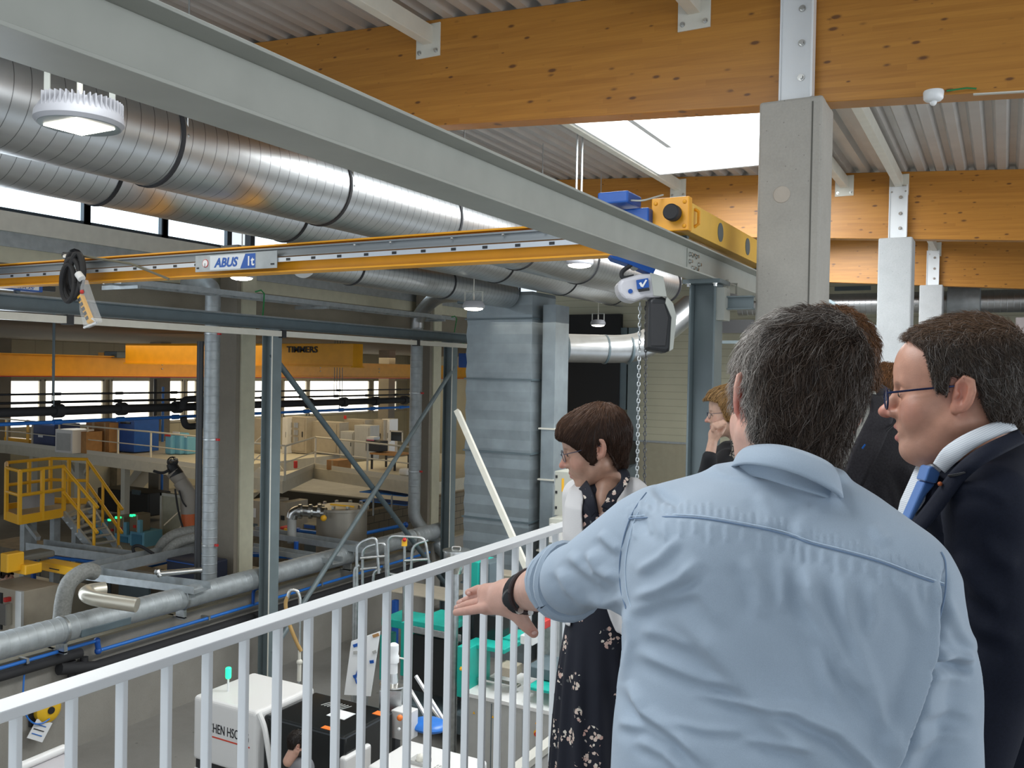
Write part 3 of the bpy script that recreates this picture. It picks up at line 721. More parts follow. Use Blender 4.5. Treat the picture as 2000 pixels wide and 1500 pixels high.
# pendant control hanging on its coiled cable
P0 = lambda px, py, dd=0: PY(px, py, YG - .26 - dd)
t = thing('pendant_control', 'yellow crane pendant control in a clear bag, hanging on a black coiled cable', 'control', P0(165, 640))
mb = MB()
for k, (cx, cy, rx, ry) in enumerate(((146, 528, 22, 38), (142, 535, 18, 42), (150, 532, 15, 38), (140, 545, 20, 40), (133, 553, 16, 36))):
    pts = []
    for j in range(21):
        an = 2 * PI * j / 20
        pts.append(P0(cx + rx * math.cos(an) * .8, cy + ry * math.sin(an), .02 * k + .02 * math.sin(an * 2)))
    mb.tube(pts, .027, 8, caps=False)
mb.build('cable_coil', BLACKR, t, True)
MB().tube([P0(126, 498), P0(150, 500), P0(158, 512)], .035, 10).build('trolley_clamp', BLACK, t, True)
MB().ball(P0(128, 502, .05), .03, n=10).build('trolley_wheel', STEEL, t, True)
MB().tube([P0(153, 535, .08), P0(160, 545, .08)], .04, 10).build('tie_wrap', PAPER, t, True)
MB().tube([P0(157, 556, .07), P0(161, 572, .07)], .026, 10).build('grip', BLACK, t, True)
MB().ball(P0(160, 570, .12), .022, n=10).build('stop_button', RED, t, True)
pt, pb_ = P0(157, 577, .07), P0(178, 630, .07); dv = (pb_ - pt); sd = Vector((1, 0, 0)) - dv.normalized() * dv.normalized().x; sd.normalize()
nv = sd.cross(dv.normalized())
MB().obox((pt + pb_) / 2, sd * .035, dv / 2, nv * .025).build('handset', YELB, t, bevel=.012)
for k in range(5):
    c = pt + dv * (.16 + .17 * k)
    MB().obox(c - nv * .028 * (1 if nv.y > 0 else -1), sd * .018, dv.normalized() * .016, nv * .006).build('button', BLACK, t)
bagm = mat('clear_bag', (.75, .78, .8), .25, alpha=.22)
a1, a2, a3, a4 = P0(161, 545, .11), P0(190, 628, .11), P0(163, 641, .11), P0(152, 590, .11)
MB().prism([a1, P0(176, 590, .11), a2, P0(178, 634, .11), a3, P0(154, 605, .11), P0(156, 560, .11)], (0, .07, 0)).build('bag', bagm, t, bevel=.01)
MB().tube([P0(180, 622, .1), P0(189, 630, .1), P0(164, 640, .1)], .012, 6).build('bag_hem', PAPER, t, True)
# strap from the trolley
tag(MB().tube([P0(160, 500, -.05), P0(255, 515, -.08), P0(330, 545, -.08)], .012, 6).build('strap', mat('strap_olive', (.14, .13, .09), .8), smooth=True), 'flat olive cable slung along the yellow bridge from the cable coil', 'cable')

# chain hoist under the bridge
H = lambda px, py, dd=0: PD(px, py, 6.35 + dd)
t = thing('chain_hoist', 'white and black electric chain hoist under the yellow crane bridge', 'hoist', H(1255, 600))
def outl(pts, d0, th, name, m, bev=.02, par=None):
    return MB().prism([PD(x, y, d0) for x, y in pts], fw * th).build(name, m, par or t, bevel=bev, seg=3)
outl([(1207, 555), (1212, 545), (1252, 534), (1275, 534), (1298, 543), (1302, 573), (1290, 582), (1262, 580), (1240, 588), (1222, 585), (1209, 572)], 6.25, .24, 'motor_housing', mat('hoist_white', (.62, .61, .64), .35), .03)
outl([(1270, 532), (1296, 540), (1303, 580), (1277, 578)], 6.23, .02, 'end_cap', GREYL, .006)
outl([(1243, 547), (1266, 543), (1268, 561), (1245, 565)], 6.225, .022, 'sticker', BLUE, .001)
outl([(1248, 553), (1252, 551), (1255, 556), (1261, 546), (1264, 547), (1256, 561), (1252, 560)], 6.22, .004, 'sticker_mark', PAPER, 0)
outl([(1247, 565), (1268, 562), (1269, 567), (1248, 570)], 6.222, .02, 'sticker_strip', BLACK, .001)
MB().lathe(H(1231, 569, -.1), -fw, [(.016, 0), (.016, .01)], 16).build('blue_cap', BLUE, t)
MB().lathe(H(1238, 521, -.02), -fw, [(.03, 0), (.03, .04)], 16).build('trolley_wheel', STEEL, t)
outl([(1190, 497), (1212, 502), (1240, 505), (1282, 522), (1276, 536), (1252, 526), (1226, 515), (1196, 505)], 6.28, .16, 'trolley', BLUE, .008)
MB().tube(bend([H(1235, 517, -.05), H(1213, 530, -.05), H(1215, 545, -.05), H(1238, 540, -.05)], .05), .016, 8).build('cable_guide', BLACKR, t, True)
MB().tube(bend([H(1236, 510, -.02), H(1222, 512, -.02), H(1210, 505, -.02)], .03), .008, 6).build('cable', BLACK, t, True)
bag = outl([(1268, 585), (1280, 576), (1300, 580), (1314, 596), (1320, 616), (1312, 684), (1300, 689), (1268, 684), (1265, 678)], 6.26, .2, 'chain_bag', BLACK, .025)
outl([(1302, 578), (1315, 592), (1322, 618), (1315, 682), (1308, 686), (1312, 620), (1300, 592)], 6.24, .24, 'bag_rim', GREYL, .006)
outl([(1272, 592), (1298, 592), (1306, 620), (1300, 676), (1272, 676)], 6.25, .012, 'bag_panel', mat('bag_panel_black', (.028, .028, .03), .6), .01)
def chain(x0, y0, x1, y1, d, m, lab):
    a, b = PD(x0, y0, d), PD(x1, y1, d); L_ = (b - a).length; n = int(L_ / .030); mb = MB(); dr = (b - a).normalized()
    for k in range(n):
        c = a + dr * (k * .030 + .015); s = (rt if k % 2 else fw); s = (s - dr * s.dot(dr)).normalized(); pts = []
        for j in range(9):
            an = 2 * PI * j / 8; pts.append(c + dr * .019 * math.cos(an) + s * .010 * math.sin(an))
        mb.tube(pts, .0042, 5, caps=False)
    o = mb.build('chain', m, smooth=True); tag(o, lab, 'chain'); return o
chain(1250, 590, 1243, 1010, 6.35, GALV, 'bright steel load chain hanging left of the dark one under the hoist')
chain(1262, 590, 1258, 1010, 6.4, mat('dark_chain', (.12, .12, .12), .4, .8), 'dark steel load chain hanging right of the bright one under the hoist')

# ================================================================== LAMPS
def highbay(px, py, d, r, lab, big=False, top=None):
    c = PD(px, py, d)
    t = thing('high_bay_lamp', lab, 'lamp', c, 'round high-bay lamps')
    MB().lathe(c + Vector((0, 0, .0)), (0, 0, 1), [(r * .93, -.01), (r, .012), (r * .98, .05), (r * .8, .30 * r + .05), (r * .45, .36 * r + .05), (0.01, .36 * r + .05)], 36).build('housing', mat('lamp_grey', (.36, .36, .38), .45), t, True)
    if big:
        for k in range(26):
            an = PI * (-.12 + 1.1 * k / 26) - 1.2
            dx, dy = math.cos(an), math.sin(an)
            MB().obox(c + Vector((dx * r * .82, dy * r * .82, .085)), (dx * r * .15, dy * r * .15, 0), (-dy * .004, dx * .004, 0), (0, 0, .045)).build('fin', mat('lamp_grey', (0, 0, 0)), t, bevel=.002)
    MB().lathe(c, (0, 0, -1), [(r * .93, 0), (r * .90, .012)], 36).build('bezel', GREY, t)
    if big: MB().box(c.x - r * .62, c.x + r * .62, c.y - r * .5, c.y + r * .5, c.z - .018, c.z - .010).build('led_panel', LAMPM, t)
    else: MB().lathe(c + Vector((0, 0, -.010)), (0, 0, -1), [(r * .85, 0), (r * .78, r * .10), (r * .5, r * .18), (.01, r * .2)], 24).build('led_panel', LAMPM, t, True)
    for s in (-1, 1):
        o = rt * s * r * .78 + fw * .0
        MB().bar(c + o + Vector((0, 0, .06)), c + o + Vector((0, 0, .06 + r * 1.1)), r * .14, .008, fw).build('bracket_arm', GREYL, t)
    MB().bar(c - rt * r * .82 + Vector((0, 0, .06 + r * 1.1)), c + rt * r * .82 + Vector((0, 0, .06 + r * 1.1)), .05, .01).build('bracket_bar', GREYL, t)
    zt_ = ztop(c.x) + .08 if c.x > -13.4 else ZC + .97
    zt_ = top or zt_
    MB().cyl(c + Vector((0, 0, r * .36 + .05)), (c.x, c.y, zt_), .008, 6).cyl(c + Vector((0, 0, r * .36 + .05)), c + Vector((0, 0, r * .36 + .16)), .016, 8).build('cord', CREAM, t)
    L_ = bpy.data.lights.new('lamp_light', 'SPOT'); L_.energy = 45 if big else 25; L_.color = (1, .93, .78); L_.spot_size = 2.3; L_.shadow_soft_size = r * .6
    lo = bpy.data.objects.new('lamp_light', L_); C.objects.link(lo); lo.parent = t; lo.location = (0, 0, -.05)
    return t
highbay(155, 243, 5.0, .235, 'large round high-bay lamp hanging at the upper left in front of the spiral duct', True)
highbay(472, 541, 12.0, .17, 'round high-bay lamp just under the name plate of the yellow bridge')
highbay(925, 601, 15.0, .19, 'round high-bay lamp in front of the top of the sheet-metal riser')
highbay(1132, 516, 12.2, .19, 'round high-bay lamp just under the yellow bridge, left of the hoist')
highbay(1168, 634, 20.0, .17, 'small round high-bay lamp above the horizontal duct at the far wall')
highbay(1420, 594, 7.05, .09, 'round lamp between the wide grey H-post and the front concrete column', False, ZR0 + .05)
highbay(1003, 522, 14, .15, 'round high-bay lamp tucked behind the bridge, among the parallel ducts') if False else None

# ================================================================== WALL SERVICES (middle wall)
XD = -11.8; zd = ZC - 3.82
t = thing('spiral_duct', 'long horizontal spiral duct running along the low concrete wall', 'duct', (XD, 8, zd - .19))
duct_mesh((XD, -2, zd), (XD, PX(868, 1060, XD).y, zd), .185, .13, .0025, 32).build('pipe', GALVM, t, True)
for px in (118, 352, 676, 800):
    y = PX(px, 1150, XD).y
    MB().lathe((XD, y, zd), (0, 1, 0), [(.185, 0), (.198, .008), (.198, .05), (.185, .058)], 32).build('clamp_band', GALV, t, True)
    MB().box(XD - .1, XD + .1, y, y + .05, zd - .32, zd - .18).box(XD - .3, XD + .1, y, y + .05, zd - .34, zd - .30).build('support', GALV, t)
ya, yb2 = PX(158, 1230, XD + .17).y, PX(255, 1210, XD + .17).y
MB().box(XD + .06, XD + .192, ya, yb2, zd - .13, zd - .02).build('grille', DGREY, t, bevel=.01)
XPp = -11.9
t = thing('compressed_air_pipe', 'blue pipe running along the low concrete wall under the spiral duct', 'pipe', (XPp, 8, 1.3))
yk = PX(185, 1275, XPp).y
zb1 = 1.56; zb2 = 1.40
MB().tube([(XPp + .05, -2, zb1), (XPp + .05, yk, zb1)], .026, 10).build('upper_run', BLUEP, t, True)
MB().tube([(XPp + .05, yk + .05, zb2), (XPp + .05, PX(835, 1100, XPp).y, zb2)], .028, 10).build('lower_run', BLUEP, t, True)
MB().tube([(XPp + .05, yk, zb1), (XPp + .05, yk + .03, zb2)], .042, 10).ball((XPp + .05, yk, zb1), .05, n=10).ball((XPp + .05, yk + .02, zb2), .055, n=10).build('coupling', BLUE, t, True)
for px, zz in ((45, zb1), (120, zb1), (400, zb2), (620, zb2), (740, zb2)):
    y = PX(px, 1250, XPp).y; MB().box(XPp - .1, XPp + .09, y, y + .04, zz - .035, zz + .035).build('clip', GALV, t)
y = PX(490, 1190, XPp).y
MB().tube(bend([(XPp + .05, y, zb2), (XPp + .05, y, zb2 + .28), (XPp + .05, y + .22, zb2 + .28), (XPp + .05, y + .22, zb2)], .1), .03, 8).build('loop', BLUE, t, True)
t = thing('insulated_pipe', 'thick black insulated pipe beneath the blue pipe on the low wall', 'pipe', (XPp, 8, 1.1))
MB().tube([(XPp + .03, -2, 1.44), (XPp + .03, yk - .25, 1.44)], .07, 12).tube([(XPp + .03, yk - .6, 1.30), (XPp + .03, yk, 1.16), (XPp + .03, PX(835, 1110, XPp).y, 1.16)], .09, 12).build('pipe', BLACKR, t, True)
y = PX(140, 1320, XPp).y
MB().tube([(XPp, y, 1.35), (XPp, y, .95)], .06, 10).tube([(XPp, y + .2, 1.35), (XPp, y + .2, .95)], .06, 10).build('drop_leg', BLACKR, t, True)
tag(MB().tube([(XPp + .1, PX(522, 1300, XPp).y, 1.1), (XPp + .1, PX(522, 1300, XPp).y, .0)], .03, 8).build('drop_pipe', BLUE, smooth=True), 'blue vertical pipe dropping down the low wall left of the grey post', 'pipe')
# hose reel on the wall
c = PX(92, 1385, -11.9)
t = thing('hose_reel', 'yellow round hose reel with a black hub on the concrete wall', 'hose reel', c)
MB().lathe(c + Vector((-.05, 0, 0)), (1, 0, 0), [(.17, 0), (.185, .02), (.185, .1), (.15, .13), (.08, .14)], 32).build('drum', mat('reel_yellow', (.75, .45, .02), .4), t, True)
MB().lathe(c + Vector((.09, 0, 0)), (1, 0, 0), [(.052, 0), (.048, .02)], 20).build('hub', BLACK, t, True)
MB().box(c.x - .09, c.x - .04, c.y - .22, c.y + .05, c.z - .2, c.z + .1).build('bracket', BLACK, t)
pts = [PX(48, 1310, -11.88), PX(44, 1360, -11.86), PX(48, 1395, -11.84), PX(64, 1414, -11.82), PX(82, 1414, -11.8), PX(97, 1404, -11.8)]
MB().tube(bend(pts, .2, 4), .012, 8).build('hose', BLUEP, t, True)
tc_ = thing('hang_tag', 'white instruction card hanging below the yellow hose reel', 'card', PX(76, 1440, -11.85))
MB().prism([PX(72, 1404, -11.85), PX(102, 1412, -11.85), PX(82, 1450, -11.85), PX(52, 1441, -11.85)], (.006, 0, 0)).build('card', PAPER, tc_)
for k in range(3):
    a, b = PX(66 + k * -4 + 4, 1414 + k * 9, -11.838), PX(90 - k * 4, 1420 + k * 9, -11.838)
    MB().bar(a, b, .003, .012, (0, 0, 1)).build('printed_line', BLUEP if k != 1 else INK, tc_)
# ================================================================== FAR HALL
def tbx(name, m, x0, x1, y0, y1, Yp, dy, lab, cat, group=None, bev=0, parts=(), zf=None, drop=False):
    """world-aligned box seen between the pixels, front face on the plane Y=Yp; parts: (name, mat, fx0, fx1, fz0, fz1, out)"""
    if zf is None and 'on the mezzanine' in lab and 'floor' not in lab or zf == 'm': zf = 2.75
    if isinstance(zf, float): Yp = PZ((x0 + x1) / 2, y1, zf).y
    a = PY(x0, y0, Yp); b = PY(x1, y1, Yp)
    X0, X1, Z1, Z0 = a.x, b.x, a.z, min(b.z, a.z - .02)
    if drop:
        parts = list(parts) + [('stand', DGREY, .1, .9, -Z0 / (Z1 - Z0), 0, -.05)]
    if parts:
        t = thing(name, lab, cat, ((X0 + X1) / 2, Yp + dy / 2, Z0), group)
        MB().box(X0, X1, Yp, Yp + dy, Z0, Z1).build('body', m, t, bevel=bev)
        for (n, mm, f0, f1, g0, g1, o) in parts:
            MB().box(X0 + (X1 - X0) * f0, X0 + (X1 - X0) * f1, Yp - o, Yp, Z0 + (Z1 - Z0) * g0, Z0 + (Z1 - Z0) * g1).build(n, mm, t)
        return t
    return tag(MB().box(X0, X1, Yp, Yp + dy, Z0, Z1).build(name, m, bevel=bev), lab, cat, group)
# yellow cranes
t = thing('crane_girder', 'long low yellow runway girder across the far hall', 'crane', (-24, 20, ZC - .4), 'yellow crane girders in the far hall')
y0, y1 = 2.0, PX(912, 730, -24).y + 6
MB().ibeam((-24, y0, ZC - .02), (-24, y1, ZC - .02), .62, .3, .03, .015).build('beam', YEL, t)
MB().box(-24.1, -23.9, y0, y1, ZC - .36, ZC - .33).build('power_rail', RED, t)
for px in (102, 316, 625, 740):
    y = PX(px, 720, -24).y
    for zz in (-.08, .06): MB().ball((-23.98, y, ZC + zz), .03, n=6).build('bolt', GALV, t)
Yt = 17.5
a = PY(245, 670, Yt); b = PY(955, 668, Yt)
t = thing('crane_girder', 'upper yellow box girder with black lettering in the far hall', 'crane', ((a.x + b.x) / 2, Yt, a.z - .6), 'yellow crane girders in the far hall')
b_x = -14.2
MB().box(a.x, b_x, Yt, Yt + .4, PY(560, 714, Yt).z, PY(560, 671, Yt).z).build('beam', YEL, t, bevel=.01)
MB().box(a.x, b_x, Yt - .06, Yt + .46, PY(560, 716, Yt).z, PY(560, 713, Yt).z).build('lower_flange', YEL, t)
lo_ = PY(560, 688, Yt - .02); l1 = PY(620, 688, Yt - .02)
text('TIMMERS', 'lettering', INK, t, (lo_.x, Yt - .02, lo_.z), (1, 0, 0), (0, 0, 1), .22, .01, width=l1.x - lo_.x)
tbx('trolley_motor', DGREY, 203, 228, 686, 699, 18, .4, 'dark trolley motor on the yellow girder of the far hall', 'motor', bev=.02, parts=(('gear_box', YEL, -.45, 0, .1, .8, -.1),))
tbx('crane_end', BLUE, 896, 912, 690, 718, 21, .4, 'small blue crane end truck beside the sheet-metal riser', 'crane')
# far hall pipes parallel to the wall
for i, (py, X, r, m, lab, nm_) in enumerate(((806, -15.2, .085, BLACKR, 'thick black insulated pipe crossing the far hall below the windows', 'insulated_pipe'), (829, -15.2, .035, BLUEP, 'blue pipe crossing the far hall below the black one', 'blue_pipe'), (771, -15.2, .02, BLACK, 'thin dark cable crossing in front of the bright windows', 'cable_run'), (788, -15.2, .025, BLACK, 'second thin dark pipe below the thin cable, before the bright windows', 'thin_pipe'))):
    X -= .18 * i; p = PX(0, py, X); y1_ = PX(800, 760, X).y
    pts = [(X, p.y - 2, p.z), (X, y1_, p.z)]
    t = thing(nm_, lab, 'pipe', (X, p.y + 4, p.z), 'pipes crossing the far hall')
    MB().tube(pts, r, 10).build('pipe', m, t, True)
    y = p.y + 1.0; k = 0
    while y < y1_:
        MB().tube([(X, y, p.z), (X, y + .16, p.z)], r * 1.5, 10).build('joint', m, t, True)
        if k % 3 == 0: MB().cyl((X, y, p.z), (X, y, ZC + .95), .01, 5).build('hanger', DGREY, t)
        y += 1.35; k += 1
tag(MB().tube(bend([PX(355, 800, -14.9), PX(358, 780, -14.9), PX(398, 778, -14.9), PX(402, 830, -14.9), PX(362, 834, -14.9), PX(358, 815, -14.9)], .15), .07, 10).build('pipe_loop', BLACKR, smooth=True), 'black pipe loop left of the galvanised vertical pipe', 'pipe')
# far hall columns
for i, (px, w0, lab) in enumerate(((303, 24, 'concrete column of the far hall, behind the robot arm'), (-8, 10, 'dark concrete column at the left edge of the far hall'), (750, 20, 'concrete column of the far hall between the bright windows, right of the braces'), (205, 12, 'slim pale post between the bright windows on the far left'))):
    Yc = (24, 20, 34, 36)[i]; w0 = w0 if i else 20
    a = PY(px - w0 / 2, 700, Yc); b = PY(px + w0 / 2, 700, Yc)
    tag(MB().box(a.x, b.x, Yc, Yc + .5, 0, ZC + .95).build('hall_column', (CONC3, CONC3, CONC3, CREAMD)[i]), lab, 'column', 'columns of the far hall')
tag(MB().cyl((PY(318, 800, 23.9).x, 23.9, .5), (PY(318, 800, 23.9).x, 23.9, ZC - .8), .05, 8).build('riser_pipe', BLUEP, smooth=True), 'blue pipe climbing the concrete column behind the robot arm', 'pipe')
tag(MB().cyl((PY(303, 800, 23.8).x, 23.8, 2), (PY(303, 800, 23.8).x, 23.8, ZC - .5), .07, 8).build('downpipe', BLACK, smooth=True), 'black pipe on the concrete column behind the robot arm', 'pipe')

# mezzanine
ZM = 2.75
path = [PZ(-20, 866, ZM), PZ(10, 868, ZM), PZ(290, 902, ZM), PZ(398, 917, ZM)]
path2 = [PZ(478, 930, ZM), PZ(552, 940, ZM), PZ(612, 914, ZM), PZ(830, 946, ZM)]
t = thing('mezzanine', 'pale steel mezzanine deck in the far hall with open railings', 'platform', (path[1].x, path[1].y, 0))
def deckpart(pt, back, nm_):
    MB().prism([(p.x, p.y, ZM) for p in pt] + [(p.x, p.y, ZM) for p in back], (0, 0, -.32)).build(nm_, mat('mezz_cream', (.60, .56, .45), .5, noise=.06), t)
deckpart(path, [path[-1] + Vector((0, 6, 0)), path[0] + Vector((0, 6, 0))], 'deck')
deckpart(path2, [path2[-1] + Vector((0, 9, 0)), path2[0] + Vector((0, 9, 0))], 'deck')
MZ = mat('mezz_rail', (.66, .62, .52), .5)
for pth in (path, path2):
    for h, r in ((.92, .026), (.48, .018)):
        MB().tube([p + Vector((0, .08, h)) for p in pth], r, 8, True).build('guard_rail', MZ, t, True)
    for i in range(len(pth) - 1):
        a, b = pth[i], pth[i + 1]; n = max(1, int((b - a).length / 1.75))
        for k in range(n):
            p = a + (b - a) * (k / n) + Vector((0, .08, 0)); MB().bar(p, p + Vector((0, 0, .92)), .05, .035).build('guard_post', MZ, t)
    for i in range(len(pth) - 1): MB().bar(pth[i] + Vector((0, .03, .07)), pth[i + 1] + Vector((0, .03, .07)), .012, .14).build('toe_board', MZ, t)
def post_to(px, py, w, nm_):
    p = PZ(px, py, ZM - .3) + Vector((0, .4, 0)); MB().box(p.x - w, p.x + w, p.y - w, p.y + w, 0, ZM - .32).build(nm_, MZ, t)
post_to(136, 893, .12, 'support_post'); post_to(45, 885, .1, 'support_post'); post_to(225, 905, .1, 'support_post')
p = PZ(136, 893, ZM - .32) + Vector((0, .4, 0))
for s in (-1, 1): MB().bar(p + Vector((0, 0, -.9)), p + Vector((s * .8, 0, -.02)), .12, .1).build('knee_brace', MZ, t)
# stair at the corner of the mezzanine
t = thing('metal_stair', 'pale steel stair at the corner of the mezzanine', 'stair', PZ(480, 960, .5))
s0, s1 = PZ(512, 918, ZM), PZ(512, 918, ZM) + Vector((-2.9, -1.0, -2.75))
for o in (0, .8): MB().bar(s0 + Vector((0, o, 0)), s1 + Vector((0, o, 0)), .05, .24).build('stringer', MZ, t)
for k in range(9): c = s0 + (s1 - s0) * ((k + .5) / 9); MB().box(c.x - .13, c.x + .13, c.y, c.y + .8, c.z - .02, c.z + .02).build('tread', MZ, t)
for h in (1.0, .5): MB().tube([s0 + Vector((0, 0, h)), s1 + Vector((0, 0, h))], .022, 6).build('hand_rail', MZ, t, True)

# goods and cabinets on the mezzanine
Ym = 24.5
tbx('storage_bin', NAVY, 62, 106, 826, 874, 27, 1, 'dark blue storage container on the mezzanine at the left', 'container', 'blue containers on the mezzanine', .02, (('rim', BLUE, -.02, 1.02, .93, 1, .03), ('label', PAPER, .3, .5, .4, .5, .01)))
tbx('storage_bin', BLUE, 214, 262, 817, 884, 24.6, 1, 'tall blue container on the mezzanine right of the cardboard boxes', 'container', 'blue containers on the mezzanine', .02, (('rim', BLUE, -.02, 1.02, .93, 1, .03), ('window', GLASSD, .45, .85, .86, .98, .02)))
tbx('white_cabinet', MWHITE, 108, 141, 838, 886, 26.5, .8, 'white cabinet on the mezzanine between the blue and the cardboard boxes', 'cabinet', None, .01, (('door', MGREY, .1, .9, .1, .85, .015),))
for i, (x0, x1, y0, y1, Yq, lab) in enumerate(((143, 168, 842, 886, 25.6, 'open cardboard box leaning at the left of the cardboard stack'), (168, 196, 822, 851, PZ(182, 881, 2.75).y, 'cardboard box, upper of the stack on the mezzanine'), (168, 196, 851, 881, 25.4, 'cardboard box, lower of the stack on the mezzanine'), (196, 213, 825, 884, 25.2, 'brown cardboard box standing left of the tall blue container'), (638, 660, 898, 919, 23, 'orange-brown cardboard box on the mezzanine floor behind the braces'))):
    tbx('cardboard_box', CARD, x0, x1, y0, y1, Yq, .6, lab, 'box', 'cardboard boxes on the mezzanine', .005, (('tape', mat('tape', (.45, .3, .15), .4), .42, .58, 0, 1, .005),), 'm' if i != 1 else 0)
tbx('yellow_barrier', YELB, 8, 60, 854, 866, 29, .2, 'yellow barrier panel at the left end of the mezzanine', 'barrier', None, 0, (('post', YELB, .05, .15, 0, 6, .02), ('post', YELB, .85, .95, 0, 6, .02), ('bar', YELB, .05, .95, 4.6, 5, .02), ('bar', YELB, .05, .95, 2.5, 2.8, .02)), 'm')
tbx('red_board', RED, 282, 291, 838, 880, 24.2, .1, 'narrow red panel on the mezzanine left of the concrete column', 'panel', None, 0, (), 'm')
for i, (x0, x1, y0) in enumerate(((322, 334, 850), (336, 352, 845), (354, 366, 852))):
    tbx('light_blue_drum', LBLUE, x0, x1, y0, 888, 23.5, .4, ('left', 'middle', 'right')[i] + ' one of three light blue drums on the mezzanine right of the column', 'drum', 'light blue drums on the mezzanine', .05, (('lid', RED if i == 0 else PAPER, .1, .9, .95, 1.06, .02),))
cab = [(493, 520, 817, 882, 26, MBEIGE, 'beige machine cabinet at the left of the mezzanine cabinets'), (552, 560, 815, 885, 26, MWHITE, 'narrow white cabinet behind the left braces'), (558, 598, 813, 886, 25, MBEIGE, 'beige cabinet with round gauges'), (600, 662, 822, 888, 24, MBEIGE, 'wide low beige cabinet in the middle of the mezzanine'), (672, 712, 818, 850, 25.5, MBEIGE, 'beige cabinet top with red lamp behind the crossed braces'), (665, 690, 842, 895, 22.6, MGREY, 'grey control cabinet with open slots on the mezzanine'), (692, 722, 830, 898, 22.3, MGREY, 'taller grey control cabinet right of the slotted one'), (720, 748, 819, 860, 24, MBEIGE, 'dark beige cabinet behind the crossing of the braces'), (746, 760, 818, 870, 23.4, MWHITE, 'white cabinet side panel at the right end of the mezzanine')]
for i, (x0, x1, y0, y1, Yq, m, lab) in enumerate(cab):
    pr = [('door', m, .08, .92, .06, .94, .02), ('handle', BLACK, .8, .85, .45, .6, .03)]
    if 'gauges' in lab: pr += [('gauge', STEEL, .15 + .3 * (k % 2), .35 + .3 * (k % 2), .3 + .2 * (k // 2), .44 + .2 * (k // 2), .06) for k in range(6)]
    if 'red lamp' in lab: pr += [('signal_lamp', RED, .0, .12, 1.0, 1.1, .02), ('red_cap', RED, .5, .62, .45, .6, .05)]
    tbx('machine_cabinet', m, x0, x1, y0, max(y1, 886), Yq, .5, lab, 'cabinet', 'machine cabinets on the mezzanine', .01, pr, 'm')
YT = PZ(745, 918, ZM).y
t = thing('work_table', 'small wooden work table with black legs on the mezzanine', 'table', PY(745, 915, YT))
a, b = PY(722, 884, YT), PY(772, 888, YT)
MB().box(a.x, b.x, YT, YT + .8, a.z - .05, a.z).build('tabletop', CARD, t)
for x in (a.x + .05, b.x - .05):
    for y in (YT + .05, YT + .75): MB().box(x - .025, x + .025, y - .025, y + .025, ZM, a.z - .05).build('leg', BLACK, t)
tbx('black_case', BLACK, 714, 742, 860, 883, YT + .1, .4, 'black case on the work table of the mezzanine', 'case', None, .02, (('pink_cloth', mat('pink', (.5, .12, .2), .7), .1, .6, 1, 1.1, .02),))
tbx('white_tub', PAPER, 716, 730, 853, 859, YT + .15, .3, 'small white tub on top of the black case', 'tub')
tbx('monitor', GLASSD, 764, 785, 843, 862, YT + .4, .05, 'tilted monitor with a pale frame at the right end of the mezzanine', 'monitor', None, 0, (('frame', MZ, -.1, 0, -.1, 1.1, .02), ('frame', MZ, 1, 1.1, -.1, 1.1, .02), ('frame', MZ, -.1, 1.1, 1, 1.15, .02), ('stand', MZ, .4, .6, -1.2, 0, .02)))
tbx('white_sack', PAPER, 778, 795, 915, 930, 21, .3, 'white sack on the right end of the mezzanine floor', 'sack', None, .05, (), 'm')
tbx('extinguisher', RED, 573, 577, 900, 915, 22.6, .1, 'small red fire extinguisher on the mezzanine corner', 'extinguisher', None, .02, (), 'm')
# below the mezzanine
tbx('shade_backdrop', mat('shadow_grey', (.05, .045, .035), .8), 480, 800, 950, 1010, 27, .3, 'dark sheet painting the shade under the right part of the mezzanine', 'panel')  # dark sheet put in for the shade below the deck
tbx('red_machine', RED, 57, 92, 892, 934, 26, 1.2, 'red machine under the mezzanine behind the yellow platform', 'machine', None, .03, (('label', PAPER, .55, .68, .4, .55, .02), ('blue_unit', BLUE, .75, 1.0, .2, .5, .1), ('hatch', mat('dark_red', (.25, .01, .01), .5), .1, .5, .2, .8, .01)))
tbx('blue_rack', BLUEP, 93, 168, 893, 900, 25, .8, 'blue rack frame under the mezzanine left of the pale posts', 'rack', None, 0, (('upright', BLUEP, 0, .06, -9, 0, .02), ('upright', BLUEP, .94, 1, -9, 0, .02), ('shelf', BLUEP, 0, 1, -4, -3.5, .02)))
bw = thing('block_wall', 'low wall of beige blocks behind the crossed braces', 'wall', PX(740, 1050, -17))
ya, yb3 = PX(690, 1000, -17).y, PX(830, 1000, -17).y
MB().box(-17.3, -17, ya, yb3 + 4, 0, PX(740, 995, -17).z).build('blocks', BLOCK, bw)
for k, (y0, y1) in enumerate(((960, 966), (977, 983))):
    tbx('rack_shelf', BLUEP, 702, 792, y0, y1, 19.5, .6, ('upper', 'lower')[k] + ' blue rack shelf above the block wall', 'shelf', None, 0, (('upright', GALVM, .3, .33, -12 - 6 * k, 1, .02), ('upright', GALVM, .7, .73, -12 - 6 * k, 1, .02)))
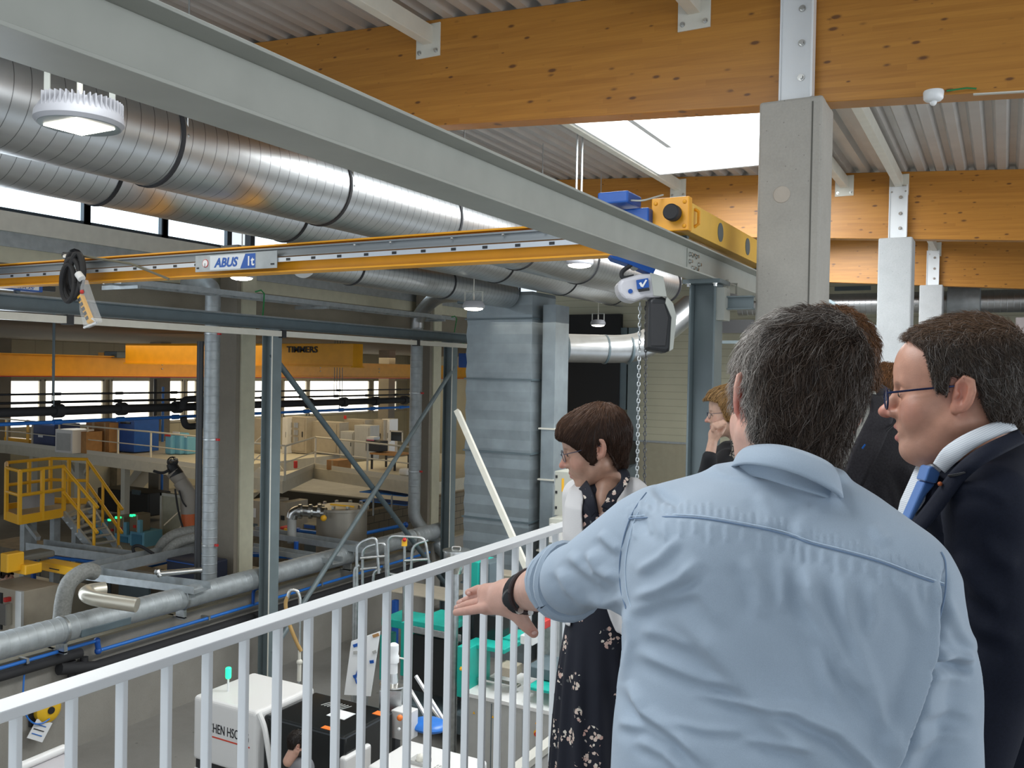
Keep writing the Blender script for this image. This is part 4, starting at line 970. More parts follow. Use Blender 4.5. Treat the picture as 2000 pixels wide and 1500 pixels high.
# white doorway + stair stringer behind the robot
t = tbx('doorway', CREAMD, 315, 385, 962, 1110, 20, .1, 'cream door with a pale frame behind the robot arm', 'door', None, 0, (('frame', CREAM, 0, .05, 0, 1, .05), ('frame', CREAM, .9, 1, 0, 1, .05), ('frame', CREAM, 0, 1, .96, 1, .05)))
t = thing('stair_flight', 'pale solid-sided stair flight under the mezzanine', 'stair', PY(255, 960, 24))
MB().prism([PY(228, 970, 24), PY(236, 970, 24), PY(292, 904, 24), PY(272, 904, 24)], (0, .8, 0)).build('stringer', MZ, t)
MB().prism([PY(236, 970, 24.4), PY(240, 970, 24.4), PY(292, 910, 24.4), PY(290, 905, 24.4)], (0, .4, 0)).build('underside', DGREY, t)
tbx('wall_panel_unit', mat('umber_panel', (.20, .165, .11), .7, noise=.15), 165, 228, 905, 985, 25.5, .2, 'brown wall panels below the mezzanine, right of the knee brace', 'panel', None, 0, (('seam', DGREY, .33, .35, 0, 1, .01), ('seam', DGREY, .66, .68, 0, 1, .01)))
tbx('pump_unit', mat('oily_black', (.035, .033, .03), .5), 190, 290, 952, 1010, 22, 1, 'dark pump unit beneath the stair flight', 'machine', None, .05, (('pipe_stub', DGREY, .1, .2, 1, 1.2, .02), ('flange', GALVM, .5, .6, .3, .6, .1), ('cap', DGREY, .7, .85, .9, 1.1, .05)))
# robot arm
t = thing('robot_arm', 'grey industrial robot arm reaching up left, with an orange foot section', 'robot', PD(372, 1060, 19))
RB = mat('robot_grey', (.30, .27, .23), .5)
R_ = lambda x, y, d=19: PD(x, y, d)
MB().tube([R_(371, 1245), R_(370, 1050), R_(368, 1000)], [.2, .17, .15], 16).build('pedestal', mat('robot_orange', (.55, .12, .03), .5), t, True)
MB().tube([R_(368, 1003), R_(368, 965), R_(352, 940)], [.16, .17, .15], 14).build('lower_arm', RB, t, True)
MB().tube([R_(385, 1000, 19.1), R_(366, 955, 19.1), R_(338, 920, 19)], [.09, .13, .16], 14).build('upper_arm', RB, t, True)
MB().tube([R_(345, 928), R_(334, 905)], [.16, .1], 12).ball(R_(337, 902), .12, n=12).build('wrist', BLACK, t, True)
MB().ball(R_(343, 898, 18.9), .05, n=8).ball(R_(335, 900, 18.9), .06, n=8).build('gripper', STEEL, t, True)
MB().tube(bend([R_(330, 918, 18.8), R_(318, 925, 18.8), R_(300, 920, 18.8)], .2), .03, 8).tube(bend([R_(342, 955, 18.8), R_(348, 1000, 18.8), R_(360, 1040, 18.8)], .3), .02, 8).tube(bend([R_(350, 958, 18.8), R_(356, 980, 18.8), R_(364, 990, 18.8)], .2), .015, 8).build('hose', BLACKR, t, True)
# light-blue bins with green lamps
for k, (x0, x1, y0) in enumerate(((178, 198, 1018), (196, 227, 1042), (226, 254, 1040), (254, 281, 1036))):
    tbx('blue_hopper_stand', LBLUE, x0, x1, y0, 1082, 19.5 - .2 * k, .7, ('leftmost', 'second from the left', 'third from the left', 'rightmost')[k] + ' of the light blue hopper stands beside the yellow stair', 'stand', 'light blue hopper stands', .01, (('front_panel', mat('panel_blue', (.06, .22, .36), .5), .15, .85, .1, .85, .02),))
for k, (x0, x1, y0, y1) in enumerate(((210, 224, 1012, 1046), (224, 241, 1007, 1044), (253, 268, 1003, 1040))):
    t = tbx('hopper', mat('hopper_steel', (.32, .28, .22), .35, .6), x0, x1, y0, y1, 19.2 - .2 * k, .5, ('left', 'middle', 'right')[k] + ' steel hopper with a green light on a light blue stand', 'hopper', 'steel hoppers with green lights', .03, (('green_light', GLEDM, .15, .45, .85, .97, .04), ('green_light', GLEDM, .5, .75, .9, 1.0, .03), ('red_switch', RED, .6, .85, .25, .4, .04), ('side_tank', LBLUE, 1.0, 1.35, 0, .7, -.1)))

# yellow access platform
t = thing('access_platform', 'yellow access platform with railings and a steep stair in the far hall', 'platform', PD(80, 1060, 17.5))
dA = 17.6
A = PD(12, 1012, dA); zP = A.z
B_ = PZ(40, 1018, zP); C_ = PZ(124, 1004, zP); D_ = PZ(172, 985, zP); E_ = PZ(60, 985, zP)
def L2(px, py): return PZ(px, py, zP)
deckp = [L2(12, 1010), L2(38, 1019), L2(124, 1004), L2(170, 984), L2(98, 982), L2(12, 995)]
MB().prism(deckp, (0, 0, -.06)).build('deck', mat('grating', (.45, .42, .34), .6), t)
for i in range(6):
    a, b = deckp[i], deckp[(i + 1) % 6]
    if i != 2: MB().bar(a + Vector((0, 0, .03)), b + Vector((0, 0, .03)), .03, .18).build('toe_board', YELB, t)
hgt = .98
rail_px = [0, 1, 2]
def railseg(a, b, n=2):
    for h in (hgt, hgt * .52):
        MB().tube([a + Vector((0, 0, h)), b + Vector((0, 0, h))], .035, 8).build('guard_rail', YELB, t, True)
    for k in range(1, n + 1):
        p = a + (b - a) * (k / n); MB().bar(p - Vector((0, 0, .05)), p + Vector((0, 0, hgt)), .06, .06).build('guard_post', YELB, t)
railseg(deckp[0], deckp[1], 1); railseg(deckp[1], deckp[2], 2); railseg(deckp[3], deckp[4], 2); railseg(deckp[4], deckp[5], 2); railseg(deckp[5], deckp[0], 1)
a, b = L2(45, 1012), L2(110, 1002)
MB().bar(a + Vector((0, -.05, .30)), b + Vector((0, -.05, .30)), .02, .24).build('sign_board', mat('sign_grey', (.30, .32, .34), .6), t)
sgn = mat('faded_blue_print', (.06, .10, .25), .6)
MB().bar(a + (b - a) * .06 + Vector((0, -.07, .30)), a + (b - a) * .55 + Vector((0, -.07, .30)), .01, .10).build('sign_print', sgn, t)
# stair of the platform
for s in ((124, 1004, 190, 1085), (170, 984, 238, 1082)):
    a = L2(s[0], s[1]); d0 = (a - EYE).dot(fw); b = PD(s[2], s[3], d0 * .97); b.z = max(b.z, .02)
    MB().bar(a, b, .05, .16).build('stringer', GALVM, t)
    for h in (.95, .45):
        MB().tube([a + Vector((0, 0, h)), b + Vector((0, 0, h))], .033, 8).build('stair_rail', YELB, t, True)
    for f in (.0, .45, .9):
        p = a + (b - a) * f; MB().tube([p, p + Vector((0, 0, .95))], .03, 8).build('stair_post', YELB, t, True)
a1, a2 = L2(124, 1004), L2(170, 984)
b1 = PD(190, 1085, (a1 - EYE).dot(fw) * .97); b2 = PD(238, 1082, (a2 - EYE).dot(fw) * .97)
for k in range(7):
    f = (k + .6) / 7.5; p, q = a1 + (b1 - a1) * f, a2 + (b2 - a2) * f; MB().bar(p, q, .18, .03).build('tread', GALVM, t)
for (px, py) in ((50, 1010), (62, 1000), (108, 1002), (150, 990)):
    p = L2(px, py); MB().box(p.x - .07, p.x + .07, p.y - .07, p.y + .07, 0, zP - .06).build('support_leg', GALVM, t)
MB().bar(L2(50, 1010) + Vector((0, 0, -.1)), PD(75, 1052, 17.4), .08, .08).build('knee_brace', GALVM, t)

# steel channels / trays over the machines
def tray(p, q, lab, w=.22, h=.1, m=GALVM):
    p, q = Vector(p), Vector(q); t = thing('cable_tray', lab, 'cable tray', (p + q) / 2, 'galvanised cable trays over the machines')
    d = (q - p).normalized(); s = d.cross(Vector((0, 0, 1))).normalized()
    MB().bar(p, q, w, .01).build('base', m, t)
    for k in (-1, 1): MB().bar(p + s * k * w / 2 + Vector((0, 0, h / 2)), q + s * k * w / 2 + Vector((0, 0, h / 2)), .012, h).build('side', m, t)
    return t
tray(PZ(68, 1072, 2.0), PZ(262, 1098, 2.0), 'galvanised cable tray crossing left of the vertical pipe, upper left one', .4, .16)
tray(PZ(395, 1073, 2.0), PZ(162, 1126, 2.0), 'galvanised cable tray slanting toward the viewer left of the vertical pipe', .4, .18)
tray(PZ(165, 1125, 2.0), PZ(395, 1155, 2.0), 'galvanised cable tray running right, just above the long spiral duct', .4, .12)
tray(PZ(485, 1040, 2.0), PZ(725, 1078, 2.0), 'galvanised cable tray right of the grey post, over the blue pipes', .4, .12)
tray(PZ(485, 1072, 1.9), PZ(660, 1100, 1.9), 'lower galvanised cable tray right of the grey post', .3, .1)
def bpipe(pts, r, lab, m=BLUEP, z=1.75):
    P_ = [PZ(x, y, z) for x, y in pts]; t = thing('compressed_air_pipe', lab, 'pipe', P_[0], 'blue pipes over the machines')
    MB().tube(bend(P_, .15), r, 8).build('run', m, t, True)
    for p in P_: MB().ball(p, r * 1.8, n=8).build('coupling', BLUE, t, True)
bpipe([(68, 1084), (205, 1100)], .035, 'blue pipe under the upper left cable tray')
bpipe([(240, 1118), (395, 1083)], .03, 'blue pipe under the slanting cable tray')
bpipe([(582, 1036), (683, 1048), (792, 1025)], .045, 'blue pipe bending in front of the steel tank')
bpipe([(482, 1075), (550, 1082), (578, 1095)], .04, 'blue pipe right of the grey post, upper')
bpipe([(480, 1083), (572, 1088)], .045, 'blue pipe right of the grey post, lower')
p = PZ(66, 1088, 1.75); tag(MB().tube([p, (p.x, p.y, .2)], .05, 8).build('drop_pipe', BLUE, smooth=True), 'blue pipe dropping at the left end of the upper cable tray', 'pipe')
p = PZ(578, 1090, 1.75); tag(MB().tube([p + Vector((0, 0, .35)), (p.x, p.y, 0)], .05, 8).build('drop_pipe', BLUE, smooth=True), 'blue vertical pipe right of the grey post', 'pipe')
# flexible grey hoses
def hose(pts, r, lab, m=None):
    tag(MB().tube(bend(pts, .9, 7), r, 12).build('flexible_hose', m or mat('hose_grey', (.24, .24, .22), .6, noise=.2, nscale=30), smooth=True), lab, 'hose', 'grey flexible hoses')
hose([PD(121, 1400, 14), PD(118, 1150, 14), PD(165, 1112, 14.3), PD(185, 1118, 14.5)], .13, 'thick grey flexible hose arching beside the beige cabinet')
hose([PD(305, 1085, 17.5), PD(330, 1045, 17.5), PD(392, 1036, 17.8)], .12, 'thick grey flexible hose arching left of the vertical pipe, outer')
hose([PD(320, 1085, 17.3), PD(345, 1058, 17.3), PD(392, 1048, 17.5)], .1, 'thinner grey flexible hose arching left of the vertical pipe, inner')
hose([PD(300, 1082, 17), PD(272, 1064, 17), PD(258, 1068, 17), PD(262, 1080, 17)], .03, 'thin black hose looping on the slanting cable tray', BLACKR)
# steel tank
t = thing('steel_tank', 'round dull steel tank behind the grey brace', 'tank', PD(668, 1075, 20))
c = PD(668, 995, 20)
MB().lathe((c.x, c.y, 0), (0, 0, 1), [(.56, 0), (.56, c.z), (.60, c.z + .01), (.60, c.z + .07), (.3, c.z + .12)], 36).build('shell', mat('dull_steel', (.36, .33, .28), .4, .7), t, True)
for k in range(10):
    an = k * PI / 5; MB().box(c.x + .5 * math.cos(an) - .03, c.x + .5 * math.cos(an) + .03, c.y + .5 * math.sin(an) - .03, c.y + .5 * math.sin(an) + .03, c.z + .05, c.z + .14).build('clamp', STEEL, t)
MB().tube([PD(645, 985, 19.6), PD(692, 990, 19.6)], .02, 6).build('lift_bar', YELB, t)
t = thing('pipe_valve', 'steel pipe elbow with flanges and a yellow valve left of the tank', 'valve', PD(600, 1010, 19.5))
MB().tube(bend([PD(570, 1012, 19.5), PD(574, 998, 19.5), PD(600, 998, 19.5), PD(636, 1002, 19.4)], .2), .12, 16).build('elbow', STEEL, t, True)
for x in (584, 604, 622): MB().lathe(PD(x, 999, 19.45), rt, [(.16, 0), (.16, .06)], 20).build('flange', STEEL, t)
MB().ball(PD(632, 1012, 19.2), .07, n=10).build('actuator', YELB, t, True)
MB().tube([PD(570, 1012, 19.5), PD(570, 1060, 19.5)], .1, 12).build('riser', MGREY, t, True)
tbx('motor_box', mat('olive_motor', (.16, .15, .11), .6), 590, 640, 1022, 1055, 17, .8, 'dark olive motor block below the steel pipe elbow', 'motor', None, .05, (('blue_plate', BLUE, .1, .5, .7, .95, .02), ('fin', BLACK, .6, .95, .2, .8, .02)), None, True)
tbx('blue_drum', BLUE, 563, 574, 985, 1008, 19, .4, 'blue drum left of the steel pipe elbow', 'drum', None, .05, (('lid', PAPER, .05, .95, .95, 1.05, .02),), None, True)
tbx('electrical_cabinet', MBEIGE, 484, 516, 976, 1040, 17.2, .9, 'beige cabinet with a label, left of the grey post', 'cabinet', 'beige cabinets behind the low wall', .01, (('label', PAPER, .1, .5, .45, .75, .01), ('vent', DGREY, .15, .6, .15, .25, .01)))
tbx('electrical_cabinet', MBEIGE, 545, 560, 980, 1040, 17.6, .8, 'narrow beige cabinet right of the grey post', 'cabinet', 'beige cabinets behind the low wall', .01, (('gauge', BLACK, .3, .7, .4, .55, .02),))
tbx('red_hose_box', RED, 546, 560, 1028, 1036, 16.8, .3, 'red coiled hose fitting at the left cable tray end by the grey post', 'fitting', None, .03, (('yellow_valve', YELB, .8, 1.3, 0, .7, .05),))
# machines behind the low wall, lower left
tbx('press_frame', MBEIGE, -30, 42, 1140, 1260, 9.2, .7, 'steel-grey press frame at the left edge behind the long duct', 'machine', None, .01, (('side_plate', MGREY, .9, 1.05, 0, 1.02, .05), ('dark_opening', BLACK, .1, .5, .2, .9, .02), ('cylinder', STEEL, .60, .75, .35, .75, .12), ('red_cap', RED, .66, .72, .78, .86, .1)))
tbx('press_beam', CREAM, -30, 110, 1122, 1132, 11.2, .5, 'long pale flat beam above the press frame at the left edge', 'beam')
tbx('control_cabinet', mat('cabinet_beige', (.47, .44, .35), .5), 57, 112, 1155, 1230, 10.8, 1.0, 'beige control cabinet behind the long duct, left of the flexible hose', 'cabinet', None, .015, (('door', mat('cabinet_beige_d', (.43, .40, .32), .5), .06, .94, .04, .96, .012), ('latch', BLACK, .85, .9, .45, .55, .02)))
tbx('control_cabinet', MWHITE, 133, 168, 1175, 1235, 11.8, .8, 'grey-white cabinet right of the thick flexible hose', 'cabinet', None, .015, (('door', MGREY, .1, .9, .05, .95, .012),))
t = thing('insulated_duct', 'shiny foil-wrapped bent pipe behind the long duct', 'pipe', PD(200, 1165, 13))
MB().tube(bend([PD(205, 1150, 13.4), PD(165, 1155, 13.2), PD(172, 1168, 12.9), PD(268, 1182, 12.9)], .25, 6), .105, 16).build('pipe', mat('foil', (.62, .58, .48), .35, .6, bump=.3, bscale=20), t, True)
for k, (x0, x1, y0, y1, d, lab) in enumerate(((75, 150, 1096, 1128, 15.6, 'yellow machine base with black lettering below the cable trays'), (18, 50, 1098, 1124, 15.2, 'smaller yellow machine base at the left below the platform'), (0, 14, 1080, 1120, 15, 'yellow upright at the left edge below the platform'))):
    Yq = PD((x0 + x1) / 2, 1100, d).y
    tbx('yellow_machine', YELB, x0, x1, y0, y1, Yq, .3, lab, 'machine', 'yellow machine bases', .02, (('lettering_strip', INK, .3, .55, .4, .5, .01),) if k == 0 else (('foot', DGREY, .1, .3, -.2, 0, .0),))
tbx('grey_drum', mat('drum_grey', (.15, .15, .13), .6), 18, 46, 1080, 1099, PD(30, 1090, 15.6).y, .6, 'dark grey motor block on the small yellow machine base', 'motor', None, .04)
tbx('navy_tarp', mat('tarp', (.012, .016, .035), .7), 325, 396, 1090, 1150, PD(360, 1120, 16.5).y, .6, 'dark navy machine cover left of the vertical pipe', 'cover', None, .03, (('seam', BLUE, 0, 1, .9, .93, .01),), None, True)
t = thing('steel_cylinder', 'horizontal steel cylinder with a valve in front of the dark machine cover', 'cylinder', PD(350, 1118, 15))
MB().tube([PD(308, 1121, 15), PD(395, 1113, 15.2)], .05, 12).build('rod', STEEL, t, True)
MB().ball(PD(308, 1117, 15), .06, n=8).ball(PD(312, 1123, 15), .05, n=8).build('valve', STEEL, t, True)
tbx('beige_panel', mat('tan_panel', (.30, .25, .18), .7), 225, 298, 1105, 1150, PD(260, 1130, 17).y, .3, 'tan panel below the cable trays left of the dark cover', 'panel', None, 0, (), None, True)
tbx('machine_bank', mat('umber_machine', (.16, .135, .095), .7, noise=.25), -40, 400, 1060, 1200, PD(200, 1130, 19.5).y, 1.0, 'low brown machine bank in the background of the far hall', 'machine', None, .02, (('upright', DGREY, .3, .31, 0, 1, .02), ('upright', DGREY, .62, .63, 0, 1, .02)))
tbx('machine_bank', mat('umber_machine', (.1, .1, .1)), 480, 700, 1040, 1140, PD(640, 1090, 22.5).y, 1.0, 'low brown machine bank beyond the crossed braces', 'machine', None, .02, (('upright', DGREY, .3, .31, 0, 1, .02),))

# ================================================================== MACHINES OF THE NEAR BAY
t = thing('moulding_machine', 'white and black injection moulding machine with a green signal light', 'machine', (-6.8, 7.7, 0))
X0, X1, Y0, Y1, ZT = -8.1, -7.1, 7.2, 8.15, 1.92
MB().box(X0, X1, Y0, Y1, 1.18, ZT).build('clamp_cover', MWHITE, t, bevel=.05, seg=4)
MB().box(X0 + .03, X1 - .03, Y0 + .03, Y1 - .03, 1.08, 1.18).build('shadow_gap', BLACK, t)
MB().box(X0, X1, Y0, Y1, .15, 1.08).build('lower_cover', MWHITE, t, bevel=.03, seg=3)
MB().box(X0 + .05, -3.6, Y0 + .1, Y1 - .1, 0, .4).build('bed', MGREY, t)
MB().box(X1, -5.95, Y0 + .1, Y1, .4, ZT - .06).build('guard', GLASSD, t, bevel=.03, seg=3)
MB().tube(bend([(X1, Y0 + .03, ZT - .02), (X1 + .09, Y0 + .03, ZT - .15), (X1 + .25, Y0 + .03, 1.1)], .12), .03, 8).build('guard_trim', MWHITE, t, True)
MB().box(-5.99, -5.9, Y0 + .05, Y0 + .5, .4, 1.66).build('end_trim', MWHITE, t, bevel=.03, seg=3)
for (a, b) in (((-6.1, 7.95), (-5.96, 8.05)), ((-6.32, 7.35), (-6.18, 7.42))): MB().box(a[0], b[0], a[1], b[1], ZT - .06, ZT - .055).build('orange_label', ORANGE, t)
MB().box(-6.5, -6.25, 7.65, 7.85, ZT - .06, ZT - .056).build('white_label', PAPER, t)
for k in range(7): MB().bar((-6.75 + k * .045, 7.85, ZT - .056), (-6.7 + k * .045, 8.0, ZT - .056), .012, .004).build('vent_slot', MGREY, t)
text('CHEN HSONG', 'lettering', INK, t, (X0 + .26, Y0 - .004, ZT - .36), (1, 0, 0), (0, 0, 1), .15, .004, width=.62, bold=0.0)
MB().box(X0 + .23, X0 + .90, Y0 - .004, Y0, ZT - .42, ZT - .405).box(X0 + .22, X0 + .235, Y0 - .004, Y0, ZT - .42, ZT - .25).build('red_line', mat('red_line', (.6, .06, .03), .5), t)
p = PY(415, 1350, 7.45)
c = Vector((PD(415, 1340, 10.2).x, 7.5, ZT))
MB().cyl(c, c + Vector((0, 0, .15)), .012, 8).build('lamp_stem', PAPER, t)
MB().lathe(c + Vector((0, 0, .15)), (0, 0, 1), [(.028, 0), (.034, .02), (.034, .12), (.024, .13)], 16).build('signal_light', GLEDM, t, True)
# injection end
MB().box(-5.9, -4.9, 7.5, 7.95, .4, 1.1).build('barrel_cover', mat('dark_machinery', (.07, .07, .075), .4, .3), t, bevel=.02)
MB().tube([(-5.85, 7.55, 1.35), (-5.1, 7.55, 1.35)], .05, 12).tube([(-5.85, 7.7, 1.2), (-5.1, 7.7, 1.2)], .035, 12).build('tie_bar', STEEL, t, True)
a = PD(752, 1462, 9.6); 
MB().box(-5.62, -4.62, 7.25, 8.0, .4, 1.66).build('injection_cover', MWHITE, t, bevel=.04, seg=4)
for k in range(8):
    for j in range(4): MB().box(-5.0 + k * .03, -4.985 + k * .03, 7.45 + j * .05, 7.48 + j * .05, 1.66, 1.664).build('vent_slot', MGREY, t)
MB().box(-5.28, -5.1, 7.5, 7.66, 1.64, 1.70).build('hatch', MGREY, t)
MB().ball((-5.16, 7.55, 1.72), .05, n=10).build('knob', CREAM, t, True)
# material dryer / hopper on the machine
t = thing('material_dryer', 'white material loader on a round plate above the dark machine parts', 'hopper', PD(770, 1400, 10.3))
D = lambda x, y, d=10.3: PD(x, y, d)
MB().lathe(D(768, 1315), (0, 0, 1), [(.05, 0), (.05, .12), (.066, .13), (.066, .2), (.055, .22), (.06, .27), (.058, .33), (.03, .35)], 20).build('loader', PAPER, t, True)
MB().tube(bend([D(776, 1284), D(795, 1288), D(798, 1310)], .05), .01, 6).build('hose', CREAM, t, True)
MB().lathe(D(768, 1338), (0, 0, 1), [(.16, 0), (.16, .015), (.06, .03), (.05, .14)], 28).build('plate', STEEL, t, True)
MB().obox(D(765, 1362, 10.4), rt0 * .13, Vector((0, 0, 1)) * .12, fw * .12).build('body', GALV, t, bevel=.01)
MB().box(*(lambda c: (c.x - .12, c.x + .12, c.y - .1, c.y + .1, c.z - .16, c.z + .16))(D(790, 1412, 10.2))).build('control_box', MWHITE, t, bevel=.01)
MB().ball(D(781, 1402, 10.0), .035, n=12).build('orange_knob', ORANGE, t, True)
MB().ball(D(779, 1424, 10.0), .02, n=10).build('dial', PAPER, t, True)
MB().obox(D(752, 1422, 10.2), rt0 * .05, Vector((0, 0, 1)) * .12, fw * .05).build('red_block', RED, t, bevel=.01)
MB().cyl(D(766, 1380, 10.4), (D(766, 1380, 10.4).x, D(766, 1380, 10.4).y, .35), .1, 12).build('stand', BLACK, t)
for k in range(3):
    tag(MB().obox(D(715 + 14 * k, 1450 + 8 * k, 10.0), rt0 * .07, Vector((0, 0, 1)) * .05, fw * .1).build('machine_part', (mat('dark_machinery', (0, 0, 0)), GALV, BLACK)[k], bevel=.01), ('dark metal block', 'bright metal block', 'small black block')[k] + ' of the injection unit, behind the balusters under the loader', 'machine part')
# A-frame ladder
t = thing('step_ladder', 'pale A-frame of aluminium poles behind the balusters', 'ladder', PD(830, 1450, 10.8))
for (a, b) in (((812, 1320), (872, 1415)), ((800, 1345), (832, 1400)), ((838, 1375), (872, 1418))): MB().bar(PD(*a, 10.8), PD(*b, 10.5), .035, .03).build('pole', MWHITE, t)
MB().bar(PD(828, 1395, 10.6), PD(836, 1408, 10.6), .05, .02).build('yellow_tape', YELB, t)
p = PD(838, 1416, 10.3)
tag(MB().ball(p, .24, .2, .07, n=16).build('blue_cloth', BLUEP, smooth=True), 'crumpled blue cloth lying behind the white machine cover', 'cloth')
# poster board
t = thing('poster_board', 'white poster board leaning in front of the concrete wall', 'board', PD(710, 1370, 12))
q = [(686, 1253), (743, 1233), (724, 1360), (672, 1357)]
dq = 12.0
MB().prism([PD(x, y, dq) for x, y in q], fw * .02).build('sheet', PAPER, t)
for (pa, pb, m) in ((((690, 1262), (705, 1257)), None, BLUE), (((728, 1243), (740, 1239)), None, CARD), (((690, 1322), (696, 1320)), None, BLUE), (((722, 1293), (730, 1292)), None, BLUE), (((690, 1275), (704, 1274)), None, MGREY), (((728, 1275), (735, 1272)), None, MGREY)):
    MB().bar(PD(*pa[0], dq - .01), PD(*pa[1], dq - .01), .01, .04).build('printed_mark', m, t)
pts = [PD(x, y, dq - .01) for x, y in ((697, 1335), (694, 1325), (698, 1312), (702, 1303))]
MB().tube(pts, .012, 6).build('drawn_curve', BLUE, t)
MB().bar(PD(690, 1357, 12.1), Vector((PD(690, 1357, 12.1).x, PD(690, 1357, 12.1).y, 0)), .04, .04).bar(PD(715, 1357, 12.1), Vector((PD(715, 1357, 12.1).x, PD(715, 1357, 12.1).y, 0)), .04, .04).build('leg', GALV, t)
# suction lance
t = thing('suction_lance', 'cream suction lance with an ochre hose and a chromed hook', 'hose', PD(590, 1330, 12.6))
S_ = lambda x, y: PD(x, y, 12.6)
MB().tube([S_(584, 1330), S_(585, 1290)], .03, 10).tube([S_(585, 1290), S_(585, 1270)], .022, 10).ball(S_(585, 1293), .045, n=10).build('lance', CREAM, t, True)
MB().tube(bend([S_(588, 1272), S_(566, 1225), S_(556, 1180), S_(562, 1165)], .5, 6), .028, 10).build('hose', mat('ochre_hose', (.42, .26, .09), .6), t, True)
MB().tube(bend([S_(562, 1168), S_(566, 1152), S_(580, 1152), S_(586, 1166), S_(586, 1178)], .06, 6), .026, 10).build('hook', STEEL, t, True)
MB().cyl(S_(586, 1178), (S_(586, 1178).x, S_(586, 1178).y, .0), .018, 8).build('stand', GALV, t)
# mobile platforms (silver tube work)
def tubeframe(name, lab, loops, d, r=.022, legs=()):
    t = thing(name, lab, 'platform', PD(loops[0][0][0], loops[0][0][1], d), 'tubular aluminium platforms')
    for k, lp in enumerate(loops):
        MB().tube(bend([PD(x, y, d + (.5 if (k % 2) else 0)) for x, y in lp], .12, 4), r, 8).build('tube_rail', GALV, t, True)
    for (x, y0) in legs:
        p = PD(x, y0, d); MB().cyl(p, (p.x, p.y, 0), r * 1.2, 8).build('leg', GALV, t)
    return t
t1 = tubeframe('work_platform', 'tubular aluminium work platform behind the railing, left one', [[(697, 1140), (697, 1062), (735, 1047), (740, 1120)], [(708, 1150), (708, 1070), (752, 1058), (756, 1150)], [(704, 1090), (752, 1086)], [(704, 1112), (740, 1108)], [(692, 1150), (692, 1110), (702, 1104)], [(728, 1145), (730, 1115), (744, 1112)]], 14.2, .024, ((697, 1140), (756, 1150), (692, 1150)))
t1 = tubeframe('work_platform', 'tubular aluminium work platform behind the railing, right one with a yellow button', [[(758, 1115), (758, 1046), (830, 1050), (838, 1100)], [(790, 1130), (790, 1050)], [(803, 1110), (806, 1064), (836, 1055)], [(758, 1120), (800, 1128)], [(790, 1095), (836, 1092)]], 14.6, .024, ((758, 1115), (790, 1130), (838, 1100), (803, 1110)))
MB().obox(PD(790, 1060, 14.4), rt0 * .04, Vector((0, 0, 1)) * .05, fw * .04).build('button_box', YELB, t1); MB().ball(PD(790, 1054, 14.35), .035, n=8).build('stop_button', RED, t1, True)
# funnel hopper
t = thing('funnel_hopper', 'round steel hopper with a lid just above the handrail, right of the braces', 'hopper', PD(890, 1130, 13))
c = PD(891, 1085, 13)
MB().lathe(c, (0, 0, 1), [(.12, -.25), (.18, -.12), (.185, .06), (.2, .065), (.2, .085), (.08, .10)], 28).build('shell', STEEL, t, True)
MB().tube(bend([c + rt0 * .06 + Vector((0, 0, .1)), c + rt0 * .06 + Vector((0, 0, .13)), c - rt0 * .06 + Vector((0, 0, .13)), c - rt0 * .06 + Vector((0, 0, .1))], .02), .008, 6).build('lid_handle', STEEL, t, True)
MB().cyl(c + Vector((0, 0, -.25)), (c.x, c.y, 0), .05, 10).build('stand', GALV, t)
# teal machine
Yt_ = 10.6
t = thing('moulding_machine', 'large teal and grey injection moulding machine behind the balusters on the right', 'machine', PY(1000, 1450, Yt_))
def tb(n, m, x0, x1, y0, y1, Yq, dy, bev=.01):
    a, b = PY(x0, y0, Yq), PY(x1, y1, Yq); return MB().box(a.x, b.x, Yq, Yq + dy, min(a.z, b.z), max(a.z, b.z)).build(n, m, t, bevel=bev)
zbase = PY(1000, 1372, Yt_).z
a, b = PY(905, 1372, Yt_), PY(1120, 1372, Yt_)
MB().box(a.x, b.x, Yt_, Yt_ + 1.1, 0, zbase - .012).build('base', MGREY, t, bevel=.01)
MB().box(a.x - .02, b.x + .02, Yt_ - .02, Yt_ + 1.12, zbase - .05, zbase).build('base_edge', MWHITE, t)
for px in (958, 1020): q_ = PY(px, 1420, Yt_ - .01); MB().box(q_.x, q_.x + .012, Yt_ - .006, Yt_, .05, zbase - .08).build('panel_gap', DGREY, t)
q_ = PY(1050, 1432, Yt_); MB().lathe(q_ + Vector((0, -.005, 0)), (0, -1, 0), [(.05, 0), (.05, .015)], 20).build('switch_plate', YELB, t); MB().lathe(q_ + Vector((0, -.02, 0)), (0, -1, 0), [(.03, 0), (.028, .03)], 16).build('stop_button', RED, t)
for px, py in ((926, 1392), (963, 1400), (1048, 1412)):
    q_ = PY(px, py, Yt_); MB().prism([(q_.x - .02, Yt_ - .004, q_.z - .015), (q_.x + .02, Yt_ - .004, q_.z - .015), (q_.x, Yt_ - .004, q_.z + .02)], (0, -.003, 0)).build('warning_sticker', YELB, t)
tb('column', TEAL, 912, 932, 1096, 1200, Yt_ + 1.3, .5); tb('column_side', DGREY, 932, 955, 1098, 1200, Yt_ + 1.35, .45)
tb('lower_column', TEAL, 893, 915, 1262, 1366, Yt_ + .1, .6); q_ = PY(901, 1306, Yt_ + .1); MB().ball(q_, .03, n=8).build('yellow_switch', YELB, t, True)
tb('crossbeam', TEAL, 928, 985, 1258, 1278, Yt_ + .3, .5); tb('crossbeam_end', TEAL, 980, 1003, 1245, 1266, Yt_ + .7, .5)
tb('guard_window', GLASSD, 916, 975, 1196, 1258, Yt_ + .6, .3); tb('injection_cover', TEAL, 1028, 1120, 1340, 1366, Yt_ + .1, .7)
tb('cover_top', DGREY, 1028, 1110, 1300, 1338, Yt_ + .4, .6); tb('carriage', MBEIGE, 968, 1000, 1300, 1325, Yt_ + .2, .3); tb('rear_post', GALV, 1062, 1080, 1200, 1330, Yt_ + 1.0, .2)
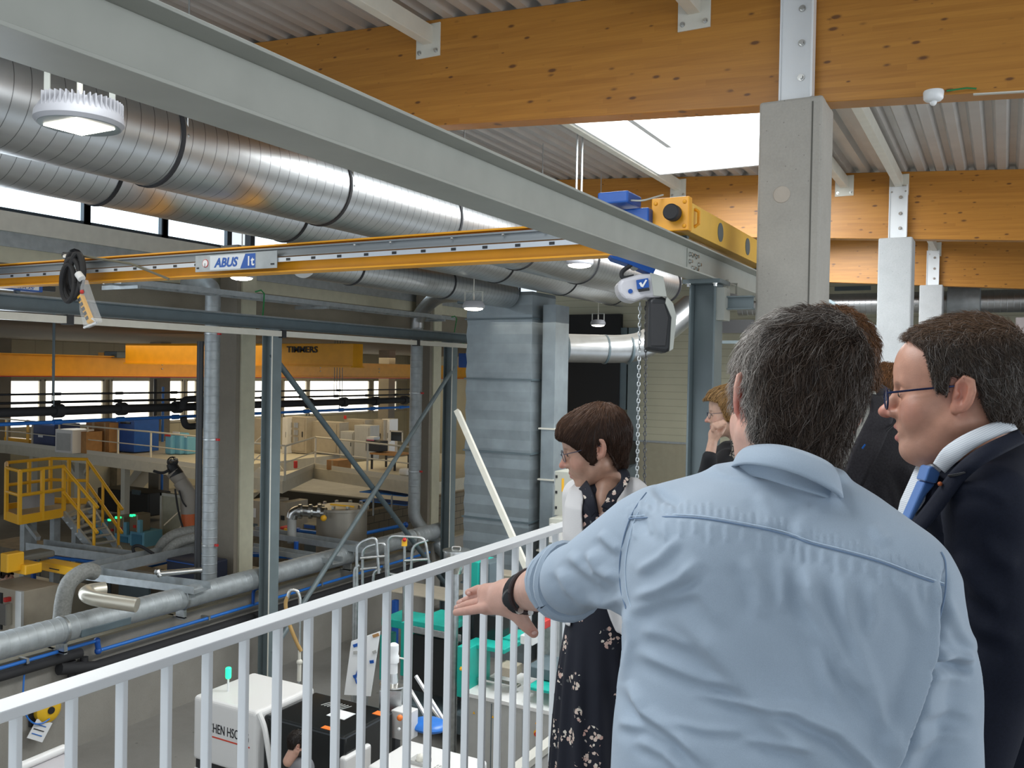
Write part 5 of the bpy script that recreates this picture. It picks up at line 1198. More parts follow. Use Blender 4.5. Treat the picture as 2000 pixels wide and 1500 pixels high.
tb('white_box', MWHITE, 1016, 1040, 1240, 1262, Yt_ + .5, .3); tb('screen', mat('screen_blue', (.12, .35, .65), .3, emit=.4), 1016, 1030, 1205, 1228, Yt_ + .6, .05); tb('red_bin', RED, 1050, 1064, 1212, 1230, Yt_ + .8, .2)
tb('rear_panel', MBEIGE, 960, 1010, 1120, 1180, Yt_ + 2.4, .4); tb('barrel', STEEL, 930, 1010, 1328, 1340, Yt_ + .3, .12)
tag(tbx('paper_sheet', PAPER, 935, 975, 1368, 1371, Yt_ + .2, .5, 'white sheet of paper on the base of the teal machine', 'paper'), None, None)
t = thing('moulding_machine', 'older teal machine with dark guard windows, left of the larger teal one', 'machine', PY(800, 1400, 11.5))
Y2 = 11.6
tb('left_column', TEAL, 783, 806, 1215, 1325, Y2, .6); tb('guard', GLASSD, 806, 900, 1238, 1370, Y2 - .1, .8); tb('top_cover', TEAL, 745, 800, 1206, 1232, Y2 + .3, .6)
tb('hood', TEAL, 806, 872, 1212, 1238, Y2 - .1, .8); tb('bed', DGREY, 770, 915, 1368, 1440, Y2 - .2, 1.0); tb('conveyor', MBEIGE, 720, 870, 1150, 1172, Y2 + 1.8, .8)
tb('conveyor_leg', BLUE, 765, 772, 1172, 1260, Y2 + 1.8, .1); tb('lower_panel', TEAL, 742, 752, 1240, 1330, Y2 + .4, .3)
tb('edge_trim', GALV, 806, 900, 1236, 1240, Y2 - .13, .02)
# air handling unit near the riser
t = tbx('air_handling_unit', mat('unit_white', (.46, .46, .40), .5), 1083, 1135, 920, 1012, 14.6, 1.0, 'pale air handling unit with black latches and a yellow label behind the woman', 'air unit', None, .01, tuple(('latch', BLACK, .06, .12, f, f + .06, .02) for f in (.15, .5, .85)) + (('yellow_label', YELB, .28, .36, .55, .85, .01), ('panel_edge', GALV, 0, .03, 0, 1, .01)))
tbx('air_handling_unit', mat('unit_white', (0, 0, 0)), 1072, 1140, 1012, 1200, 14.2, 1.2, 'lower pale unit with blue and yellow stickers under the air handling unit', 'air unit', None, .01, (('yellow_label', YELB, .55, .65, .82, .93, .01), ('yellow_label', YELB, .3, .38, .35, .5, .01), ('terminal_box', MWHITE, .1, .42, .75, .95, .12), ('blue_label', BLUEP, .5, .62, .95, 1.0, .01)))
tbx('dark_ventilator', BLACK, 1198, 1226, 862, 910, 25.25, .9, 'dark box with a sloped top in front of the cream end wall', 'box', None, .06)
# objects bottom left: pale machine corner
t = thing('machine_cover', 'white rounded machine cover corner at the bottom left behind the balusters', 'machine', PD(80, 1500, 9))
a, b, c_ = PD(35, 1500, 8.6), PD(125, 1462, 9.0), PD(128, 1510, 8.8)
MB().tube([a, b], .045, 12).build('edge_roll', MWHITE, t, True)
MB().prism([a + Vector((0, 0, -.04)), b + Vector((0, 0, -.04)), b + Vector((1.0, -.6, -.04)), a + Vector((1.0, -.6, -.04))], (0, 0, -.3)).build('cover', mat('cover_lilac', (.52, .50, .52), .4), t)
# right background: gallery end
tbx('exit_sign', RED, 1981, 2001, 760, 772, 21.0, .05, 'small red sign high on the pale post at the right edge', 'sign', None, 0, (('white_mark', PAPER, .45, .85, .2, .8, .005),))
tbx('partition_post', mat('pale_mauve', (.42, .37, .36), .6), 1984, 1996, 620, 1000, 21.4, .15, 'pale slim post at the right edge of the picture', 'post')
tbx('roof_beam_brace', DGREY, 1630, 1700, 560, 566, 23.5, .1, 'dark horizontal steel bar between the first two concrete columns', 'bar')
tag(MB().bar(PD(1615, 592, 19), PD(1712, 648, 17), .12, .16).build('diagonal_beam', DGREY), 'dark diagonal beam between the front and the second concrete column', 'beam')
tag(MB().bar(PD(1660, 657, 17), PD(1725, 657, 17), .1, .12).build('light_fitting', GALV), 'pale metal light fitting between the front and second concrete column', 'lamp')
for i, (x0, x1, y0, y1, Yq) in enumerate(((1400, 1470, 665, 671, 16), (1400, 1470, 625, 650, 20))):
    tbx('service_beam', (GREY, mat('black_band', (.03, .03, .03), .7))[i], x0, x1, y0, y1, Yq, .15, ('thin grey beam crossing between the H-post and the front concrete column', 'black duct band seen between the H-post and the front concrete column')[i], 'beam')
for i, x in enumerate((1450, 1458)): tbx('wall_pipe', GREY, x, x + 4, 672, 800, 20, .1, ('left', 'right')[i] + ' one of two thin wall pipes between the H-post and the front column', 'pipe')
# ================================================================== ORGANIC SHAPES: distance fields meshed with surface nets
f32 = np.float32
RTn, UPn, FWn = np.array(rt), np.array(up), np.array(fw)
def C3(px, py, d): return np.array(((px - 1000) / F0 * d, (750 - py) / F0 * d, d), dtype=f32)   # body space: right, up, depth
def toW(P): return np.array(EYE) + P[:, :1] * RTn + P[:, 1:2] * UPn + P[:, 2:3] * FWn
def fromW(x, y, z):
    v = np.array((x, y, z)) - np.array(EYE); return np.array((v @ RTn, v @ UPn, v @ FWn), dtype=f32)
def pxof(P): return 1000 + P[:, 0] / P[:, 2] * F0, 750 - P[:, 1] / P[:, 2] * F0
def sm(a, b, k):
    h = np.clip(.5 + .5 * (b - a) / k, 0, 1); return b * (1 - h) + a * h - k * h * (1 - h)
def smx(a, b, k): return -sm(-a, -b, k)
def rc(P, a, b, ra, rb):
    a = np.asarray(a, f32); b = np.asarray(b, f32); d = b - a; t = np.clip(((P - a) @ d) / max(float(d @ d), 1e-9), 0, 1)
    return np.linalg.norm(P - a - t[:, None] * d, axis=1) - (ra + (rb - ra) * t)
def chainf(P, pts, rs, k=.01):
    v = None
    for i in range(len(pts) - 1):
        q = rc(P, pts[i], pts[i + 1], rs[i], rs[i + 1]); v = q if v is None else np.minimum(v, q)
    return v
def el(P, c, r, M=None):
    q = P - np.asarray(c, f32)
    if M is not None: q = q @ M
    r = np.asarray(r, f32); k0 = np.linalg.norm(q / r, axis=1); k1 = np.linalg.norm(q / (r * r), axis=1)
    return k0 * (k0 - 1) / np.maximum(k1, 1e-6)
def yawM(psi):
    s, c = math.sin(psi), math.cos(psi); return np.array(((c, 0, s), (0, 1, 0), (-s, 0, c)), f32).T    # columns: right, up, forward
def loft(P, rows, psi=0, e=2.0):
    """rows: (y, cx, cz, half width, half depth) in body space; elliptical slices turned by psi"""
    rows = sorted(rows); Y = [r[0] for r in rows]
    y = P[:, 1]; g = [np.interp(y, Y, [r[i] for r in rows]) for i in (1, 2, 3, 4)]
    dx = P[:, 0] - g[0]; dz = P[:, 2] - g[1]; s, c = math.sin(psi), math.cos(psi)
    u = dx * c + dz * s; v = -dx * s + dz * c
    k = (np.abs(u / g[2]) ** e + np.abs(v / g[3]) ** e) ** (1 / e)
    f = (k - 1) * np.minimum(g[2], g[3]); 
    return np.maximum(f, np.maximum(y - Y[-1], Y[0] - y) )
def surfnet(f, lo, hi, h):
    lo = np.asarray(lo, f32); hi = np.asarray(hi, f32); B = 5
    n = (np.ceil((hi - lo) / h / B).astype(int)) * B + 1; nb = (n - 1) // B
    bc = np.stack(np.meshgrid(*[lo[a] + (np.arange(nb[a]) + .5) * B * h for a in range(3)], indexing='ij'), -1).reshape(-1, 3).astype(f32)
    fc = f(bc).reshape(nb); F = np.repeat(np.repeat(np.repeat(fc, B, 0), B, 1), B, 2)
    F = np.pad(F, ((0, 1), (0, 1), (0, 1)), mode='edge').astype(f32)
    act = np.abs(fc) < B * h * 1.9
    A = np.zeros(n, bool); idx = np.argwhere(act)
    for (i, j, k) in idx: A[i * B:i * B + B + 1, j * B:j * B + B + 1, k * B:k * B + B + 1] = True
    I = np.argwhere(A); 
    F[A] = f((lo + I * h).astype(f32))
    F[0] = F[-1] = 1; F[:, 0] = F[:, -1] = 1; F[:, :, 0] = F[:, :, -1] = 1
    ins = F < 0; c = [slice(0, -1), slice(1, None)]
    cnt = sum(ins[c[i], c[j], c[k]].astype(np.int8) for i in (0, 1) for j in (0, 1) for k in (0, 1))
    cell = (cnt > 0) & (cnt < 8); ci = np.argwhere(cell); vid = -np.ones(cell.shape, np.int64); vid[cell] = np.arange(len(ci))
    acc = np.zeros((len(ci), 3)); num = np.zeros(len(ci))
    for a in range(3):
        o1, o2 = [x for x in range(3) if x != a]
        for u in (0, 1):
            for v in (0, 1):
                p = ci.copy(); p[:, o1] += u; p[:, o2] += v; q = p.copy(); q[:, a] += 1
                fp, fq = F[tuple(p.T)], F[tuple(q.T)]; m = (fp < 0) != (fq < 0)
                t = np.where(m, fp / np.where(np.abs(fp - fq) < 1e-12, 1, fp - fq), 0); X = p.astype(float); X[:, a] += t
                acc[m] += X[m]; num[m] += 1
    vs = lo + (acc / np.maximum(num, 1)[:, None]) * h
    quads = []
    for a in range(3):
        o1, o2 = [(1, 2), (2, 0), (0, 1)][a]
        s1 = [slice(None)] * 3; s2 = [slice(None)] * 3; s1[a] = slice(0, -1); s2[a] = slice(1, None)
        x = ins[tuple(s1)] != ins[tuple(s2)]; e = np.argwhere(x)
        e = e[(e[:, o1] > 0) & (e[:, o2] > 0) & (e[:, o1] < n[o1] - 1) & (e[:, o2] < n[o2] - 1)]
        fl = ins[tuple(e.T)]
        def vv(d1, d2): p = e.copy(); p[:, o1] -= d1; p[:, o2] -= d2; return vid[tuple(p.T)]
        Q = np.stack([vv(1, 1), vv(0, 1), vv(0, 0), vv(1, 0)], 1); Q[~fl] = Q[~fl][:, ::-1]; quads.append(Q)
    return vs, np.concatenate(quads)
def vnormals(vs, qs):
    n = np.cross(vs[qs[:, 2]] - vs[qs[:, 0]], vs[qs[:, 3]] - vs[qs[:, 1]]); o = np.zeros_like(vs)
    for k in range(4): np.add.at(o, qs[:, k], n)
    return o / np.maximum(np.linalg.norm(o, axis=1), 1e-9)[:, None]
def smooth(vs, qs, it=2, lam=.5):
    for _ in range(it):
        o = np.zeros_like(vs); c = np.zeros(len(vs))
        for k in range(4):
            for j in (1, 3): np.add.at(o, qs[:, k], vs[qs[:, (k + j) % 4]]); np.add.at(c, qs[:, k], 1)
        vs = vs * (1 - lam) + lam * o / np.maximum(c, 1)[:, None]
    return vs
def meshobj(name, vs, faces, m, parent, col=None, world=False, mats=None):
    W_ = vs if world else toW(vs); o0 = np.array(wloc(parent)) if parent is not None else W_.mean(0)
    L_ = (W_ - o0).astype(f32); me = bpy.data.meshes.new(name); k = faces.shape[1]
    me.vertices.add(len(L_)); me.vertices.foreach_set('co', L_.ravel()); me.loops.add(faces.size); me.loops.foreach_set('vertex_index', faces.astype(np.int32).ravel())
    me.polygons.add(len(faces)); me.polygons.foreach_set('loop_start', np.arange(0, faces.size, k, dtype=np.int32))
    try: me.polygons.foreach_set('loop_total', np.full(len(faces), k, np.int32))
    except Exception: pass
    me.polygons.foreach_set('use_smooth', np.ones(len(faces), bool)); me.update(calc_edges=True); me.validate()
    if col is not None:
        a = me.color_attributes.new('Col', 'FLOAT_COLOR', 'POINT'); a.data.foreach_set('color', np.concatenate([col, np.ones((len(col), 1))], 1).astype(f32).ravel())
    o = fillobj(name, me, m, parent)
    if parent is None: o.location = o0
    return o
def seg_dist(px, py, pts):
    best = np.full(len(px), 1e9); side = np.zeros(len(px)); tt = np.zeros(len(px)); n = len(pts) - 1
    for i in range(n):
        (ax, ay), (bx_, by_) = pts[i], pts[i + 1]; dx, dy = bx_ - ax, by_ - ay; L2_ = dx * dx + dy * dy
        t = np.clip(((px - ax) * dx + (py - ay) * dy) / L2_, 0, 1); ex, ey = px - ax - t * dx, py - ay - t * dy
        d = np.hypot(ex, ey); s = np.sign(dx * ey - dy * ex); m = d < best
        best = np.where(m, d, best); side = np.where(m, s, side); tt = np.where(m, (i + t) / n, tt)
    return best * side, tt
def folds(vs, ns, fl, dmax=None):
    """press soft fold lines (polylines on the visible side) into a cloth surface: (points, height m, width px)"""
    px, py = pxof(vs); h = np.zeros(len(vs)); vis = ns[:, 2] < .25
    for pts, a, w_ in fl:
        xs = [p[0] for p in pts]; ys = [p[1] for p in pts]; mg = 4 * w_
        m = vis & (px > min(xs) - mg) & (px < max(xs) + mg) & (py > min(ys) - mg) & (py < max(ys) + mg)
        if not m.any(): continue
        s, t = seg_dist(px[m], py[m], pts); env = np.clip(np.sin(np.clip(t, 0, 1) * PI) * 1.6, 0, 1)
        h[m] += a * env * (np.exp(-(s / w_) ** 2) - .55 * np.exp(-((s - 1.7 * w_) / (w_ * 1.2)) ** 2))
    return vs + ns * h[:, None]
def cast(f, pts, d0=.6, d1=4):
    """march rays from the lens until they meet the surface -> body space points"""
    P = np.array([((x - 1000) / F0, (750 - y) / F0, 1) for x, y in pts], f32); t = np.full(len(P), d0, f32)
    for _ in range(90):
        s = f(P * t[:, None]); t = np.where(t < d1, t + s * .8, t)
    return P * t[:, None]
def dense(pts, n=8):
    P = np.array(pts, float); out = []
    for i in range(len(P) - 1):
        p0, p1, p2, p3 = P[max(i - 1, 0)], P[i], P[i + 1], P[min(i + 2, len(P) - 1)]
        for j in range(n):
            t = j / n; out.append(.5 * ((2 * p1) + (-p0 + p2) * t + (2 * p0 - 5 * p1 + 4 * p2 - p3) * t * t + (-p0 + 3 * p1 - 3 * p2 + p3) * t ** 3))
    out.append(P[-1]); return np.array(out)
def seam(name, f, pts, m, parent, r=.0011, out=.0004, step=8, n=5):
    D_ = dense(pts, step); S = cast(f, D_); S[:, 2] -= out
    return MB().tube([Vector(p) for p in toW(S)], r, n).build(name, m, parent, True)
def strip(name, top, bot, m, parent, th=.005, n=6, mid=None, bow=0):
    """curved cloth band between two edges given as (px, py, depth)"""
    T = dense(top, n); B_ = dense(bot, n); k = len(T); R_n = 6; vs = []
    for r in range(R_n + 1):
        q = r / R_n; X = T * (1 - q) + B_ * q; X = X.copy(); X[:, 2] -= bow * math.sin(PI * q); vs.append(np.array([C3(*p) for p in X]))
    vs = np.array(vs); nn = R_n + 1; V1 = vs.reshape(-1, 3); fs = []
    for r in range(R_n):
        for i in range(k - 1): a = r * k + i; fs.append((a, a + 1, a + k + 1, a + k))
    fs = np.array(fs); N_ = vnormals(V1, fs); V2 = V1 + N_ * th * (1 if N_[:, 2].mean() > 0 else -1); V1n = len(V1)
    fs2 = fs[:, ::-1] + V1n; edge = [r * k + 0 for r in range(nn)] ; side = []
    loop = [i for i in range(k)] + [r * k + k - 1 for r in range(1, nn)] + [R_n * k + i for i in range(k - 2, -1, -1)] + [r * k for r in range(R_n - 1, 0, -1)]
    for i in range(len(loop)): a, b = loop[i], loop[(i + 1) % len(loop)]; side.append((b, a, a + V1n, b + V1n))
    return meshobj(name, np.concatenate([V1, V2]), np.concatenate([fs, fs2, np.array(side)]), m, parent)

# ------------------------------------------------------------------ heads
def axes(yaw, pitch=0, roll=0):
    y, p, r = map(math.radians, (yaw, pitch, roll))
    F = np.array((-math.sin(y), 0, math.cos(y))); R_ = np.array((math.cos(y), 0, math.sin(y))); U = np.array((0, 1, 0.))
    F, U = F * math.cos(p) - U * math.sin(p), U * math.cos(p) + F * math.sin(p)
    U, R_ = U * math.cos(r) + R_ * math.sin(r), R_ * math.cos(r) - U * math.sin(r)
    return np.stack([R_, F, U], 1).astype(f32)          # columns right, forward, up
def head_core(Q, p):
    w_ = p.get('w', 1); f = el(Q, (0, -.012, .036), (.077 * w_, .098, .086))
    f = sm(f, el(Q, (0, .028, -.03), (.064 * w_, .064, .085)), .03)
    fo = p.get('fore', .0); f = sm(f, el(Q, (0, .044 + fo, .044), (.056 * w_, .046, .056)), .03)
    return f
def head_f(Q, p):
    A = np.abs(Q[:, 0]); S = np.stack([A, Q[:, 1], Q[:, 2]], 1); w_ = p.get('w', 1); nz = p.get('nose', 1); mo = p.get('open', 0); jw = p.get('jowl', 0)
    f = head_core(Q, p)
    f = sm(f, rc(S, (.052 * w_, .0, -.055), (.012, .066, -.098), .022, .020), .028)
    f = sm(f, el(Q, (0, .074, -.099), (.020, .017, .016)), .018)
    if jw: f = sm(f, el(Q, (0, .030, -.098), (.052, .052, .030 * jw)), .03)
    f = sm(f, el(S, (.043 * w_, .056, -.026), (.022, .024, .020)), .022)
    f = sm(f, el(S, (.030, .064, -.040), (.030, .024, .032)), .02)
    f = sm(f, rc(S, (.038, .074, .020), (.010, .086, .018), .009, .008), .014)
    f = smx(f, -el(S, (.032, .101, .002), (.017, .018, .012)), .014)
    f = sm(f, el(S, (.031, .079, .001), (.0148, .0128, .0108)), .006)                       # lids over the eyeball
    f = smx(f, -rc(S, (.022, .0935, -.001), (.040, .086, .000), .0016, .0012), .0015)
    n = rc(Q, (0, .086, .014), (0, .1105 + .006 * (nz - 1), -.027), .0078, .0108 * nz)
    n = sm(n, el(Q, (0, .115 + .008 * (nz - 1), -.030), (.0115 * nz, .0115 * nz, .0095 * nz)), .006)
    n = sm(n, el(S, (.0115 * nz, .098, -.034), (.0080 * nz, .0125 * nz, .0085)), .006)
    f = sm(f, n, .009)
    f = smx(f, -el(S, (.0065, .108, -.042), (.0038, .006, .004)), .002)
    f = sm(f, el(Q, (0, .082, -.062), (.028, .018, .022)), .014)                          # muzzle
    up_ = rc(S, (.021, .087, -.063), (.004, .0985, -.059 + mo * .002), .0035, .0052)
    lo_ = rc(S, (.019, .086, -.067 - mo * .004), (.0, .0960, -.071 - mo * .008), .004, .0068)
    f = sm(f, sm(up_, lo_, .001), .004)
    f = smx(f, -rc(S, (.023, .089, -.0645 - mo * .003), (.0, .104, -.0645 - mo * .003), .0010 + .001 * mo, .0013 + .0055 * mo), .0015)
    # ears
    ex = .083 * w_
    if p.get('ears', 1):
        th = math.radians(-14); fl = math.radians(p.get('flare', 24)); c, s = math.cos(fl), math.sin(fl)
        q = S - np.array((ex, -.012, -.006), f32)
        u = q[:, 0] * c + q[:, 1] * s; v = -q[:, 0] * s + q[:, 1] * c
        v2 = v * math.cos(th) - q[:, 2] * math.sin(th); z2 = v * math.sin(th) + q[:, 2] * math.cos(th)
        E_ = np.stack([u, v2, z2], 1).astype(f32)
        ear = el(E_, (0, 0, .002), (.0070, .0185, .032)); ear = sm(ear, el(E_, (0, .008, -.024), (.006, .009, .011)), .006)
        f = sm(f, ear, .006); f = smx(f, -el(E_, (.010, .0015, .003), (.0115, .0112, .0215)), .0025)
        hel = chainf(E_, [(.004, .010, -.004), (.004, .013, .016), (.003, .004, .031), (.003, -.011, .027), (.003, -.017, .010), (.002, -.014, -.010), (.002, -.003, -.026)], [.0026, .003, .0032, .0034, .0032, .003, .003])
        ear = hel; ear = sm(ear, rc(E_, (.003, .011, -.006), (.004, .007, .001), .0035, .003), .003)
        ear = sm(ear, rc(E_, (.002, -.006, -.012), (.003, -.009, .014), .0026, .0022), .002)
        f = sm(f, ear, .0025)
    f = sm(f, rc(Q, (0, -.022, -.055), p.get('neck', (0, -.040, -.20)), p.get('nr', .054), p.get('nr', .054) + .006), .03)
    return f
SKIN = mat('skin', (1, 1, 1), .45, attr='Col', noise=.07, nscale=60, bump=.12, bscale=350, sss=.08)
HAIRM = mat('hair', (1, 1, 1), .42, attr='Col', spec=.35)
def skin_cols(Q, base=(.56, .31, .22), red=.0, lip=(.42, .15, .13), stub=0, p={}):
    c = np.tile(np.array(base), (len(Q), 1)); A = np.abs(Q[:, 0]); S = np.stack([A, Q[:, 1], Q[:, 2]], 1)
    def blot(cc, r, k, t):
        d = np.linalg.norm((S - np.array(cc)) / np.array(r), axis=1); m = np.exp(-d ** 4) * k; return c * (1 - m[:, None]) + np.array(t) * m[:, None]
    mo = p.get('open', 0)
    c = blot((0, .115, -.030), (.02, .02, .016), .55, (.60, .19, .15)); c = blot((.045, .07, -.03), (.03, .03, .025), .35, (.60, .24, .18))
    c = blot((.080, -.012, -.004), (.016, .03, .04), p.get('earred', .35), p.get('earcol', (.58, .17, .12)))
    if stub: c = blot((0, .07, -.09), (.06, .05, .035), stub, (.34, .22, .17))
    c = blot((0, .0995, -.059), (.018, .009, .0045), 1, lip); c = blot((0, .0985, -.0715 - .008 * mo), (.017, .010, .0062), 1, tuple(np.array(lip) * 1.1))
    c = blot((.026, .085, .020), (.016, .02, .004), p.get('brow', .6), p.get('browcol', (.10, .06, .04)))
    return c
def make_head(parent, o, M, p, h=.0022, extra=None, name='head', cols=None, lo=None, hi=None):
    o = np.asarray(o, f32)
    if 'nt' in p: p['neck'] = tuple((np.asarray(p['nt'], f32) - o) @ M)
    def f(P): return head_f((P - o) @ M, p) if extra is None else extra(P, head_f((P - o) @ M, p))
    c = np.array([[x, y, z] for x in (-.10, .10) for y in (-.16, .14) for z in (-.25, .14)], f32) @ M.T + o
    vs, qs = surfnet(f, c.min(0) if lo is None else lo, c.max(0) if hi is None else hi, h); vs = smooth(vs, qs, 1, .4)
    hd = meshobj(name, vs, qs, SKIN, parent, (cols or skin_cols)((vs - o) @ M))
    eyew = mat('eye_white', (.40, .36, .33), .25); iris = mat('iris', (.05, .04, .03), .15)
    for s in (-1, 1):
        if p.get('eyes', 1):
            e = np.array((s * .0308, .0793, .0002), f32); w0 = Vector(toW((e @ M.T + o)[None])[0]); fd = Vector(toW(((e + np.array((0, .1, -.01), f32)) @ M.T + o)[None])[0]) - w0; fd.normalize()
            eb = MB().ball(w0, .0118, n=16).build('eye', eyew, hd, True); MB().ball(w0 + fd * .0083, .0058, n=12).build('iris', iris, eb, True)
    return hd, f
def glasses(parent, o, M, m, rw=.025, rh=.017, y=.112, drop=-.004, rr=.0011):
    L_ = lambda x, yy, z: Vector(toW((np.array((x, yy, z), f32) @ M.T + np.asarray(o, f32))[None])[0])
    t = bpy.data.objects.new('glasses', None)
    mb = MB(); lens = MB()
    for s in (-1, 1):
        pts = [L_(s * (.034 + rw * math.cos(a) * (1 if abs(math.cos(a)) < .99 else 1)), y - abs(.034 + rw * math.cos(a)) * .18 * 1, drop + rh * math.sin(a)) for a in [2 * PI * k / 20 for k in range(21)]]
        mb.tube(pts, rr, 6, caps=False)
        hinge = L_(s * (.034 + rw), y - .011, drop + rh * .5)
        mb.tube([hinge, L_(s * .075, .06, .006), L_(s * .080, .0, .010), L_(s * .079, -.018, .0)], rr * 1.1, 6)
        lens.add(pts[:-1], [tuple(range(20))])
    mb.tube([L_(-.009, y - .002, drop + .003), L_(0, y + .001, drop + .006), L_(.009, y - .002, drop + .003)], .0012, 6)
    g = mb.build('glasses', m, parent, True)
    lens.build('lens', mat('lens_glass', (.8, .85, .9), .05, alpha=.14, spec=.8), g)
    return g
def hair(parent, o, M, p, zl, th, flow, n, length, colf, h=.003, steps=8, r=.00045, lift=.006, wild=.25, seed=1, lump=.003, name='hair', maxback=1, base_dark=.55):
    """a cap of hair volume that follows the skull, covered with individual strands"""
    o = np.asarray(o, f32); rng = np.random.default_rng(seed)
    ky = np.array([a[0] for a in zl]); kz = np.array([a[1] for a in zl])
    def reg(Q):
        return np.interp(Q[:, 1], ky, kz) - Q[:, 2]
    def capl(Q):
        t = th(Q) if callable(th) else th
        f = sm(head_core(Q, p), rc(Q, (0, -.035, -.02), np.asarray(p.get('neck', (0, -.04, -.2)), f32), p.get('nr', .054) * .97, p.get('nr', .054)), .03) - t + lump * (np.sin(Q[:, 0] * 160 + np.sin(Q[:, 1] * 70) * 2) * np.sin(Q[:, 1] * 60 + Q[:, 2] * 90 + 1))
        return smx(f, reg(Q), .012)
    def cap(P): return capl((P - o) @ M)
    c = np.array([[x, y, z] for x in (-.12, .12) for y in (-.145, .15) for z in (-.16, .165)], f32) @ M.T + o
    vs, qs = surfnet(cap, c.min(0), c.max(0), h); vs = smooth(vs, qs, 1); N_ = vnormals(vs, qs)
    Q = (vs - o) @ M; cc = colf(Q, rng.random(len(Q))) * base_dark
    NL = N_ @ M
    outer = (capl(Q + NL * .004) > 0) & (head_core(Q, p) > .002)
    cand = np.argwhere(outer)[:, 0]; pick = rng.choice(cand, n); P = Q[pick] + rng.normal(0, h * .6, (n, 3)); K = steps; pts = np.zeros((n, K, 3))
    L_ = length * (.6 + .8 * rng.random(n)); jit = rng.normal(0, wild, (n, 3)); tgt = lift * rng.random(n) ** 2
    def grad(X):
        e = .002; return np.stack([capl(X + np.eye(3)[a] * e) - capl(X - np.eye(3)[a] * e) for a in range(3)], 1) / (2 * e)
    for k in range(K):
        pts[:, k] = P; g = grad(P); g /= np.maximum(np.linalg.norm(g, axis=1), 1e-6)[:, None]; d = flow(P) + jit * (.5 + k / K)
        d -= g * (d * g).sum(1)[:, None]; d /= np.maximum(np.linalg.norm(d, axis=1), 1e-6)[:, None]
        P = P + d * (L_ / K)[:, None]; s = capl(P); P = P + g * ((tgt * (.4 + k / K) - s) * .7)[:, None]
        jit += rng.normal(0, wild * .35, (n, 3))
    T = np.gradient(pts, axis=1); T /= np.maximum(np.linalg.norm(T, axis=2), 1e-9)[:, :, None]
    ref = rng.normal(0, 1, (n, 1, 3)); A = np.cross(T, ref); A /= np.maximum(np.linalg.norm(A, axis=2), 1e-9)[:, :, None]; B_ = np.cross(T, A)
    w_ = r * (1 - .8 * (np.arange(K) / (K - 1)) ** 2); w_ = w_[None, :, None] * (.7 + .6 * rng.random((n, 1, 1)))
    R3 = np.stack([pts + w_ * (A * math.cos(a) + B_ * math.sin(a)) for a in (0, 2.094, 4.189)], 2)       # n,K,3,3
    sv = R3.reshape(-1, 3); base = (np.arange(n) * K * 3)[:, None, None]; kk = (np.arange(K - 1) * 3)[None, :, None]; j = np.arange(3)[None, None, :]
    a = base + kk + j; b = base + kk + (j + 1) % 3; fs = np.stack([a, b, b + 3, a + 3], -1).reshape(-1, 4)
    sc = np.repeat(colf(pts[:, K // 2], rng.random(n))[:, None], K * 3, 1).reshape(-1, 3)
    V_ = np.concatenate([vs, (sv @ M.T + o)]); F_ = np.concatenate([qs, fs + len(vs)])
    return meshobj(name, V_, F_, HAIRM, parent, np.concatenate([cc, sc]))
def person(label, d, px, group=None):
    p = PD(px, 900, d); return thing('person', label, 'person', (p.x, p.y, GF), group)
def body_mesh(name, f, lo, hi, h, m, parent, it=1, fl=None, col=None):
    vs, qs = surfnet(f, lo, hi, h); vs = smooth(vs, qs, it)
    if fl: vs = folds(vs, vnormals(vs, qs), fl)
    return meshobj(name, vs, qs, m, parent, col(vs) if col else None)
def bbox(*pts, pad=.1):
    P = np.array(pts); return P.min(0) - pad, P.max(0) + pad
# ================================================================== PEOPLE
def down(c, z):      # the body-space point straight below/above c at world height z
    w_ = toW(np.asarray(c)[None])[0]; return fromW(w_[0], w_[1], z)
def legs(parent, cl, cr, m, shoe, zhip, yaw, r=.085, foot=True):
    """trousers and shoes down to the gallery floor; cl, cr: body-space hip points"""
    A, B_ = down(cl, zhip), down(cr, zhip); a1, b1 = down(cl, GF + .5), down(cr, GF + .5); a2, b2 = down(cl, GF + .1), down(cr, GF + .1)
    def f(P):
        v = sm(rc(P, A, a1, r, r * .75), rc(P, a1, a2, r * .75, r * .62), .03); w_ = sm(rc(P, B_, b1, r, r * .75), rc(P, b1, b2, r * .75, r * .62), .03)
        return sm(sm(v, w_, .02), rc(P, A, B_, r * 1.15, r * 1.15), .06)
    lo, hi = bbox(A, B_, a2, b2, pad=.16); body_mesh('trousers', f, lo, hi, .012, m, parent)
    fd = np.array((-math.sin(math.radians(yaw)), 0, math.cos(math.radians(yaw))), f32)
    for q in (a2, b2):
        w0 = Vector(toW(down(q, GF + .045)[None])[0]); w1 = Vector(toW((down(q, GF + .045) + fd * .17)[None])[0]); w1.z = GF + .035
        MB().tube([w0 - (w1 - w0) * .35, w0, w1 - (w1 - w0) * .3, w1], [.035, .045, .042, .03], 12).build('shoe', shoe, parent, True)
TROU = mat('dark_trousers', (.03, .035, .05), .8); SHOE = mat('black_leather', (.015, .014, .013), .35)

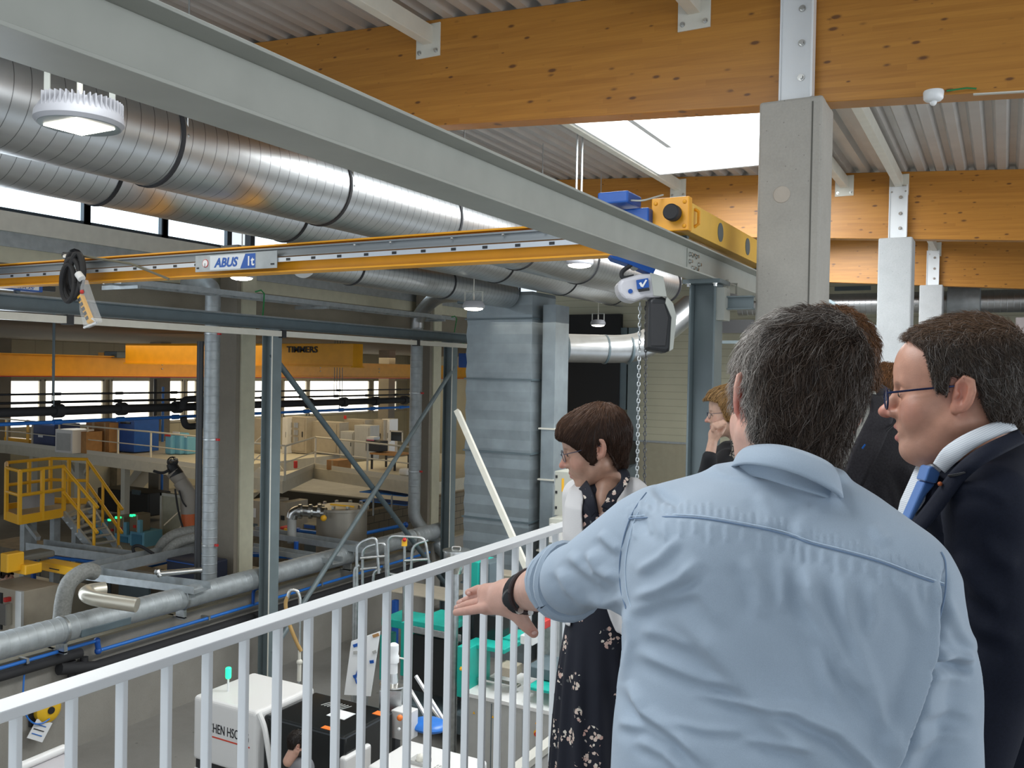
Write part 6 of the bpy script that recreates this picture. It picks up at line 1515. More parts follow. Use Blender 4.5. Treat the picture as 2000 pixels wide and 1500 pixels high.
# ---------------------------------------------------------------- man in the light blue shirt (foreground)
MAN = person('man in a light blue shirt seen from behind, left arm stretched out to point', 1.25, 1500)
SH = mat('shirt_blue', (.325, .395, .475), .85, noise=.05, nscale=900, bump=.25, bscale=1400, stretch=(1, 1, 1), sheen=.15)
SEAMM = mat('shirt_seam', (.16, .23, .34), .8); STIT = mat('shirt_stitch', (.52, .63, .75), .8)
psi = math.radians(-22)
k_ = lambda d: d / F0
rows = []
for (py, cx, hw, hd, d) in ((935, 1520, 95, .06, 1.27), (960, 1508, 150, .085, 1.27), (1000, 1490, 205, .105, 1.265), (1050, 1505, 262, .118, 1.26), (1100, 1520, 292, .126, 1.25), (1160, 1524, 303, .132, 1.25), (1230, 1522, 298, .135, 1.245), (1300, 1516, 292, .135, 1.24), (1380, 1500, 286, .138, 1.235), (1450, 1484, 276, .142, 1.23), (1540, 1468, 264, .145, 1.23), (1680, 1470, 262, .145, 1.23)):
    c = C3(cx, py, d); rows.append((float(c[1]), float(c[0]), float(c[2]), hw * k_(d) / math.cos(psi) * .97, hd))
sL, eL, wL = C3(1262, 1068, 1.36), C3(1122, 1132, 1.55), C3(1014, 1160, 1.80)
sR, eR, wR = C3(1775, 1148, 1.17), C3(1822, 1330, 1.19), C3(1835, 1640, 1.12)
cuff = eL + (wL - eL) * .22
def shirt_f(P):
    f = loft(P, rows, psi, 2.25)
    f = sm(f, rc(P, C3(1500, 960, 1.29), C3(1298, 1020, 1.34), .050, .058), .045)
    f = sm(f, rc(P, C3(1575, 975, 1.27), C3(1755, 1112, 1.16), .052, .058), .05)
    f = sm(f, rc(P, C3(1400, 1090, 1.22), C3(1440, 1200, 1.21), .075, .07), .06)     # shoulder blade
    f = sm(f, rc(P, C3(1660, 1140, 1.17), C3(1670, 1240, 1.18), .07, .07), .06)
    arm = sm(rc(P, sL, eL, .080, .056), rc(P, eL, cuff, .056, .050), .02)
    f = sm(f, arm, .022)
    f = sm(f, rc(P, C3(1300, 1130, 1.30), C3(1225, 1150, 1.40), .045, .04), .035)
    ar = sm(rc(P, sR, eR, .062, .058), rc(P, eR, wR, .058, .054), .03)
    f = sm(f, ar, .007)
    return f
fl = [  # fold lines read from the cloth
    ([(1232, 1170), (1290, 1150), (1330, 1130), (1370, 1090)], .010, 13), ([(1228, 1195), (1300, 1170), (1370, 1150)], .007, 12), ([(1240, 1120), (1290, 1090), (1330, 1050)], .005, 10),
    ([(1450, 1085), (1480, 1140), (1490, 1210)], .007, 16), ([(1520, 1080), (1530, 1140), (1525, 1200)], .005, 14), ([(1570, 1100), (1590, 1170), (1640, 1270), (1690, 1350)], .012, 17),
    ([(1640, 1110), (1655, 1200), (1690, 1300), (1730, 1390)], .009, 15), ([(1700, 1130), (1710, 1200), (1690, 1260)], .005, 14), ([(1760, 1130), (1780, 1180), (1800, 1240)], .005, 14),
    ([(1320, 1190), (1400, 1270), (1480, 1370), (1560, 1450), (1620, 1500)], .013, 26), ([(1240, 1270), (1310, 1300), (1380, 1330), (1450, 1340)], .007, 12),
    ([(1225, 1330), (1260, 1390), (1330, 1440), (1390, 1500)], .012, 13), ([(1350, 1350), (1430, 1370), (1520, 1385), (1580, 1390)], .007, 9), ([(1520, 1375), (1570, 1400), (1640, 1430), (1690, 1480), (1720, 1520)], .013, 13),
    ([(1440, 1440), (1520, 1455), (1600, 1460)], .006, 10), ([(1240, 1440), (1300, 1470), (1350, 1520)], .007, 12), ([(1205, 1410), (1260, 1420), (1320, 1460)], .006, 10), ([(1290, 1405), (1380, 1425), (1480, 1430)], .004, 9),
    ([(1640, 1290), (1700, 1360), (1740, 1430), (1750, 1500)], .009, 16), ([(1560, 1200), (1600, 1260), (1620, 1330), (1650, 1390)], .006, 15),
    ([(1840, 1160), (1870, 1230), (1905, 1275)], .008, 14), ([(1815, 1290), (1860, 1280), (1905, 1290)], .012, 12), ([(1800, 1310), (1850, 1300), (1900, 1310)], -.009, 10), ([(1790, 1400), (1850, 1380), (1910, 1400)], .005, 14), ([(1770, 1470), (1830, 1430), (1900, 1440)], .005, 14), ([(1830, 1210), (1860, 1260), (1890, 1290)], .005, 10),
    ([(1110, 1080), (1150, 1120), (1190, 1150)], .008, 11), ([(1150, 1075), (1170, 1110), (1210, 1135)], .010, 12), ([(1090, 1110), (1110, 1150), (1150, 1185)], .007, 10), ([(1130, 1170), (1180, 1180), (1220, 1165)], .006, 10), ([(1170, 1040), (1190, 1060), (1215, 1080)], .006, 10), ([(1240, 985), (1280, 1010), (1300, 1060)], .004, 12),
    ([(1275, 950), (1300, 975), (1330, 985)], -.006, 9), ([(1480, 960), (1500, 1000), (1500, 1040)], .003, 14), ([(1590, 980), (1570, 1020), (1560, 1060)], .005, 15), ([(1700, 1020), (1720, 1050), (1740, 1060)], .004, 12), ([(1350, 1100), (1370, 1160), (1420, 1230)], .005, 18), ([(1250, 1230), (1300, 1240), (1360, 1270)], .004, 12)]
fl += [([(1846, 1110), (1838, 1210), (1822, 1310), (1790, 1400), (1752, 1540)], -.024, 8), ([(1815, 1180), (1800, 1280), (1770, 1380), (1735, 1470)], .007, 14), ([(1222, 1185), (1232, 1250), (1215, 1330)], .006, 10)]
yoke = [(1228, 1013), (1300, 1009), (1370, 1012), (1450, 1025), (1530, 1042), (1580, 1060), (1650, 1078), (1720, 1098), (1790, 1125), (1842, 1143)]
yd = dense(yoke, 5)
for i in range(0, len(yd) - 1):
    x, y = yd[i]; fl.append(([(x - 1, y - 24 - 6 * (i % 3)), (x + 1, y - 4)], .0018, 4.2)); 
    if i % 2: fl.append(([(x, y + 3), (x + 3, y + 34 + 9 * (i % 3))], .0024, 5.5))
lo, hi = bbox(C3(1060, 930, 1.5), C3(1900, 930, 1.0), C3(1850, 1560, 1.0), C3(1200, 1560, 1.5), pad=.09); lo[2] = .98; hi[2] = 1.72
lo[1] = float(C3(1500, 1600, 1.2)[1]) 
body_mesh('shirt', shirt_f, lo, hi, .0034, SH, MAN, 2, fl)
seam('yoke_seam', shirt_f, yoke, SEAMM, MAN, .0013, .0016, 5)
seam('yoke_stitching', shirt_f, [(x, y - 5) for x, y in yoke], STIT, MAN, .0006, .0026, 5)
seam('sleeve_seam', shirt_f, [(1262, 962), (1245, 985), (1230, 1013), (1218, 1050), (1210, 1100), (1212, 1150), (1222, 1188)], SEAMM, MAN, .0011, .0012)
seam('sleeve_seam', shirt_f, [(1838, 1078), (1846, 1100), (1846, 1150), (1836, 1200), (1822, 1250)], SEAMM, MAN, .0011, .0012)
seam('armhole_stitching', shirt_f, [(1272, 964), (1256, 985), (1240, 1013), (1229, 1050), (1221, 1100), (1223, 1150), (1232, 1186)], STIT, MAN, .0006, .002)
# rolled cuff: folded bands of cloth round the forearm
ad = (wL - eL) / np.linalg.norm(wL - eL)
cb_ = MB()
for k, (t_, r_) in enumerate(((.10, .060), (.17, .0625), (.235, .0595))):
    c = eL + (wL - eL) * t_; a = np.cross(ad, (0, 1, 0)); a /= np.linalg.norm(a); b = np.cross(ad, a); pts = []
    for j in range(25):
        an = 2 * PI * j / 24 + .6; rr = r_ * (1 + .03 * math.sin(3 * an + k)); pts.append(c + a * math.cos(an) * rr * .93 + b * math.sin(an) * rr + ad * .006 * math.sin(2 * an + k))
    cb_.tube([Vector(p) for p in toW(np.array(pts))], .011 - .001 * k, 8, caps=False)
cb_.build('rolled_cuff', SH, MAN, True)
strip('collar', [(1431, 925, 1.33), (1436, 893, 1.29), (1462, 871, 1.235), (1520, 868, 1.19), (1580, 884, 1.175), (1626, 908, 1.19), (1644, 940, 1.23)],
      [(1424, 932, 1.34), (1428, 911, 1.28), (1470, 907, 1.195), (1530, 918, 1.155), (1590, 938, 1.14), (1640, 962, 1.15), (1652, 985, 1.21)], SH, MAN, .006, 8, bow=.008)
strip('collar_stand', [(1434, 935, 1.32), (1450, 900, 1.26), (1530, 905, 1.20), (1620, 935, 1.20), (1645, 960, 1.24)], [(1434, 950, 1.32), (1460, 930, 1.25), (1530, 945, 1.18), (1610, 968, 1.17), (1645, 990, 1.22)], SH, MAN, .004, 6)
# forearm and hand
Hn = lambda x, y, d: C3(x, y, d)
def hand_f(P):
    f = rc(P, eL, wL + (eL - wL) * .12, .047, .033)
    f = sm(f, rc(P, eL + (wL - eL) * .2 + np.array((0, -.008, 0)), wL + (eL - wL) * .35, .046, .036), .02)
    f = sm(f, rc(P, wL + (eL - wL) * .12, Hn(992, 1163, 1.825), .032, .031), .02)
    pl = rc(P, Hn(990, 1160, 1.83), Hn(950, 1158, 1.87), .026, .020); pl = sm(pl, rc(P, Hn(990, 1178, 1.82), Hn(950, 1185, 1.85), .024, .017), .02); f = sm(f, pl, .02)
    for pts, rs in ((((955, 1153), (934, 1150), (914, 1157)), (.0115, .0095, .0078)), (((950, 1162), (922, 1168), (898, 1178)), (.0125, .0105, .0085)), (((948, 1174), (918, 1180), (893, 1188)), (.0125, .0108, .0088)), (((950, 1186), (918, 1192), (891, 1196)), (.0120, .0105, .0085))):
        i = (((955, 1153), (950, 1162), (948, 1174), (950, 1186)).index(pts[0])); dd = (1.90, 1.91, 1.90, 1.88)[i]
        dd += (.0, .012, -.004, -.016)[i]; Q = [Hn(pts[0][0], pts[0][1], dd - .03), Hn(pts[1][0], pts[1][1], dd + .0), Hn(pts[2][0], pts[2][1], dd + .035 - .02 * (i == 0))]
        f = sm(f, chainf(P, Q, [q * .93 for q in rs]), .0028)
    th = chainf(P, [Hn(995, 1182, 1.81), Hn(1014, 1203, 1.80), Hn(1028, 1222, 1.80), Hn(1042, 1236, 1.805)], [.022, .0165, .0135, .0105]); f = sm(f, th, .014)
    return f
lo, hi = bbox(Hn(891, 1240, 1.95), Hn(1120, 1100, 1.55), pad=.07)
def armcol(P):
    c = np.tile(np.array((.60, .36, .28)), (len(P), 1)); px, py = pxof(P); m = np.clip((1000 - px) / 80, 0, 1)[:, None] * .35
    c = c * (1 - m) + np.array((.62, .30, .24)) * m
    m = np.exp(-(((px - 1042) / 10) ** 2 + ((py - 1236) / 10) ** 2))[:, None] * .5; return c * (1 - m) + np.array((.6, .2, .15)) * m
body_mesh('forearm', hand_f, lo, hi, .0028, SKIN, MAN, 1, col=armcol)
# nails
for (x, y, d) in ((916, 1159, 1.90), (899, 1176, 1.925), (894, 1186, 1.92), (892, 1194, 1.90), (1043, 1236, 1.79)):
    p = PD(x, y, d); MB().ball(p, .0055, .0055, .004, n=8).build('finger_nail', mat('nail', (.66, .42, .36), .3), MAN, True)
# wrist watch and bracelet
def ringpts(c, axv, r1, r2, n=24, tw=0):
    a = np.cross(axv, (0, 1, 0)); a /= np.linalg.norm(a); b = np.cross(axv, a)
    return [c + a * math.cos(2 * PI * j / n) * r1 + b * math.sin(2 * PI * j / n) * r2 + axv * tw * math.sin(2 * PI * j / n) for j in range(n + 1)]
cw = wL + (eL - wL) * .10
wt = thing('wrist_watch', 'black wrist watch with an orange side on the pointing arm', 'watch', Vector(toW(cw[None])[0]))
mb = MB(); W1 = ringpts(cw, ad, .0385, .0365, tw=.012)
for s in (-.009, -.003, .003, .009): mb.tube([Vector(p) for p in toW(np.array(W1) + ad * s)], .0042, 6, caps=False)
mb.build('strap', BLACKR, wt, True)
c = np.array(W1[18]); q = Vector(toW((cw + (C3(1004, 1178, 1.74) - C3(1012, 1160, 1.78)))[None])[0])
aw = Vector(toW((cw + ad)[None])[0]) - Vector(toW(cw[None])[0])
MB().lathe(PD(1001, 1168, 1.745), -fw, [(.019, 0), (.021, .004), (.019, .012), (.014, .013)], 24).build('case', BLACK, wt, True)
MB().obox(PD(1007, 1180, 1.748), (rt * .5 - up * .85) * .013, (rt * .85 + up * .5) * .004, fw * .005).build('orange_side', ORANGE, wt, bevel=.001)
cw2 = wL + (eL - wL) * .22
br = thing('bracelet', 'dark bracelet with silver clasps above the watch on the pointing arm', 'bracelet', Vector(toW(cw2[None])[0]))
W2 = ringpts(cw2, ad, .0415, .040, tw=.016)
MB().tube([Vector(p) for p in toW(np.array(W2))], .0050, 8, caps=False).build('cord', mat('dark_cord', (.035, .02, .02), .6), br, True)
for j in (4, 6, 8, 10):
    p, q = np.array(W2[j]), ad * .007; MB().tube([Vector(v) for v in toW(np.array([p - q, p + q]) * np.array((1, 1, 1)) )], .0062, 8).build('clasp', STEEL, br, True)
# head
oM = C3(1545, 793, 1.34); Mh = axes(5, 10, 15)
pm = {'w': 1.0, 'nt': C3(1530, 975, 1.33), 'nr': .058, 'earred': .9, 'earcol': (.62, .13, .09), 'flare': 34, 'eyes': 1}
def scol(Q): return skin_cols(Q, (.60, .35, .27), p=pm)
make_head(MAN, oM, Mh, pm, .0019, cols=scol)
zlM = [(-.14, -.118), (-.09, -.116), (-.055, -.100), (-.035, -.060), (-.030, .010), (-.012, .030), (.006, .022), (.014, -.022), (.026, -.020), (.034, .03), (.06, .06), (.10, .075)]
def thM(Q): return .011 + .008 * np.clip((Q[:, 2] - .02) / .09, 0, 1) + .007 * np.exp(-((Q[:, 0] - .02) / .03) ** 2) * np.clip(Q[:, 2] / .08, 0, 1)
def flowM(P):
    cr = np.array((.015, -.055, .125)); d = P - cr; d = d / np.maximum(np.linalg.norm(d, axis=1), 1e-6)[:, None]
    g = np.tile(np.array((0, -.1, -1.0)), (len(P), 1)); w_ = np.clip((.11 - P[:, 2]) / .06, 0, 1)[:, None]
    fr = np.array((-.6, .9, .25)) * np.clip((P[:, 1] + .02) / .06, 0, 1)[:, None] * np.clip(P[:, 2] / .07, 0, 1)[:, None]
    sw = np.array((-.7, .1, 0)) * np.clip((P[:, 2] - .04) / .06, 0, 1)[:, None]
    return d * (1 - .6 * w_) + g * w_ * .9 + fr + sw
def colM(Q, u):
    side = np.clip((-Q[:, 0] - .035) / .03, 0, 1) * np.clip((Q[:, 1] + .085) / .05, 0, 1); top = np.clip((Q[:, 2] - .085) / .03, 0, 1) * .55
    g = np.clip(side * .85 + top * .5, 0, .9); dark = np.array((.052, .032, .021)); sil = np.array((.42, .38, .34))
    m = np.where(u < .08 + g * .8, np.clip(.30 + g, 0, 1), g * .35)[:, None]; c = dark * (1 - m) + sil * m
    return c * (.7 + .6 * ((u * 7) % 1))[:, None]
hair(MAN, oM, Mh, pm, zlM, thM, flowM, 17000, .040, colM, .003, 9, .00048, .012, .40, 3, .003)
legs(MAN, C3(1400, 1640, 1.24), C3(1560, 1640, 1.20), TROU, SHOE, GF + .95, 0, .10)

# ---------------------------------------------------------------- man in the navy suit (right, profile)
SUIT = person('man in a navy suit with glasses and a blue tie, in profile at the right', 1.6, 1930)
SM = mat('navy_wool', (.0075, .010, .021), .8, noise=.15, nscale=300, bump=.15, bscale=900, spec=.25)
def stripe_mat():
    m, N, L, b = nodes('striped_shirt'); tc = N.new('ShaderNodeTexCoord'); mp = N.new('ShaderNodeMapping'); mp.inputs['Rotation'].default_value = (0, .5, .6); L.new(tc.outputs['Object'], mp.inputs[0])
    sx = N.new('ShaderNodeSeparateXYZ'); L.new(mp.outputs[0], sx.inputs[0]); fr = mth(N, L, 'FRACT', mth(N, L, 'MULTIPLY', sx.outputs[2], 330)); g = mth(N, L, 'LESS_THAN', fr, .3)
    L.new(mixc(N, L, mth(N, L, 'MULTIPLY', g, .5), (.66, .69, .72), (.25, .32, .42)), b.inputs['Base Color']); b.inputs['Roughness'].default_value = .8; return m
STR = stripe_mat()
oS = C3(1867, 768, 1.58); Ms = axes(63, 2, 2)
ps = {'w': 1.02, 'fore': .008, 'nose': 1.15, 'open': .9, 'jowl': 1.1, 'nt': C3(1930, 935, 1.63), 'nr': .056, 'earred': .45, 'flare': 20, 'brow': .35, 'browcol': (.16, .10, .07)}
def scolS(Q): return skin_cols(Q, (.52, .265, .18), stub=.35, lip=(.48, .17, .14), p=ps)
make_head(SUIT, oS, Ms, ps, .0018, cols=scolS)
zlS = [(-.14, -.060), (-.09, -.066), (-.055, -.058), (-.040, -.02), (-.034, .012), (-.010, .030), (.008, .028), (.012, .0), (.030, .002), (.036, .030), (.045, .078), (.070, .098), (.10, .104)]
def thS(Q): return .010 + .004 * np.clip((Q[:, 2] - .02) / .09, 0, 1) - .005 * np.clip((Q[:, 1] - .03) / .05, 0, 1) + .005 * np.clip((-Q[:, 1]) / .08, 0, 1)
def flowS(P):
    g = np.tile(np.array((0, -.35, -.9)), (len(P), 1)); t = np.clip((P[:, 2] - .07) / .05, 0, 1)[:, None]
    return g * (1 - t) + np.array((-.25, .9, .1)) * t
def colS(Q, u):
    top = np.clip((Q[:, 2] - .07) / .04, 0, 1); gr = np.clip((.05 - np.abs(Q[:, 2] - .0)) / .05, 0, 1) * .25
    dk = np.array((.062, .043, .031)); br_ = np.array((.20, .11, .06)); c = dk * (1 - top[:, None] * .6) + br_ * top[:, None] * .6
    m = (u < .10 + gr)[:, None] * .45; return (c * (1 - m) + np.array((.32, .30, .28)) * m) * (.7 + .6 * ((u * 9) % 1))[:, None]
hair(SUIT, oS, Ms, ps, zlS, thS, flowS, 13000, .030, colS, .003, 8, .00045, .010, .45, 5, .002)
glasses(SUIT, oS, Ms, mat('glasses_blue_black', (.02, .03, .09), .25, .6), .025, .019, .118, -.007, .0017)
rowsS = []
for (py, cx, hw, hz) in ((905, 1925, 70, .12), (940, 1935, 110, .17), (990, 1945, 150, .20), (1060, 1950, 180, .215), (1150, 1950, 195, .215), (1300, 1950, 200, .21), (1450, 1950, 200, .21), (1600, 1955, 190, .20), (1760, 1960, 170, .19)):
    c = C3(cx, py, 1.66); rowsS.append((float(c[1]), float(c[0]), 1.66, hw * k_(1.66) * .92, hz))
def suit_f(P):
    f = loft(P, rowsS, math.radians(-24), 2.3)
    f = sm(f, rc(P, C3(1985, 880, 1.64), C3(1940, 985, 1.45), .05, .070), .05)
    f = sm(f, rc(P, C3(1985, 890, 1.66), C3(1960, 975, 1.85), .05, .070), .05)
    f = sm(f, rc(P, C3(1965, 900, 1.62), C3(1850, 970, 1.58), .045, .06), .04)
    a = sm(rc(P, C3(1935, 1010, 1.47), C3(1960, 1290, 1.44), .074, .058), rc(P, C3(1960, 1290, 1.44), C3(1890, 1560, 1.42), .058, .045), .03)
    return sm(f, a, .012)
lo, hi = bbox(C3(1740, 860, 1.4), C3(2160, 1780, 1.9), pad=.06); lo[2] = 1.33; hi[2] = 1.97
flS = [([(1835, 975), (1880, 950), (1930, 955), (1975, 985)], .005, 12), ([(1870, 1080), (1910, 1150), (1960, 1190)], .008, 18), ([(1900, 1030), (1950, 1090), (1990, 1110)], .006, 18), ([(1860, 1180), (1920, 1230), (1990, 1250)], .007, 18), ([(1800, 1000), (1830, 1040), (1850, 1090)], .005, 14)]
body_mesh('jacket', suit_f, lo, hi, .0055, SM, SUIT, 2, flS)
# collar, tie and lapel
strip('shirt_collar', [(1822, 905, 1.51), (1842, 876, 1.478), (1880, 850, 1.465), (1925, 830, 1.48), (1972, 815, 1.52)], [(1846, 924, 1.49), (1868, 903, 1.456), (1900, 878, 1.444), (1940, 856, 1.455), (1988, 838, 1.50)], STR, SUIT, .004, 8, bow=.006)
MB().prism([PD(x, y, 1.55) for x, y in ((1822, 905), (1848, 924), (1838, 935), (1800, 992), (1778, 1018), (1786, 985))], fw * .06).build('shirt_front', STR, SUIT, bevel=.004)
TIE = mat('tie_blue', (.06, .17, .45), .5, sheen=.3, bump=.2, bscale=700)
MB().prism([PD(x, y, 1.53) for x, y in ((1815, 912), (1822, 910), (1838, 924), (1830, 945), (1806, 940))], fw * .035).build('tie_knot', TIE, SUIT, bevel=.006, seg=3)
MB().prism([PD(x, y, 1.54) for x, y in ((1806, 940), (1830, 945), (1812, 965), (1780, 1022), (1770, 1022), (1795, 965))], fw * .03).build('tie', TIE, SUIT, bevel=.005, seg=3)
strip('lapel', [(1990, 838, 1.48), (1935, 862, 1.435), (1893, 887, 1.427), (1862, 915, 1.437), (1840, 942, 1.455), (1808, 985, 1.48), (1772, 1030, 1.50)], [(2008, 862, 1.46), (1962, 885, 1.415), (1915, 912, 1.405), (1884, 940, 1.425), (1866, 962, 1.43), (1838, 1000, 1.45), (1800, 1045, 1.47)], SM, SUIT, .006, 8, bow=.006)
strip('lapel_notch', [(1850, 928, 1.44), (1866, 925, 1.425), (1884, 921, 1.412)], [(1852, 931, 1.44), (1868, 930, 1.424), (1885, 924, 1.411)], BLACK, SUIT, .002, 4)
MB().ball(PD(1836, 945, 1.452), .004, n=8).build('lapel_pin', mat('pin_copper', (.45, .12, .04), .4, .5), SUIT, True)
legs(SUIT, C3(1960, 1700, 1.58), C3(1960, 1700, 1.74), SM, SHOE, GF + .95, 86, .09)

# ---------------------------------------------------------------- woman at the railing
WOM = person('woman with short brown hair, white cardigan and dark floral dress by the railing', 2.75, 1180)
def flower_mat():
    m, N, L, b = nodes('floral_navy'); tc = N.new('ShaderNodeTexCoord')
    ds = N.new('ShaderNodeTexNoise'); ds.inputs['Scale'].default_value = 60; ds.inputs['Detail'].default_value = 2; L.new(tc.outputs['Object'], ds.inputs['Vector'])
    mx = N.new('ShaderNodeVectorMath'); mx.operation = 'MULTIPLY_ADD'; L.new(ds.outputs['Color'], mx.inputs[0]); mx.inputs[1].default_value = (.014, .014, .014); L.new(tc.outputs['Object'], mx.inputs[2])
    col = None; base = (.0045, .006, .015)
    v1 = N.new('ShaderNodeTexVoronoi'); v1.inputs['Scale'].default_value = 13; L.new(mx.outputs[0], v1.inputs['Vector']); s1 = N.new('ShaderNodeSeparateXYZ'); L.new(v1.outputs['Color'], s1.inputs[0])
    near = mth(N, L, 'MULTIPLY', mth(N, L, 'LESS_THAN', v1.outputs['Distance'], .42), mth(N, L, 'GREATER_THAN', s1.outputs[0], .35))
    v2 = N.new('ShaderNodeTexVoronoi'); v2.inputs['Scale'].default_value = 75; L.new(mx.outputs[0], v2.inputs['Vector']); s2 = N.new('ShaderNodeSeparateXYZ'); L.new(v2.outputs['Color'], s2.inputs[0])
    pet = mth(N, L, 'MULTIPLY', mth(N, L, 'LESS_THAN', v2.outputs['Distance'], .5), mth(N, L, 'GREATER_THAN', s2.outputs[1], .38))
    c1 = mixc(N, L, s2.outputs[2], (.72, .66, .56), (.60, .36, .30))
    c = mixc(N, L, mth(N, L, 'MULTIPLY', near, pet), base, c1)
    v3 = N.new('ShaderNodeTexVoronoi'); v3.inputs['Scale'].default_value = 52; L.new(mx.outputs[0], v3.inputs['Vector']); s3 = N.new('ShaderNodeSeparateXYZ'); L.new(v3.outputs['Color'], s3.inputs[0])
    ring = mth(N, L, 'MULTIPLY', mth(N, L, 'LESS_THAN', v1.outputs['Distance'], .52), mth(N, L, 'MULTIPLY', mth(N, L, 'GREATER_THAN', s1.outputs[0], .40), mth(N, L, 'GREATER_THAN', s3.outputs[0], .72)))
    lf = mth(N, L, 'MULTIPLY', ring, mth(N, L, 'LESS_THAN', v3.outputs['Distance'], .22))
    c = mixc(N, L, mth(N, L, 'MULTIPLY', lf, .35), c, (.30, .30, .28))
    L.new(c, b.inputs['Base Color']); b.inputs['Roughness'].default_value = .8; return m
FLO = flower_mat(); CARDI = mat('cardigan_white', (.70, .68, .67), .9, bump=.35, bscale=500, noise=.03)
oW = C3(1162, 872, 2.80); Mw = axes(88, 16, 0)
pw = {'w': .95, 'nt': C3(1196, 970, 2.83), 'nr': .043, 'nose': 1.0, 'earred': .3, 'brow': .4}
def scolW(Q): return skin_cols(Q, (.52, .30, .21), lip=(.45, .19, .16), p=pw)
make_head(WOM, oW, Mw, pw, .003, cols=scolW)
zlW = [(-.14, -.090), (-.06, -.094), (-.045, -.085), (-.034, -.030), (-.020, .004), (-.004, .008), (.006, -.040), (.024, -.046), (.040, -.026), (.060, .012), (.085, .040), (.115, .060), (.14, .07)]
def thW(Q): return .011 + .007 * np.clip((-Q[:, 1] - .0) / .09, 0, 1) + .006 * np.clip((Q[:, 1] - .05) / .04, 0, 1) * (Q[:, 2] > .03)
def flowW(P):
    cr = np.array((0, -.07, .12)); d = P - cr; d /= np.maximum(np.linalg.norm(d, axis=1), 1e-6)[:, None]
    fr = np.array((0, .8, -.55)) * np.clip((P[:, 1] + .03) / .05, 0, 1)[:, None]
    return d + fr + np.array((0, 0, -.7)) * np.clip((.08 - P[:, 2]) / .05, 0, 1)[:, None]
def colW(Q, u):
    t = np.clip((Q[:, 2] - .06) / .05, 0, 1)[:, None]; c = np.array((.050, .024, .014)) * (1 - t * .6) + np.array((.17, .08, .04)) * t * .6
    return c * (.6 + .9 * u)[:, None]
hair(WOM, oW, Mw, pw, zlW, thW, flowW, 8000, .07, colW, .0035, 9, .0006, .003, .12, 8, .0018)
glasses(WOM, oW, Mw, mat('glasses_dark', (.05, .06, .10), .3, .6), .020, .017, .110, -.002)
rowsW = []
for (py, cx, hw, hz) in ((938, 1190, 52, .06), (955, 1187, 68, .10), (985, 1184, 74, .14), (1040, 1182, 74, .15), (1100, 1182, 70, .14), (1160, 1180, 66, .13), (1210, 1178, 72, .15), (1300, 1176, 84, .18), (1400, 1174, 92, .20), (1500, 1172, 98, .22), (1640, 1172, 108, .23), (1780, 1172, 112, .24)):
    c = C3(cx, py, 2.82); rowsW.append((float(c[1]), float(c[0]), 2.82, hw * k_(2.82), hz))
def dress_f(P): 
    f = loft(P, rowsW, math.radians(-10)); an = np.arctan2(P[:, 2] - 2.82, P[:, 0] - float(C3(1176, 1300, 2.82)[0]))
    return f + .006 * np.sin(an * 17 + P[:, 1] * 4) * np.clip((-.74 - P[:, 1]) / .2, 0, 1)
lo, hi = bbox(C3(1060, 930, 2.6), C3(1300, 1790, 3.1), pad=.06); lo[2] = 2.54; hi[2] = 3.12
def dress2(P):
    px, py = pxof(P); xl = np.interp(py, [925, 940, 1008], [1156, 1158, 1171]); xr = np.interp(py, [925, 940, 1008], [1196, 1192, 1173])
    return smx(dress_f(P), -np.maximum(np.maximum(xl - px, px - xr) * k_(2.75), np.maximum(P[:, 2] - 2.74, (py - 1010) * k_(2.7))), .004)
body_mesh('dress', dress2, lo, hi, .0065, FLO, WOM, 1)
def card_f(P):
    f = loft(P, rowsW[:7] if False else [(r[0], r[1], r[2], r[3] + .012, r[4] + .012) for r in rowsW if r[0] > float(C3(1180, 1290, 2.82)[1])], math.radians(-10))
    f = sm(f, sm(rc(P, C3(1232, 972, 2.74), C3(1240, 1130, 2.68), .062, .050), rc(P, C3(1240, 1130, 2.68), C3(1252, 1285, 2.66), .050, .040), .03), .03)       # near (left) arm
    f = sm(f, sm(rc(P, C3(1132, 968, 2.95), C3(1126, 1110, 2.98), .058, .045), rc(P, C3(1126, 1110, 2.98), C3(1122, 1200, 2.9), .045, .036), .03), .03)
    px, py = pxof(P)
    # front opening: wedge between the two front edges, cut through the near side only
    xl = np.interp(py, [930, 960, 1000, 1060, 1110, 1160, 1200, 1290], [1150, 1141, 1137, 1141, 1152, 1150, 1118, 1105]); xr = np.interp(py, [915, 946, 960, 985, 1010, 1060, 1120, 1180, 1210, 1290], [1231, 1216, 1210, 1203, 1190, 1180, 1172, 1182, 1192, 1228])
    op = np.maximum(xl - px, px - xr) * k_(2.75); op = np.maximum(op, P[:, 2] - 2.80)
    return smx(f, -op, .006)
lo, hi = bbox(C3(1090, 925, 2.6), C3(1290, 1300, 3.05), pad=.05); lo[2] = 2.50; hi[2] = 3.08
body_mesh('cardigan', card_f, lo, hi, .0055, CARDI, WOM, 1)
chest = rc
def neckw(P): return sm(rc(P, C3(1186, 905, 2.82), C3(1192, 960, 2.82), .038, .050), rc(P, C3(1184, 955, 2.77), C3(1174, 1005, 2.725), .038, .034), .04)
lo, hi = bbox(C3(1140, 895, 2.7), C3(1240, 1010, 2.9), pad=.04); body_mesh('neck', neckw, lo, hi, .005, SKIN, WOM, 1, col=lambda P: np.tile(np.array((.52, .30, .21)), (len(P), 1)))
strip('dress_collar', [(1200, 912, 2.80), (1212, 922, 2.72), (1212, 937, 2.68), (1195, 960, 2.655), (1174, 990, 2.645)], [(1206, 909, 2.84), (1226, 918, 2.74), (1230, 936, 2.69), (1214, 962, 2.65), (1190, 998, 2.64)], FLO, WOM, .006, 6)
